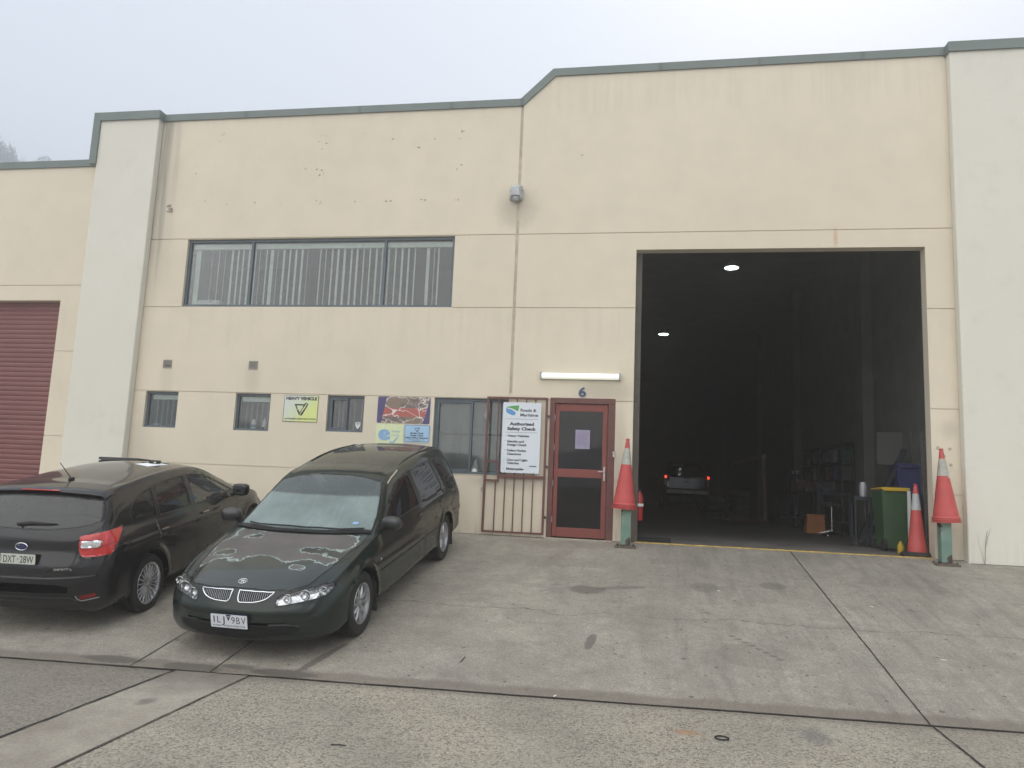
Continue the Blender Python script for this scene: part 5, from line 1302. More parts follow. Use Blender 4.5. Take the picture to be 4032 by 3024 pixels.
def screen_glass():
    n = N('cloudy_windscreen_glass'); t = n.t; t.nodes.remove(n.b); x, y, z = n.sep()
    tr = n.new('ShaderNodeBsdfTransparent'); band = n.smooth(z, 1.21, 1.235)
    n.link(n.mix(band, (.50, .62, .58), (.12, .12, .15)), tr.inputs[0])
    gl = n.new('ShaderNodeBsdfGlossy'); gl.inputs['Roughness'].default_value = .05
    fr = n.new('ShaderNodeFresnel'); fr.inputs[0].default_value = 1.55
    mx = n.new('ShaderNodeMixShader'); n.link(n.math('MULTIPLY', fr.outputs[0], 1.7, clamp=True), mx.inputs[0]); n.link(tr.outputs[0], mx.inputs[1]); n.link(gl.outputs[0], mx.inputs[2])
    df = n.new('ShaderNodeBsdfDiffuse'); df.inputs[0].default_value = (.44, .54, .52, 1)  # pale cloudy diffuse layer over the glass, thinner in the top band
    runs = n.ramp(n.noise(1, 4, .6, stretch=(30, 2, 4)), [(.5, 0), (.75, .25)])
    cloud = n.ramp(n.noise(2.2, 5, .6), [(.35, .30), (.75, .50)])
    m2 = n.new('ShaderNodeMixShader'); n.link(n.math('MULTIPLY', n.math('ADD', cloud, n.math('MULTIPLY', runs, .35)), n.math('SUBTRACT', 1.0, n.math('MULTIPLY', band, .7))), m2.inputs[0]); n.link(mx.outputs[0], m2.inputs[1]); n.link(df.outputs[0], m2.inputs[2])
    n.link(m2.outputs[0], n.o.inputs[0]); return n.mat
M['screen'] = screen_glass()
M['lens'] = glass('clear_lamp_lens', (0.92, 0.93, 0.93), 1.5, .05, .02, (.6, .6, .58), gain=1.5)
M['lampchrome'] = simple('lamp_reflector', (0.72, 0.73, 0.74), .22, .9, .15, 25)
M['redlens'] = simple('red_lamp_lens', (0.50, 0.012, 0.012), .12, 0, .15, 12, Coat_Weight=1.0)
M['darkred'] = simple('dark_red_reflector', (0.16, 0.008, 0.01), .2, 0, .15, 12)
M['alloy'] = simple('silver_alloy', (0.42, 0.43, 0.44), .32, .75, .1, 15, grime=.25)
M['alloy2'] = simple('bright_machined_alloy', (0.62, 0.63, 0.65), .25, .85, .06, 15)
M['alloydark'] = simple('grey_alloy_recess', (0.09, 0.09, 0.095), .5, .4, .1, 15)
M['tyre'] = simple('tyre_rubber', (0.022, 0.021, 0.020), .85, 0, .35, 14, .2)
M['seat'] = simple('charcoal_seat_cloth', (0.045, 0.047, 0.05), .9, 0, .2, 30)
M['cabin'] = simple('dark_cabin_trim', (0.03, 0.031, 0.033), .8, 0, .2, 12)
M['greytrim'] = simple('grey_cabin_trim', (0.11, 0.115, 0.12), .8, 0, .15, 12)
M['platewhite'] = simple('white_number_plate', (0.68, 0.70, 0.72), .4, 0, .05, 14, grime=.1); M['plateyel'] = simple('cream_number_plate', (0.55, 0.57, 0.50), .4, 0, .05, 14)
M['inkblue'] = simple('dark_blue_plate_ink', (0.012, 0.018, 0.09), .4, 0, .1, 20)
M['carblack'] = simple('satin_black_trim', (0.010, 0.010, 0.011), .45, 0, .2, 20)
M['mirrorblack'] = simple('dark_mirror_shell', (0.014, 0.015, 0.017), .4, 0, .1, 10, Coat_Weight=.5)
M['shut'] = simple('shut_line_black', (0.003, 0.003, 0.003), .9, 0, .1, 20)

def circ(cy, cz, r, a0=0, a1=360, n=60): return [(cy+r*math.cos(R(a0+(a1-a0)*k/n)), cz+r*math.sin(R(a0+(a1-a0)*k/n))) for k in range(n)]
def wheel(parent, x, y, r, rimr, wid, style, sx, mats):
    z = r-.004
    w_ = bpy.data.objects.new('wheel', None)
    # brake disc is the wheel's own mesh; tyre and rim hang from it
    mb = MB(); xo = x+sx*(wid/2)
    mb.lathe([(rimr*.78, -.012), (rimr*.78, .012)], (x+sx*wid*.1, y, z), 'x', 24); disc = mb.build('wheel', M['alloydark'], parent, smooth=True, world=False)
    h = wid/2; mb = MB()
    prof = [(rimr-.004, -h*.80), (rimr+.012, -h*.95), (r-.05, -h*1.02), (r-.016, -h*.93), (r-.004, -h*.72), (r, -h*.5)]
    for k in range(5):
        a = -h*.5+h*k/5+.004; prof += [(r, a), (r, a+h/5-.012), (r-.007, a+h/5-.010), (r-.007, a+h/5-.005)]
    prof += [(r, h*.5), (r-.004, h*.72), (r-.016, h*.93), (r-.05, h*1.02), (r-.075, h*.99), (rimr+.012, h*.95), (rimr-.004, h*.80)]
    mb.lathe(prof, (x, y, z), 'x', 64, cap=False); mb.build('tyre', M['tyre'], disc, smooth=True, world=False)
    mb = MB(); q = sx
    lip = [(rimr-.006, q*h*.2), (rimr-.006, q*h*.80), (rimr+.006, q*h*.92), (rimr+.004, q*h*.97), (rimr-.010, q*h*.92), (rimr-.016, q*h*.6), (rimr-.03, q*h*.1), (rimr-.035, -q*h*.8)]
    mb.lathe(lip, (x, y, z), 'x', 64, cap=False, m=0)
    mb.lathe([(rimr-.034, -q*h*.1), (.03, -q*h*.1)], (x, y, z), 'x', 48, cap=True, m=1)
    def spoke(a, w0, w1, r0, r1, d0, d1, th=.014, m=0):
        ca, sa = math.cos(a), math.sin(a); vs = []
        for rr, ww, dd in ((r0, w0, d0), ((r0+r1)/2, (w0*.6+w1*.4), (d0+d1)/2+.006), (r1, w1, d1)):
            for s1, s2 in ((-1, 0), (-.55, 1), (.55, 1), (1, 0)):
                u = s1*ww; vs.append((x+q*(dd+(th if s2 else 0)), y+ca*rr-sa*u, z+sa*rr+ca*u))
        fs = [(0, 1, 5, 4), (1, 2, 6, 5), (2, 3, 7, 6), (4, 5, 9, 8), (5, 6, 10, 9), (6, 7, 11, 10), (0, 4, 7, 3), (4, 8, 11, 7), (3, 2, 1, 0), (8, 9, 10, 11)]
        mb.add(vs, fs, m)
    if style == 'ten':
        for k in range(10): spoke(2*math.pi*k/10+.15, .020, .011, .045, rimr-.012, h*.62, h*.55, .016)
    else:
        for k in range(5):
            a = 2*math.pi*k/5+.3
            for d_, ww, mm in ((-.17, .0075, 0), (.17, .0075, 0), (-.48, .0065, 0), (.48, .0065, 0)):
                spoke(a+d_, ww*1.4, ww, .048, rimr-.010, h*.60, h*.70, .016, mm)
    mb.lathe([(.062, q*h*.35), (.060, q*h*.66), (.045, q*h*.74), (.034, q*h*.76)], (x, y, z), 'x', 24, cap=False)
    mb.lathe([(.034, q*h*.70), (.032, q*h*.79), (.02, q*h*.82)], (x, y, z), 'x', 20, m=0)
    for k in range(5):
        a = 2*math.pi*k/5; mb.cyl((x+q*h*.5, y+.048*math.cos(a), z+.048*math.sin(a)), (x+q*(h*.5+.03), y+.048*math.cos(a), z+.048*math.sin(a)), .007, n=8, m=1)
    mb.build('rim', mats, disc, smooth=True, world=False)
    return disc
def wheel_well(mb, y, rr, sx, hw=.92, inn=.50, zc=.32):
    n = 24; vs = []
    for k in range(n+1):
        a = R(-25+230*k/n); vs += [(sx*inn, y+rr*math.cos(a), zc+rr*math.sin(a)), (sx*hw, y+rr*math.cos(a), zc+rr*math.sin(a))]
    mb.add(vs, [(2*i, 2*i+1, 2*i+3, 2*i+2) for i in range(n)])
    mb.add([(sx*inn, y+rr*math.cos(R(-25+230*k/n)), zc+rr*math.sin(R(-25+230*k/n))) for k in range(n+1)], [tuple(range(n+1))])
def pod(mb, c, ax, ay, az, n=18, m_=12, pw=.8, rot=None, cut=None):
    """rounded box"""
    rs = []
    f = lambda v: math.copysign(abs(v)**pw, v)
    for i in range(1, m_):
        t = math.pi*i/m_; ring = []
        for k in range(n):
            a = 2*math.pi*k/n; v = Vector((ax*f(math.sin(t))*f(math.cos(a)), ay*f(math.sin(t))*f(math.sin(a)), -az*f(math.cos(t))))
            if rot: v = rot @ v
            ring.append(Vector(c)+v)
        rs.append(ring)
    mb.rings(rs)
def carseat(parent, x, y, z, face=1, mat='seat', w=.25, hb=.62):
    mb = MB(); mb.box(x-w, x+w, y-.24, y+.26, z, z+.14); s_ = mb.build('seat', M[mat], parent, bevel=.04, world=False, seg=3)
    mb = MB(); mb.rings([[(x-w, y-.24-.0, z+.10), (x+w, y-.24, z+.10), (x+w, y-.12, z+.10), (x-w, y-.12, z+.10)], [(x-w*.9, y-.36, z+hb), (x+w*.9, y-.36, z+hb), (x+w*.9, y-.27, z+hb), (x-w*.9, y-.27, z+hb)]]); mb.build('backrest', M[mat], s_, bevel=.035, world=False, seg=3)
    mb = MB(); pod(mb, (x, y-.34, z+hb+.10), .13, .05, .08); mb.build('headrest', M[mat], s_, smooth=True, world=False)
def steering(parent, x, y, z, r=.185):
    mb = MB(); t = R(62); pts = [(x+r*math.cos(a), y-r*math.sin(a)*math.cos(t), z+r*math.sin(a)*math.sin(t)) for a in [2*math.pi*k/28 for k in range(29)]]
    mb.tube(pts, .014, 8); mb.bar((x-r, y, z), (x+r, y, z), .05, .02); pod(mb, (x, y+.01, z), .07, .03, .06); mb.build('steering_wheel', M['cabin'], parent, smooth=True, world=False)

def plate(parent, O, Rv, Uv, wid, hei, txts, mat, border, name='number_plate'):
    O, Rv, Uv = Vector(O), Vector(Rv).normalized(), Vector(Uv).normalized(); Nn = Rv.cross(Uv).normalized()
    def slab(w_, h_, d0, d1, r=.012):
        p = round_rect(-w_/2, w_/2, -h_/2, h_/2, r, 4); m = MB(); n = len(p)
        m.add([O+Rv*a+Uv*b+Nn*d0 for a, b in p]+[O+Rv*a+Uv*b+Nn*d1 for a, b in p], [tuple(range(n-1, -1, -1)), tuple(range(n, 2*n))]+[(i, (i+1) % n, (i+1) % n+n, i+n) for i in range(n)]); return m
    pl_ = slab(wid, hei, 0, .004).build(name, border, parent, world=False)
    slab(wid-.008, hei-.008, .0041, .005, .009).build('plate_face', mat, pl_, world=False)
    groups = {}
    for (t, a, b, zb_, h, bold, ink) in txts:
        groups.setdefault(ink, MB()); put_text(groups[ink], t, O+Nn*.0058, Rv, Uv, a, b, zb_, h, bold)
    for ink, m in groups.items(): m.build('characters', M[ink], pl_, world=False, fix=False)
    return pl_, O, Rv, Uv, Nn

# ---------------------------------------------------------------- dark green wagon (front axle at y=0, nose towards +y)
def wagon():
    px, py, yaw = WAGON_POSE
    t = thing('station_wagon', 'dark green station wagon with peeling clear coat on its bonnet, facing the road', 'car', (px, py, SLOPE*py), (-math.atan(SLOPE), 0, math.pi+yaw))
    rows = [
     (-4.06, .44, .52, .52, .50, .55, .40, .56), (-4.04, .33, .74, .60, .72, .64, .60, .66), (-3.99, .26, .83, .74, .79, .80, .68, .83), (-3.93, .24, .865, .90, .81, 1.02, .68, 1.06),
     (-3.84, .235, .885, .955, .825, 1.22, .66, 1.28), (-3.70, .23, .895, .965, .835, 1.37, .645, 1.425), (-3.48, .225, .90, .965, .845, 1.465, .655, 1.53), (-3.0, .22, .91, .96, .86, 1.50, .66, 1.567),
     (-2.3, .215, .917, .95, .868, 1.49, .665, 1.56), (-1.70, .21, .92, .94, .868, 1.425, .665, 1.49), (-1.22, .205, .92, .93, .865, 1.345, .655, 1.40), (-.97, .20, .918, .915, .862, 1.205, .695, 1.26),
     (-.69, .20, .915, .90, .858, 1.03, .755, 1.092), (-.42, .20, .912, .88, .852, .905, .79, .948), (-.28, .20, .91, .853, .848, .868, .765, .903), (0, .20, .908, .80, .84, .822, .72, .868),
     (.35, .20, .90, .735, .825, .757, .69, .805), (.60, .19, .885, .68, .80, .700, .66, .742), (.74, .185, .865, .645, .775, .662, .63, .695), (.82, .19, .845, .615, .755, .634, .60, .662),
     (.862, .20, .83, .580, .74, .597, .58, .622), (.895, .215, .81, .53, .735, .542, .56, .56), (.922, .25, .78, .48, .70, .488, .52, .50), (.935, .31, .70, .42, .62, .427, .44, .435), (.937, .37, .5, .383, .45, .384, .3, .386)]
    def warp(V):
        x, y, z = V[..., 0], V[..., 1].copy(), V[..., 2]
        k = np.clip((y-0.0)/.9, 0, 1)**1.5; V[..., 1] = y - .30*k*np.abs(x/.85)**2.4
        k2 = np.clip((-3.3-y)/.8, 0, 1)**1.5; V[..., 1] += .20*k2*np.abs(x/.85)**2.6
        # wheel arch flares
        for cy in (0, -2.92):
            d = np.hypot(y-cy, z-.33); V[..., 0] += np.sign(x)*.016*np.exp(-((d-.36)/.05)**2)*(np.abs(x) > .6)
        # soft waist crease and rubbing-strip swelling
        m = (np.abs(x) > .7) & (y < .5) & (y > -3.9); V[..., 0] += np.where(m, np.sign(x)*.010*np.exp(-((z-(.60+.01*y*0))/.035)**2), 0)
        # bonnet hollow beside the fender crest
        m = (y > -.4) & (y < .8); V[..., 2] -= np.where(m & (np.abs(x) < .80) & (np.abs(x) > .40), .006*np.exp(-((np.abs(x)-.62)/.06)**2), 0)
        return V
    V = body_surface(rows, .0102, warp); B = Body(V)
    sd = lambda P: np.abs(P[:, 0]) > .45
    # openings
    B.region('hole', 'side', circ(0, .325, .362), lambda P: (np.abs(P[:, 0]) > .58) & (P[:, 2] < .75))
    B.region('hole', 'side', circ(-2.92, .325, .352), lambda P: (np.abs(P[:, 0]) > .58) & (P[:, 2] < .75))
    up = lambda P: (np.abs(P[:, 0]) > .5) & (P[:, 2] > .85)
    B.glazed('side_glass', 'side', smooth_poly([(-.66, .935), (-.92, 1.07), (-1.25, 1.235), (-1.55, 1.345), (-1.83, 1.375), (-1.90, .96)], 8, sharp=(0, 4, 5)), up, .014)
    B.glazed('side_glass_rear', 'side', smooth_poly([(-1.99, .97), (-1.93, 1.385), (-2.35, 1.415), (-2.70, 1.42), (-2.90, 1.06), (-2.86, .985)], 8, sharp=(0, 1, 3, 5)), up, .014)
    B.glazed('quarter_glass', 'side', smooth_poly([(-3.02, 1.01), (-2.80, 1.418), (-3.20, 1.412), (-3.46, 1.375), (-3.64, 1.20), (-3.72, 1.04)], 8, sharp=(0, 1, 5)), up, .014)
    ws = smooth_poly([(0, -.37), (.45, -.415), (.79, -.50), (.75, -.79), (.68, -1.06), (.635, -1.20), (.35, -1.255), (0, -1.27), (-.35, -1.255), (-.635, -1.20), (-.68, -1.06), (-.75, -.79), (-.79, -.50), (-.45, -.415)], 6, sharp=(2, 5, 9, 12))
    B.glazed('windscreen', 'top', ws, lambda P: P[:, 2] > .9, .018, mirror=False)
    B.glazed('rear_glass', 'front', smooth_poly([(0, 1.03), (.62, 1.04), (.56, 1.34), (0, 1.38), (-.56, 1.34), (-.62, 1.04)], 6, sharp=(1, 2, 4, 5)), lambda P: P[:, 1] < -3.4, .016, mirror=False)
    # bonnet, seen from above
    bn = [(.0, -.30), (.42, -.335), (.765, -.42), (.77, -.25), (.73, 0.0), (.685, .32), (.61, .60), (.50, .742), (.30, .80), (0, .815)]
    bn = bn+[(-a, b) for a, b in reversed(bn[1:-1])]
    B.region('bonnet', 'top', smooth_poly(bn, 6, sharp=(2, 16)), lambda P: (P[:, 2] > .60), mirror=False)
    B.region('bonnet', 'top', [(9, 9), (9.1, 9), (9, 9.1)], lambda P: P[:, 2] > 9, mirror=False)
    fr = lambda P: (P[:, 1] > .2)
    B.region('headlight', 'front', smooth_poly([(.392, .562), (.415, .606), (.52, .634), (.66, .656), (.77, .668), (.812, .650), (.808, .605), (.73, .572), (.56, .545), (.42, .532)], 6), fr)
    B.region('grille', 'front', smooth_poly([(.034, .650), (.365, .640), (.31, .592), (.23, .566), (.12, .558), (.050, .566)], 6, sharp=(0, 1)), fr)
    B.region('intake', 'front', smooth_poly([(.60, .315), (.54, .355), (.30, .365), (0, .368), (-.30, .365), (-.54, .355), (-.60, .315), (-.50, .27), (-.25, .242), (0, .236), (.25, .242), (.50, .27)], 6), fr, mirror=False)
    B.region('lower_lip', 'front', [(-1, .10), (1, .10), (1, .215), (-1, .215)], lambda P: P[:, 1] > .2, mirror=False, overwrite=False)
    B.finish()
    B.mesh('body', ['body', 'rubber_trim', 'lower_lip', 'intake'], [M['green_paint'], M['carblack'], M['carblack'], M['shut']], t)
    # peeling bonnet
    n = N('peeling_green_bonnet_paint'); x, y, z = n.sep()
    wob = n.math('ADD', n.math('MULTIPLY', n.math('SUBTRACT', n.noise(3.2, 6, .6), .5), .9), n.math('MULTIPLY', n.math('SUBTRACT', n.noise(14, 6, .7), .5), .42))
    ax_ = n.math('ABSOLUTE', x)
    f = n.math('SUBTRACT', .42, y)                                    # inside where y is further back than the ragged front edge
    f = n.math('MULTIPLY', f, 1.6)
    f = n.math('MINIMUM', f, n.math('MULTIPLY', n.math('SUBTRACT', .70, ax_), 2.2))
    f = n.math('MINIMUM', f, n.math('MULTIPLY', n.math('ADD', y, .37), 3.0))
    f = n.math('ADD', f, wob)
    # islands where the coat survives
    for cx, cy, rx, ry in ((-.42, .06, .20, .10), (.40, -.17, .13, .07), (.0, .42, .14, .12), (-.54, .44, .18, .12), (.50, .20, .10, .07)):
        f = n.math('SUBTRACT', f, n.math('MULTIPLY', n.ellipse(x, y, cx, cy, rx, ry, n.math('MULTIPLY', wob, .8), .9), .62))
    for cx, cy, rx, ry in ((-.42, .44, .10, .06),):
        f = n.math('ADD', f, n.math('MULTIPLY', n.ellipse(x, y, cx, cy, rx, ry, n.math('MULTIPLY', wob, .6), .6), .6))
    ins = n.smooth(f, -.01, .01)
    edge = n.math('SUBTRACT', 1.0, n.smooth(n.math('ABSOLUTE', f), .020, .044))
    halo = n.math('MULTIPLY', n.math('SUBTRACT', 1.0, n.smooth(n.math('ABSOLUTE', n.math('SUBTRACT', f, .08)), .02, .16)), n.ramp(n.noise(4, 4), [(.45, 0), (.7, .5)]))
    faded = n.mix(n.ramp(n.noise(2.0, 5, .6), [(.35, 0), (.7, 1)]), (.100, .092, .086), (.145, .130, .120))
    c = n.mix(ins, (0.012, 0.021, 0.018), faded); c = n.mix(halo, c, (.12, .16, .155)); c = n.mix(n.math('MULTIPLY', edge, .85), c, (.36, .45, .43))
    n.set(c, n.math('MULTIPLY_ADD', ins, .25, .38), .15)
    n.link(n.math('SUBTRACT', .8, n.math('MULTIPLY', ins, .72)), n.b.inputs['Coat Weight']); n.b.inputs['Coat Roughness'].default_value = .10
    B.mesh('bonnet', ['bonnet'], n.mat, t)
    B.mesh('windscreen', ['windscreen'], M['screen'], t, offset=-.004)
    B.pair('side_window', ['side_glass'], M['tintglass'], t, offset=-.005); B.pair('side_window', ['side_glass_rear'], M['tintglass'], t, offset=-.005); B.pair('quarter_window', ['quarter_glass'], M['privglass'], t, offset=-.005); B.mesh('rear_window', ['rear_glass'], M['privglass'], t, offset=-.004)
    # grille: chrome frame and fins
    for s_ in (-1, 1):
        out = smooth_poly([(.034, .650), (.365, .640), (.31, .592), (.23, .566), (.12, .558), (.050, .566)], 6, sharp=(0, 1))
        bk = MB()
        cen = [B.front(a*s_, b)[0] for a, b in out]; cen = [c for c in cen if c is not None]
        bk.add([(c.x, c.y-.05, c.z) for c in cen], [tuple(range(len(cen)))]); g_ = bk.build('grille', M['shut'], t, world=False)
        fr_ = MB(); fr_.tube([c+Vector((0, .004, .0)) for c in cen]+[cen[0]+Vector((0, .004, 0))], .0065, 8); fr_.build('chrome_surround', M['chrome'], g_, smooth=True, world=False)
        fn = MB()
        for k in range(16):
            xx = .052+.0195*k; zz = [b for b in np.linspace(.54, .66, 57) if inside(np.array([[xx, b]]), out)[0]]
            if len(zz) < 4: continue
            pts = []
            for b in (zz[1], (zz[1]+zz[-2])/2, zz[-2]):
                p, _ = B.front(xx*s_, b); pts.append(p+Vector((0, -.010, 0)))
            fn.tube(pts, .0036, 6)
        fn.build('grille_fin', M['galv'], g_, smooth=True, world=False)
    # headlights
    hp = smooth_poly([(.392, .562), (.415, .606), (.52, .634), (.66, .656), (.77, .668), (.812, .650), (.808, .605), (.73, .572), (.56, .545), (.42, .532)], 6)
    for s_ in (-1, 1):
        Bs = B; sel = B.lab.copy()
        L = B.names.index('headlight'); c = B.cen(); B.lab = np.where((sel == L) & (c[:, 0]*s_ < 0), 0, sel); 
        hl = B.mesh('headlight', ['headlight'], M['lens'], t, offset=-.002)
        bowl = B.mesh('reflector', ['headlight'], M['lampchrome'], hl, offset=-.045); B.lab = sel
        for (cx, cz, rr) in ((.750, .620, .040), (.62, .603, .047), (.482, .583, .041)):
            p, nn = B.front(cx*s_, cz)
            if p is None: continue
            m = MB(); q = p+Vector((0, -.012, 0)); m.lathe([(rr, 0), (rr*.98, -.004), (rr*.6, -.022), (rr*.25, -.03)], q, 'y', 28, cap=False); m.lathe([(rr*1.04, .001), (rr*1.0, .003), (rr*.96, .0)], q, 'y', 28, cap=False); m.build('lamp_bowl', M['chrome'], hl, smooth=True, world=False)
            m = MB(); m.sphere(q+Vector((0, -.014, 0)), rr*.22); m.build('bulb', M['white'], hl, smooth=True, world=False)
        rimm = MB(); pts = []
        for a, b in hp:
            p, nn = B.front(a*s_, b)
            if p is not None: pts.append(p+nn*.001)
        rimm.tube(pts+[pts[0]], .0045, 6); rimm.build('lamp_seal', M['carblack'], hl, smooth=True, world=False)
    # shut lines and mouldings
    mb = MB()
    B.line(mb, 'top', [(.0, .822), (.30, .806), (.50, .75), (.61, .615), (.685, .33), (.733, 0), (.772, -.26), (.768, -.43)], .007)
    B.line(mb, 'top', [(.0, .822), (-.30, .806), (-.50, .75), (-.61, .615), (-.685, .33), (-.733, 0), (-.772, -.26), (-.768, -.43)], .007)
    for s_ in (-1, 1):
        B.line(mb, 'side', [(-.60, .89), (-.56, .70), (-.55, .40), (-.60, .25)], .006, sx=s_)
        B.line(mb, 'side', [(-1.93, 1.38), (-1.94, .95), (-1.96, .6), (-1.98, .25)], .007, sx=s_); B.line(mb, 'side', [(-2.76, 1.38), (-2.93, 1.05), (-2.86, .80), (-2.58, .60), (-2.53, .30)], .006, sx=s_)
        B.line(mb, 'side', [(-.60, .245), (-1.4, .245), (-2.5, .25)], .006, sx=s_); B.line(mb, 'side', [(-.42, .535), (-1.2, .54), (-1.92, .545)], .012, sx=s_, lift=.003); B.line(mb, 'side', [(-2.0, .545), (-2.55, .555)], .012, sx=s_, lift=.003)
        B.line(mb, 'side', [(.36, .43), (.50, .455), (.62, .47), (.66, .48)], .006, sx=s_); B.line(mb, 'side', [(.66, .60), (.50, .655), (.36, .70), (.30, .69)], .004, sx=s_)
    B.line(mb, 'front', [(-.80, .462), (-.60, .452), (-.3, .448), (0, .447), (.3, .448), (.60, .452), (.80, .462)], .006)
    mb.build('shut_line', M['shut'], t, world=False, fix=False)
    mb = MB(); B.line(mb, 'front', [(-.80, .452), (-.60, .441), (-.3, .437), (0, .436), (.3, .437), (.60, .441), (.80, .452)], .008, lift=.004); B.line(mb, 'front', [(-.60, .335), (-.57, .295), (-.50, .268), (-.25, .238), (0, .232), (.25, .238), (.50, .268), (.57, .295), (.60, .335)], .009, lift=.005)
    mb.build('bumper_crease', M['green_paint'], t, world=False, fix=False)
    mb = MB()
    for s_ in (-1, 1): B.line(mb, 'side', [(-1.24, 1.33), (-1.40, 1.38), (-1.64, 1.43)], .016, sx=s_, lift=.004); 
    mb.build('roof_rail_end', M['chrome'], t, world=False, fix=False)
    for s_ in (-1, 1):
        mb = MB(); pts = []
        for yy in np.linspace(-1.85, -3.35, 12):
            p, nn = B.top(s_*.60, yy); pts.append(p+Vector((0, 0, .004 if -3.3 < yy < -1.9 else -.004)))
        mb.tube(pts, .011, 8); mb.build('roof_rail', M['carblack'], t, smooth=True, world=False)
    # wells, wheels, mud flaps
    for s_ in (-1, 1):
        for yy, rr_ in ((0, .365), (-2.92, .355)): mb = MB(); wheel_well(mb, yy, rr_, s_, .885, .45); mb.build('wheel_arch_liner', M['shut'], t, world=False)
    for yy in (0, -2.92):
        for s_ in (-1, 1):
            wheel(t, s_*.785, yy, .322, .200, .205, 'ten', s_, [M['alloy'], M['alloydark']])
            mb = MB(); mb.rings([[(s_*.74, yy-.345, .13), (s_*.905, yy-.345, .13), (s_*.905, yy-.335, .13), (s_*.74, yy-.335, .13)], [(s_*.72, yy-.35, .45), (s_*.90, yy-.35, .45), (s_*.90, yy-.34, .45), (s_*.72, yy-.34, .45)]]); mb.build('mud_flap', M['rubber'], t, bevel=.003, world=False)
    # mirrors
    for s_ in (-1, 1):
        mb = MB(); pod(mb, (s_*.965, -.62, 1.005), .12, .07, .078, rot=Matrix.Rotation(s_*R(12), 3, 'Z'), pw=.85); mm = mb.build('door_mirror', M['mirrorblack'], t, smooth=True, world=False)
        mb = MB(); mb.tube([(s_*.855, -.70, .94), (s_*.90, -.68, .945), (s_*.96, -.67, .955)], [.04, .034, .03], 10); mb.build('mirror_arm', M['carblack'], mm, smooth=True, world=False)
        mb = MB(); mb.box(s_*.885, s_*1.045, -.684, -.66, .962, 1.048); mb.build('mirror_glass', M['chrome'], mm, bevel=.02, world=False)
        for yy in (-1.78, -2.72):
            p, nn = B.side(yy, .86, s_); mb = MB(); pod(mb, p+nn*.012, .012, .09, .017); mb.build('door_handle', M['green_paint'], t, smooth=True, world=False)
    # wipers, cowl
    mb = MB(); P_ = []
    for a in np.linspace(-.79, .79, 27):
        p, nn = B.top(a, -.365-.13*(abs(a)/.79)**3); P_.append((p, nn))
    vs = []
    for p, nn in P_: vs += [p+nn*.003+Vector((0, .045, 0)), p+nn*.003+Vector((0, -.035, .01))]
    mb.add(vs, [(2*i, 2*i+1, 2*i+3, 2*i+2) for i in range(len(P_)-1)]); mb.build('cowl', M['carblack'], t, world=False, fix=False)
    for pts in ([(-.10, -.40), (.15, -.415), (.50, -.43), (.64, -.47)], [(-.70, -.48), (-.45, -.415), (-.2, -.41), (.02, -.40)]):
        mb = MB(); mb.tube([B.top(a, b)[0]+Vector((0, .0, .022)) for a, b in pts], .008, 6); mb.tube([B.top(a, b-.02)[0]+Vector((0, 0, .012)) for a, b in pts], .005, 6)
        mb.build('wiper', M['rubber'], t, smooth=True, world=False)
    # badge on bonnet: ring with an animal-like figure
    p, nn = B.top(0, .735); up = Vector((0, -1, 0)); up = (up-nn*up.dot(nn)).normalized(); rt = up.cross(nn).normalized()
    mb = MB(); mb.tube([p+nn*.004+rt*.040*math.cos(a)+up*.034*math.sin(a) for a in [2*math.pi*k/30 for k in range(31)]], .0045, 8); bd = mb.build('bonnet_badge', M['chrome'], t, smooth=True, world=False)
    mb = MB(); mb.add([p+nn*.0025+rt*.038*math.cos(a)+up*.032*math.sin(a) for a in [2*math.pi*k/30 for k in range(30)]], [tuple(range(30))]); mb.build('badge_field', M['shut'], bd, world=False, fix=False)
    fig = [(-.026, .006), (-.014, .018), (.002, .022), (.016, .018), (.026, .010), (.020, .004), (.010, .006), (.014, -.004), (.022, -.014), (.014, -.018), (.006, -.008), (-.004, -.006), (-.008, -.018), (-.020, -.018), (-.012, -.006), (-.022, -.002)]
    mb = MB(); mb.add([p+nn*.0045+rt*a+up*b for a, b in fig], [tuple(range(len(fig)))]); mb.build('badge_figure', M['chrome'], bd, world=False, fix=False)
    for s_ in (-1, 1):
        p, nn = B.side(-.44, .66, s_); mb = MB(); mb.lathe([(.016, 0), (.016, .006), (.010, .008)], p, 'x', 14) if s_ > 0 else mb.lathe([(.016, 0), (.016, -.006), (.010, -.008)], p, 'x', 14)
        mb.box(p.x-.002, p.x+.004*s_, -.462, -.418, .612, .632); mb.build('fender_badge', M['chrome'], t, world=False)
    # number plate
    p, nn = B.front(.002, .43); O = Vector((0, p.y+.026, .398)); Rv = Vector((-1, 0, 0)); Uv = Vector((0, .10, 1)).normalized()
    pl_, O, Rv, Uv, Nn = plate(t, O, Rv, Uv, .372, .134, [('1', -.154, -.142, -.018, .066, .0, 'inkblue'), ('L', -.117, -.080, -.018, .066, .0, 'inkblue'), ('J', -.072, -.042, -.018, .066, .0, 'inkblue'), ('9', .024, .060, -.018, .066, .0, 'inkblue'), ('B', .075, .111, -.018, .066, .0, 'inkblue'), ('V', .122, .166, -.018, .066, .0, 'inkblue'),
        ('VICTORIA - THE EDUCATION STATE', -.165, .160, -.050, .015, .015, 'inkblue')], M['platewhite'], M['inkblue'])
    mb = MB(); q = lambda a, b, d=.0056: O+Rv*a+Uv*b+Nn*d
    mb.add([q(-.030, .062), q(.022, .062), q(.016, .045), q(-.004, .0), q(-.024, .045)], [(4, 3, 2, 1, 0)]); mb.build('state_emblem', M['inkblue'], pl_, world=False, fix=False)
    mb = MB(); put_text(mb, 'VIC', O+Nn*.0064, Rv, Uv, -.021, .014, .036, .014, .02); mb.build('state_letters', M['platewhite'], pl_, world=False, fix=False)
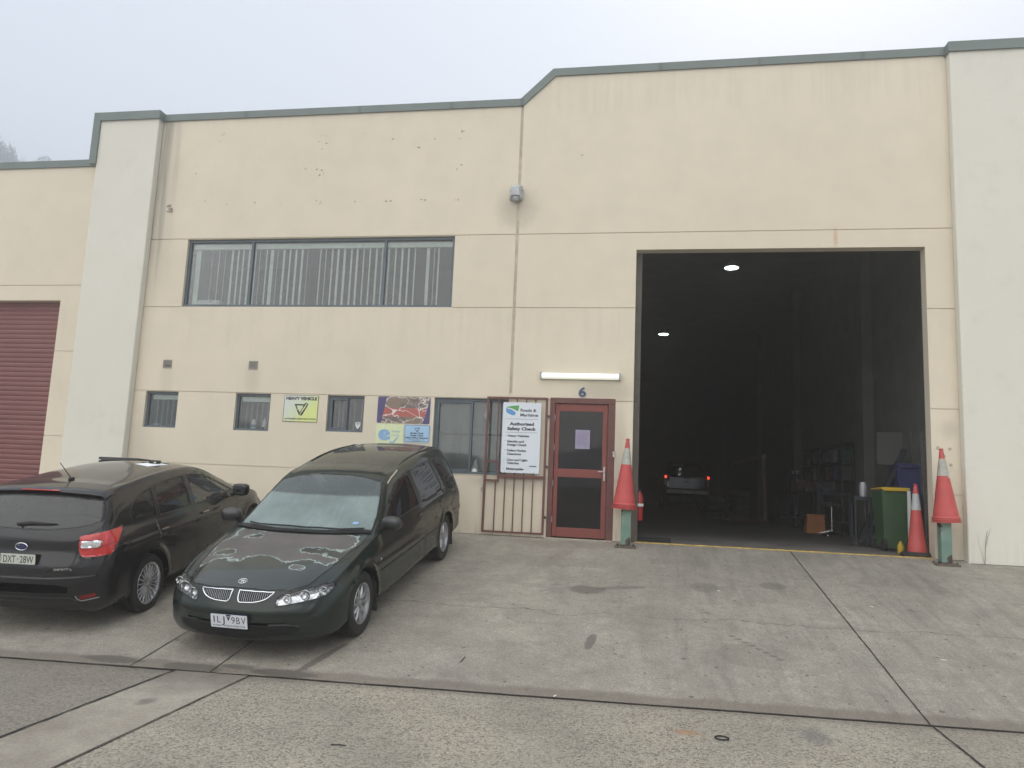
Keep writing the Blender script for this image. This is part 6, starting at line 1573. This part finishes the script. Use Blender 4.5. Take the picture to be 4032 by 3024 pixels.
    # cabin
    mb = MB(); mb.box(-.78, .78, -3.75, -.5, .30, .33); mb.build('cabin_floor', M['cabin'], t, world=False)
    mb = MB(); mb.rings([[(-.72, -.38, .70), (.72, -.38, .70), (.72, -.38, .86), (-.72, -.38, .86)], [(-.74, -.60, .62), (.74, -.60, .62), (.72, -.64, .92), (-.72, -.64, .92)], [(-.74, -.95, .60), (.74, -.95, .60), (.72, -.93, .93), (-.72, -.93, .93)]]); mb.build('dashboard', M['greytrim'], t, smooth=True, world=False)
    for s_ in (-1, 1): carseat(t, s_*.36, -1.55, .42)
    mb = MB(); mb.box(-.62, .62, -2.60, -2.15, .42, .56); mb.rings([[(-.62, -2.62, .54), (.62, -2.62, .54), (.62, -2.50, .54), (-.62, -2.50, .54)], [(-.60, -2.76, 1.02), (.60, -2.76, 1.02), (.60, -2.68, 1.02), (-.60, -2.68, 1.02)]]); mb.build('rear_seat', M['seat'], t, bevel=.03, world=False)
    steering(t, .36, -1.06, .92)
    mb = MB(); pod(mb, (0, -1.30, 1.22), .11, .02, .03); mb.build('interior_mirror', M['cabin'], t, smooth=True, world=False)
    mb = MB(); p, nn = B.top(-.60, -.60); c0 = B.top(-.57, -.56)[0]; mb.add([c0+Vector((a, b, b*-.45-.001)) for a, b in ((-.035, -.02), (.03, -.025), (.035, .02), (-.03, .02))], [(0, 1, 2, 3)]); mb.build('registration_sticker', M['signblue'], t, world=False, fix=False)
    return t, B
WAGON_POSE = (-3.58, -4.42, -0.028)
wag, WB = wagon()
# ---------------------------------------------------------------- black hatchback (rear axle at y=0, nose towards +y)
HATCH_POSE = (-6.11, -4.31, 0.10)
def hatch():
    px, py, yaw = HATCH_POSE
    t = thing('hatchback', 'black five-door hatchback parked nose to the wall with a sheet of paper on its roof', 'car', (px, py, SLOPE*py), (math.atan(SLOPE), 0, yaw))
    rows = [
     (-.875, .44, .50, .50, .50, .52, .40, .53), (-.862, .34, .72, .585, .70, .60, .58, .615), (-.845, .29, .80, .68, .765, .69, .66, .70), (-.805, .26, .835, .80, .785, .82, .69, .835),
     (-.77, .25, .85, .93, .79, .965, .69, .985), (-.71, .245, .86, 1.00, .785, 1.075, .71, 1.10), (-.61, .24, .865, 1.02, .785, 1.205, .685, 1.245), (-.49, .235, .868, 1.02, .79, 1.335, .66, 1.38),
     (-.38, .23, .87, 1.01, .795, 1.37, .65, 1.415), (0.0, .22, .872, .99, .805, 1.39, .64, 1.44), (.55, .21, .872, .965, .815, 1.405, .63, 1.468), (1.05, .20, .872, .945, .82, 1.40, .62, 1.47),
     (1.42, .20, .872, .93, .82, 1.365, .61, 1.43), (1.75, .20, .872, .92, .82, 1.275, .615, 1.345), (2.10, .20, .872, .91, .82, 1.13, .625, 1.20), (2.42, .20, .87, .90, .815, .99, .67, 1.055), (2.62, .20, .868, .885, .81, .925, .69, .99),
     (2.9, .20, .862, .835, .80, .88, .67, .935), (3.15, .20, .85, .77, .775, .81, .63, .865), (3.32, .20, .83, .70, .74, .73, .58, .77), (3.42, .21, .80, .62, .70, .64, .52, .66), (3.49, .24, .74, .52, .64, .53, .46, .54), (3.52, .32, .6, .44, .5, .445, .4, .45), (3.525, .36, .5, .40, .4, .402, .3, .404)]
    def warp(V):
        x, y, z = V[..., 0], V[..., 1].copy(), V[..., 2]
        k = np.clip((y-2.7)/.8, 0, 1)**1.4; V[..., 1] = y - .34*k*np.abs(x/.85)**2.3
        k2 = np.clip((-.15-y)/.7, 0, 1)**1.3; V[..., 1] += .17*k2*np.abs(x/.83)**3.0
        for cy in (0, 2.645):
            d = np.hypot(y-cy, z-.32); V[..., 0] += np.sign(x)*.020*np.exp(-((d-.37)/.06)**2)*(np.abs(x) > .6)
        m = (np.abs(x) > .7); line_ = .80+.035*(1.2-y)*.5; V[..., 0] += np.where(m & (y > -.6) & (y < 3.0), np.sign(x)*.012*np.exp(-((z-line_)/.03)**2), 0)
        return V
    V = body_surface(rows, .0102, warp); B = Body(V)
    B.region('hole', 'side', circ(0, .32, .358), lambda P: (np.abs(P[:, 0]) > .58) & (P[:, 2] < .75))
    B.region('hole', 'side', circ(2.645, .32, .358), lambda P: (np.abs(P[:, 0]) > .58) & (P[:, 2] < .75))
    up = lambda P: (np.abs(P[:, 0]) > .5) & (P[:, 2] > .85)
    B.glazed('front_glass', 'side', smooth_poly([(2.22, .955), (1.98, 1.09), (1.68, 1.225), (1.42, 1.30), (1.15, 1.335), (1.08, .965)], 8, sharp=(0, 4, 5)), up, .014)
    B.glazed('rear_side_glass', 'side', smooth_poly([(.98, .97), (1.05, 1.34), (.70, 1.345), (.36, 1.325), (.30, .995)], 8, sharp=(0, 1, 3, 4)), up, .014)
    B.glazed('quarter_glass', 'side', smooth_poly([(.255, .998), (.31, 1.32), (.12, 1.295), (-.10, 1.22), (-.22, 1.12), (-.20, 1.04), (-.06, 1.008)], 8, sharp=(0, 1)), up, .014)
    rw = smooth_poly([(0, 1.03), (.38, 1.045), (.64, 1.09), (.705, 1.15), (.655, 1.325), (.30, 1.35), (0, 1.355), (-.30, 1.35), (-.655, 1.325), (-.705, 1.15), (-.64, 1.09), (-.38, 1.045)], 6, sharp=(4, 8))
    B.glazed('rear_glass', 'front', rw, lambda P: (P[:, 1] < -.25) & (P[:, 2] > .98), .016, mirror=False)
    ws = smooth_poly([(0, 2.55), (.50, 2.48), (.665, 2.36), (.62, 2.1), (.565, 1.75), (.535, 1.56), (.30, 1.50), (0, 1.48), (-.30, 1.50), (-.535, 1.56), (-.565, 1.75), (-.62, 2.1), (-.665, 2.36), (-.50, 2.48)], 6, sharp=(2, 5, 9, 12))
    B.glazed('windscreen', 'top', ws, lambda P: P[:, 2] > .9, .018, mirror=False)
    tl = smooth_poly([(.555, .945), (.56, .985), (.66, 1.005), (.80, 1.03), (.86, 1.03), (.90, .94), (.88, .86), (.80, .80), (.62, .785), (.575, .82), (.555, .88)], 5, sharp=(0,))
    B.region('tail_lamp', 'front', tl, lambda P: (P[:, 1] < -.36), tol=.011)
    B.region('body', 'side', [(-.66, .76), (-.64, .80), (-.56, .90), (-.42, 1.00), (-.40, 1.06), (.2, 1.06), (.2, .76)], lambda P: (np.abs(P[:, 0]) > .70) & (P[:, 2] > .76) & (P[:, 2] < 1.06), tol=.011)
    B.region('clear_lamp', 'front', smooth_poly([(.57, .885), (.575, .935), (.60, .94), (.735, .94), (.74, .905), (.725, .878), (.60, .872)], 5), lambda P: (P[:, 1] < -.36), tol=.010)
    B.region('lower_trim', 'front', [(-.50, .10), (.50, .10), (.585, .335), (.50, .355), (-.50, .355), (-.585, .335)], lambda P: P[:, 1] < -.5, mirror=False)
    B.region('headlight', 'front', smooth_poly([(.45, .62), (.60, .70), (.80, .76), (.83, .70), (.70, .62), (.5, .58)], 6), lambda P: P[:, 1] > 2.9)
    B.finish()
    B.mesh('body', ['body', 'rubber_trim', 'lower_trim'], [M['black_paint'], M['carblack'], M['carblack']], t)
    B.mesh('windscreen', ['windscreen'], M['carglass'], t, offset=-.004); B.pair('front_side_window', ['front_glass'], M['carglass'], t, offset=-.005)
    B.pair('rear_side_window', ['rear_side_glass'], M['tintglass'], t, offset=-.005); B.pair('quarter_window', ['quarter_glass'], M['tintglass'], t, offset=-.005); B.mesh('rear_window', ['rear_glass'], M['privglass'], t, offset=-.004)
    sel = B.lab.copy(); c = B.cen()
    for s_ in (-1, 1):
        B.lab = np.where(c[:, 0]*s_ < 0, 0, sel)
        tlm = B.mesh('tail_light', ['tail_lamp'], M['redlens'], t, offset=.004)
        B.mesh('clear_lens', ['clear_lamp'], M['lampchrome'], tlm, offset=.006)
        hl = B.mesh('headlight', ['headlight'], M['lampchrome'], t)
    B.lab = sel
    for s_ in (-1, 1):
        mb = MB(); B.line(mb, 'rear', [(.563*s_, .868), (.70*s_, .868), (.80*s_, .895), (.87*s_, .93)], .006, lift=.007); B.line(mb, 'rear', [(.57*s_, .945), (.74*s_, .945), (.745*s_, .90), (.725*s_, .872)], .006, lift=.008)
        mb.build('lamp_divider', M['darkred'], t, world=False, fix=False)
    # spoiler at the end of the roof
    mb = MB(); rs = []
    for a in np.linspace(-.67, .67, 31):
        e = (abs(a)/.67)**4; p, nn = B.top(a, -.40+.02*e)
        z_ = p.z; rs.append([(a, -.26, B.top(a, -.26)[0].z+.001), (a, -.40, z_+.012), (a, -.53+.05*e, z_-.004+.0*e), (a, -.545+.05*e, z_-.018), (a, -.53+.05*e, z_-.028), (a, -.44+.02*e, z_-.030)])
    SPZ = B.top(0, -.40)[0].z; mb.rings(rs, True, True); sp = mb.build('spoiler', M['black_paint'], t, smooth=True, world=False)
    mb = MB(); mb.box(-.20, .20, -.549, -.52, SPZ-.014, SPZ-.004); mb.build('high_brake_light', M['redlens'], sp, bevel=.003, world=False)
    # shut lines
    mb = MB()
    for s_ in (-1, 1):
        B.line(mb, 'rear', [(.685*s_, 1.335), (.745*s_, 1.16), (.72*s_, 1.06), (.60*s_, .99)], .007)
        B.line(mb, 'rear', [(.555*s_, .90), (.54*s_, .78), (.50*s_, .665), (.40*s_, .60), (0, .585)], .007)
        B.line(mb, 'side', [(1.00, 1.35), (1.02, .95), (1.03, .60), (1.0, .25)], .007, sx=s_)
        B.line(mb, 'side', [(.27, 1.34), (.24, 1.02), (.10, .86), (.20, .74), (.36, .62), (.46, .42), (.50, .26)], .007, sx=s_)
        B.line(mb, 'side', [(2.12, .92), (2.16, .7), (2.16, .35), (2.12, .25)], .006, sx=s_); B.line(mb, 'side', [(.52, .262), (2.12, .262)], .006, sx=s_)
        B.line(mb, 'side', [(-.36, .62), (-.55, .60), (-.63, .66), (-.66, .78)], .006, sx=s_)
    B.line(mb, 'rear', [(-.60, 1.37), (-.3, 1.385), (0, 1.39), (.3, 1.385), (.60, 1.37)], .005)
    B.line(mb, 'top', [(-.59, -.255), (0, -.25), (.59, -.255)], .005); B.line(mb, 'top', [(.0, 2.66), (.5, 2.6), (.67, 2.48), (.64, 3.0), (.5, 3.3)], .006); B.line(mb, 'top', [(.0, 2.66), (-.5, 2.6), (-.67, 2.48), (-.64, 3.0), (-.5, 3.3)], .006)
    mb.build('shut_line', M['shut'], t, world=False, fix=False)
    # chrome-ish garnish, rear crease lines, bumper shelf
    mb = MB(); B.line(mb, 'rear', [(-.40, .865), (-.2, .872), (0, .875), (.2, .872), (.40, .865)], .020, lift=.010); mb.build('tailgate_garnish', M['black_paint'], t, world=False, fix=False)
    mb = MB(); B.line(mb, 'rear', [(-.33, .655), (0, .66), (.33, .655)], .018, lift=.006); mb.build('number_plate_trim', M['galv'] if False else M['black_paint'], t, world=False, fix=False)
    mb = MB(); rs = []
    for a in np.linspace(-.74, .74, 33):
        p, nn = B.rear(a, .585); e = (abs(a)/.74)**3; rs.append([(a, p.y+.02, .605+.02*e), (a, p.y-.018, .598+.02*e), (a, p.y-.022, .585+.02*e), (a, p.y+.02, .568+.02*e)])
    mb.rings(rs); mb.build('bumper_shelf', M['black_paint'], t, smooth=True, world=False)
    mb = MB(); B.line(mb, 'rear', [(-.60, .36), (-.52, .395), (0, .40), (.52, .395), (.60, .36)], .012, lift=.006); B.line(mb, 'rear', [(-.52, .285), (0, .28), (.52, .285)], .010, lift=.006); mb.build('diffuser_edge', M['bindark'], t, world=False, fix=False)
    for s_ in (-1, 1):
        pts = [B.rear(a*s_, b)[0] for a, b in ((.60, .41), (.735, .43), (.735, .395), (.615, .375))]
        mb = MB(); mb.add([p+Vector((0, -.006, 0)) for p in pts]+[p+Vector((0, .01, 0)) for p in pts], [(0, 1, 2, 3), (0, 4, 5, 1), (1, 5, 6, 2), (2, 6, 7, 3), (3, 7, 4, 0)]); rf = mb.build('rear_reflector', M['darkred'], t, world=False)
        mb = MB(); B.line(mb, 'rear', [(.57*s_, .415), (.585*s_, .385), (.62*s_, .362), (.76*s_, .385)], .010, lift=.007); mb.build('reflector_trim', M['galv'], rf, world=False, fix=False)
    # rear wiper, handle recess
    mb = MB(); pts = [B.rear(a, b)[0]+Vector((0, -.014, 0)) for a, b in ((-.10, 1.085), (.05, 1.10), (.20, 1.098), (.30, 1.10))]; mb.tube(pts, [.018, .018, .012, .006], 8); mb.build('rear_wiper', M['rubber'], t, smooth=True, world=False)
    # antenna
    p, nn = B.top(.02, -.10); mb = MB(); pod(mb, p+Vector((0, 0, .012)), .022, .045, .016); an = mb.build('antenna', M['carblack'], t, smooth=True, world=False)
    mb = MB(); mb.tube([p+Vector((0, -.01, .02)), p+Vector((-.045, -.12, .20))], [.0055, .004], 8); mb.build('antenna_mast', M['rubber'], an, smooth=True, world=False)
    # mirrors, handles
    for s_ in (-1, 1):
        mb = MB(); pod(mb, (s_*.985, 2.02, 1.0), .112, .062, .080, rot=Matrix.Rotation(-s_*R(10), 3, 'Z'), pw=.5); mm = mb.build('door_mirror', M['black_paint'], t, smooth=True, world=False)
        mb = MB(); mb.tube([(s_*.845, 2.04, .93), (s_*.89, 2.03, .94), (s_*.94, 2.03, .95)], [.035, .03, .03], 10); mb.build('mirror_arm', M['carblack'], mm, smooth=True, world=False)
        mb = MB(); rr_ = Matrix.Rotation(-s_*R(10), 3, 'Z'); c0 = Vector((s_*.985, 2.02, 1.0)); m_ = [c0+rr_ @ Vector(v) for v in ((-.08, -.05, -.05), (.08, -.05, -.05), (.08, -.05, .05), (-.08, -.05, .05), (-.08, -.061, -.05), (.08, -.061, -.05), (.08, -.061, .05), (-.08, -.061, .05))]
        mb.add(m_, [(0, 1, 2, 3), (7, 6, 5, 4), (0, 4, 5, 1), (1, 5, 6, 2), (2, 6, 7, 3), (3, 7, 4, 0)]); mb.build('mirror_glass', M['mirrorglass'], mm, world=False)
        for yy in (.27, 1.25):
            p, nn = B.side(yy, .845, s_); mb = MB(); pod(mb, p+nn*.014, .011, .085, .014, pw=.7); h_ = mb.build('door_handle', M['black_paint'], t, smooth=True, world=False)
            mb = MB(); pod(mb, p+nn*.026, .003, .075, .006, pw=.7); mb.build('handle_chrome', M['chrome'], h_, smooth=True, world=False)
    for s_ in (-1, 1):
        for yy in (0, 2.645): mb = MB(); wheel_well(mb, yy, .36, s_, .835, .42, .31); mb.build('wheel_arch_liner', M['shut'], t, world=False)
    for yy in (0, 2.645):
        for s_ in (-1, 1): wheel(t, s_*.762, yy, .316, .222, .205, 'twin', s_, [M['alloy2'], M['alloydark']])
    # badges and plate
    p, nn = B.rear(0, .88); mb = MB(); O = p+Vector((0, -.016, 0)); mb.tube([O+Vector((.062*math.cos(a), 0, .036*math.sin(a))) for a in [2*math.pi*k/36 for k in range(37)]], .005, 8); bd = mb.build('oval_badge', M['chrome'], t, smooth=True, world=False)
    mb = MB(); mb.add([O+Vector((.06*math.cos(a), .003, .034*math.sin(a))) for a in [2*math.pi*k/36 for k in range(36)]], [tuple(range(36))]); mb.build('badge_field', M['inkblue'], bd, world=False, fix=False)
    mb = MB()
    for (a, b, r_) in ((-.026, .010, .013), (.004, .014, .006), (.026, .012, .006), (.014, -.002, .006), (-.006, -.012, .006), (.034, -.008, .006)):
        st_ = [(r_*(1 if k % 2 == 0 else .3)*math.cos(math.pi/4*k+math.pi/2), r_*(1 if k % 2 == 0 else .3)*math.sin(math.pi/4*k+math.pi/2)) for k in range(8)]
        mb.add([O+Vector((a+u, -.001, b+v)) for u, v in st_], [tuple(range(8))])
    mb.build('badge_stars', M['chrome'], bd, world=False, fix=False)
    p, nn = B.rear(0, .765); plate(t, (0, p.y-.030, .768), (1, 0, 0), Vector((0, .06, 1)), .372, .107, [('DXT', -.150, -.022, -.036, .072, .01, 'ink'), ('28W', .022, .164, -.036, .072, .01, 'ink')], M['plateyel'], M['ink'])
    pm = MB(); pm.cyl((0, p.y-.038, .768), (0, p.y-.0365, .768), .006, n=10); pm.build('plate_dot', M['ink'], t, world=False)
    pm = MB(); 
    for k, ch in enumerate('NSW'): put_text(pm, ch, (0, p.y-.0372, .768), (1, 0, 0), (0, .06, 1), -.178, -.166, .022-.024*k, .016, .01)
    pm.build('plate_state_letters', M['ink'], t, world=False, fix=False)
    mb = MB(); pp = [B.rear(a, .665)[0] for a in (.36, .55)]; put_text(mb, 'IMPREZA', (.36, pp[0].y-.004, .66), (pp[1]-pp[0]).normalized(), (0, .05, 1), 0, .17, 0, .026, .01); mb.build('model_lettering', M['chrome'], t, world=False, fix=False)
    # cabin
    mb = MB(); mb.box(-.74, .74, -.6, 2.4, .28, .31); mb.build('cabin_floor', M['cabin'], t, world=False)
    mb = MB(); mb.box(-.70, .70, 2.05, 2.45, .62, .93); mb.build('dashboard', M['cabin'], t, bevel=.05, world=False)
    for s_ in (-1, 1): carseat(t, s_*.35, 1.25, .40)
    mb = MB(); mb.box(-.6, .6, .15, .60, .40, .54); mb.rings([[(-.6, .12, .52), (.6, .12, .52), (.6, .26, .52), (-.6, .26, .52)], [(-.58, -.02, 1.02), (.58, -.02, 1.02), (.58, .08, 1.02), (-.58, .08, 1.02)]]); mb.build('rear_seat', M['seat'], t, bevel=.03, world=False)
    for s_ in (-.35, 0, .35): mb = MB(); pod(mb, (s_, .03, 1.10), .11, .04, .07); mb.build('headrest', M['seat'], t, smooth=True, world=False)
    steering(t, .35, 1.80, .90, .18)
    mb = MB(); mb.box(-.02, .60, 1.42, 1.47, .98, 1.02); 
    # things resting on the roof are separate objects in the same place
    mw = Matrix.Translation((px, py, SLOPE*py)) @ Euler((math.atan(SLOPE), 0, yaw)).to_matrix().to_4x4()
    q = [B.top(a, b)[0]+Vector((0, 0, .003)) for a, b in ((.14, .88), (.355, .80), (.465, 1.09), (.25, 1.17))]
    mb = MB(); vs = []
    for i in range(7):
        for j in range(7):
            u, v = i/6, j/6; a = (.14*(1-u)+.355*u)*(1-v)+(.25*(1-u)+.465*u)*v; b = (.88*(1-u)+.80*u)*(1-v)+(1.17*(1-u)+1.09*u)*v
            p = B.top(a, b)[0]; vs.append(mw @ (p+Vector((0, 0, .003))))
    mb.add(vs, [(i*7+j, i*7+7+j, i*7+8+j, i*7+j+1) for i in range(6) for j in range(6)])
    o = mb.build('paper_sheet', M['sheet'], None, fix=False); tag(o, 'white sheet of paper lying on the roof of the black hatchback', 'paper')
    p = B.top(.30, 1.06)[0]; c0 = mw @ (p+Vector((0, 0, .006)))
    bx = thing('black_box', 'small black box weighing down the paper on the hatchback roof', 'box', c0, (math.atan(SLOPE), 0, yaw+R(15)))
    mb = MB(); mb.box(-.065, .065, -.035, .035, 0, .034); mb.build('case', M['black'], bx, bevel=.008, world=False)
    mb = MB(); mb.box(-.005, .02, -.037, -.0352, .008, .024); mb.build('label', M['paleyellow'], bx, world=False)
    return t, B
M['mirrorglass'] = simple('dark_mirror_glass', (.25, .27, .28), .08, .9, .05, 5)
M['sheet'] = simple('white_paper', (.80, .82, .84), .8, 0, .02, 4)
hat, HB = hatch()

# ---------------------------------------------------------------- pickup deep inside the workshop
def pickup(px, py):
    t = thing('pickup_truck', 'grey pickup truck with lit tail lamps deep in the dark workshop', 'car', (px, py, 0))
    rows = [(-1.3, 0.69, 0.8, 0.91, 0.78, 0.94, 0.7, 0.96), (-1.28, 0.62, 0.88, 1.16, 0.86, 1.19, 0.8, 1.21), (-1.24, 0.59, 0.91, 1.3, 0.88, 1.32, 0.82, 1.33), (-0.9, 0.59, 0.92, 1.32, 0.89, 1.335, 0.82, 1.34), (0, 0.59, 0.925, 1.32, 0.89, 1.33, 0.82, 1.34), (0.28, 0.59, 0.925, 1.32, 0.89, 1.335, 0.81, 1.35), (0.33, 0.56, 0.925, 1.33, 0.88, 1.46, 0.74, 1.56), (0.42, 0.54, 0.925, 1.33, 0.87, 1.82, 0.66, 1.9), (0.7, 0.52, 0.925, 1.32, 0.87, 1.92, 0.64, 1.99), (1.5, 0.52, 0.925, 1.31, 0.87, 1.93, 0.64, 2.0), (2.1, 0.52, 0.925, 1.29, 0.87, 1.86, 0.63, 1.93), (2.7, 0.52, 0.925, 1.28, 0.86, 1.44, 0.74, 1.52), (3.0, 0.52, 0.92, 1.24, 0.85, 1.3, 0.76, 1.35), (3.7, 0.52, 0.91, 1.16, 0.83, 1.2, 0.7, 1.26), (3.95, 0.54, 0.88, 1.01, 0.8, 1.04, 0.6, 1.08), (4.05, 0.62, 0.7, 0.82, 0.6, 0.83, 0.5, 0.84)]
    V = body_surface(rows, .03, None); B = Body(V)
    B.region('hole', 'side', circ(0, .43, .49), lambda P: (np.abs(P[:, 0]) > .58) & (P[:, 2] < 1.05), tol=.02); B.region('hole', 'side', circ(3.22, .43, .49), lambda P: (np.abs(P[:, 0]) > .58) & (P[:, 2] < 1.05), tol=.02)
    B.region('rear_glass', 'front', smooth_poly([(-.60, 1.42), (.60, 1.42), (.54, 1.82), (-.54, 1.82)], 4, sharp=(0, 1, 2, 3)), lambda P: (P[:, 1] < .6) & (P[:, 1] > .2), mirror=False, tol=.02)
    B.region('side_glass', 'side', [(.62, 1.36), (.66, 1.82), (1.9, 1.84), (2.5, 1.36)], lambda P: (np.abs(P[:, 0]) > .5) & (P[:, 2] > 1.1), tol=.02)
    B.finish(); B.mesh('body', ['body'], M['pickup_paint'], t); B.mesh('rear_window', ['rear_glass'], M['privglass'], t); B.pair('side_window', ['side_glass'], M['privglass'], t)
    mb = MB(); mb.box(-.70, .70, -1.315, -1.29, .86, 1.32); tg = mb.build('tailgate', M['pickup_paint'], t, bevel=.02, world=False)
    mb = MB(); mb.box(-.12, .12, -1.335, -1.315, 1.24, 1.31); mb.build('handle', M['black'], tg, bevel=.01, world=False)
    mb = MB(); mb.tube([(.115*math.cos(a), -1.32, .985+.16+.045*math.sin(a)) for a in [2*math.pi*k/24 for k in range(25)]], .007, 6); mb.tube([(-.06, -1.322, 1.145), (.06, -1.322, 1.145)], .005, 6); mb.build('oval_badge', M['chrome'], tg, smooth=True, world=False)
    mb = MB(); mb.box(-.80, .80, -1.45, -1.27, .66, .80); mb.box(-.35, .35, -1.47, -1.45, .74, .795); mb.build('bumper', M['galv'], t, bevel=.03, world=False)
    n = N('lit_tail_lamp'); n.b.inputs['Base Color'].default_value = (.5, .02, .02, 1); n.b.inputs['Emission Color'].default_value = (1, .06, .03, 1); n.b.inputs['Emission Strength'].default_value = 1.6; M['taillit'] = n.mat
    for s_ in (-1, 1):
        mb = MB(); mb.box(s_*.78, s_*.905, -1.31, -1.24, .96, 1.40); l = mb.build('tail_light', M['darkred'], t, bevel=.02, world=False)
        mb = MB(); mb.box(s_*.80, s_*.885, -1.322, -1.30, 1.27, 1.375); mb.build('lit_lamp', M['taillit'], l, bevel=.008, world=False)
        mb = MB(); mb.box(s_*.80, s_*.885, -1.318, -1.30, 1.15, 1.21); mb.build('reversing_lamp', M['galv'], l, bevel=.008, world=False)
        for yy in (0, 3.22): wheel(t, s_*.80, yy, .43, .215, .27, 'ten', s_, [M['alloy'], M['alloydark']])
        mb = MB(); mb.box(s_*.93, s_*1.10, 2.25, 2.33, 1.28, 1.50); mb.build('door_mirror', M['black'], t, bevel=.03, world=False)
    plate(t, (0, -1.475, .72), (1, 0, 0), (0, 0, 1), .372, .10, [], M['plateyel'], M['ink'])
    return t
pickup(2.1, 20.3)
# ================================================================ fog
# wooded rise behind the estate that carries the tree
mb = MB(); vs = []; NX, NYY = 30, 16
for i in range(NX+1):
    for j in range(NYY+1):
        a, b = -158+ i*(316/NX), 60+j*(68/NYY)
        h = 29*math.exp(-((b-118)/30)**2)*(0.75+.25*math.cos(a*.02+2.2)) - 1.2
        vs.append((a, b, h))
mb.add(vs, [(i*(NYY+1)+j, (i+1)*(NYY+1)+j, (i+1)*(NYY+1)+j+1, i*(NYY+1)+j+1) for i in range(NX) for j in range(NYY)])
tag(mb.build('hill', M['earth'], None, smooth=True, fix=False), kind='structure')
tree(-109.5, 94, 43.0, 'pale fogged eucalyptus crown rising above the roof of the lower unit', 4, 13.5)
def haze():
    mb = MB(); mb.box(-160, 160, -70, 130, -2.4, 60)
    n = N('fog'); n.t.nodes.remove(n.b)
    v = n.new('ShaderNodeVolumePrincipled'); v.inputs['Color'].default_value = (.93, .96, 1.0, 1); v.inputs['Density'].default_value = HAZE; v.inputs['Anisotropy'].default_value = .8
    n.link(v.outputs[0], n.o.inputs['Volume'])
    o = mb.build('haze', n.mat, None); tag(o, kind='stuff'); return o
HAZE = 0.007
haze()
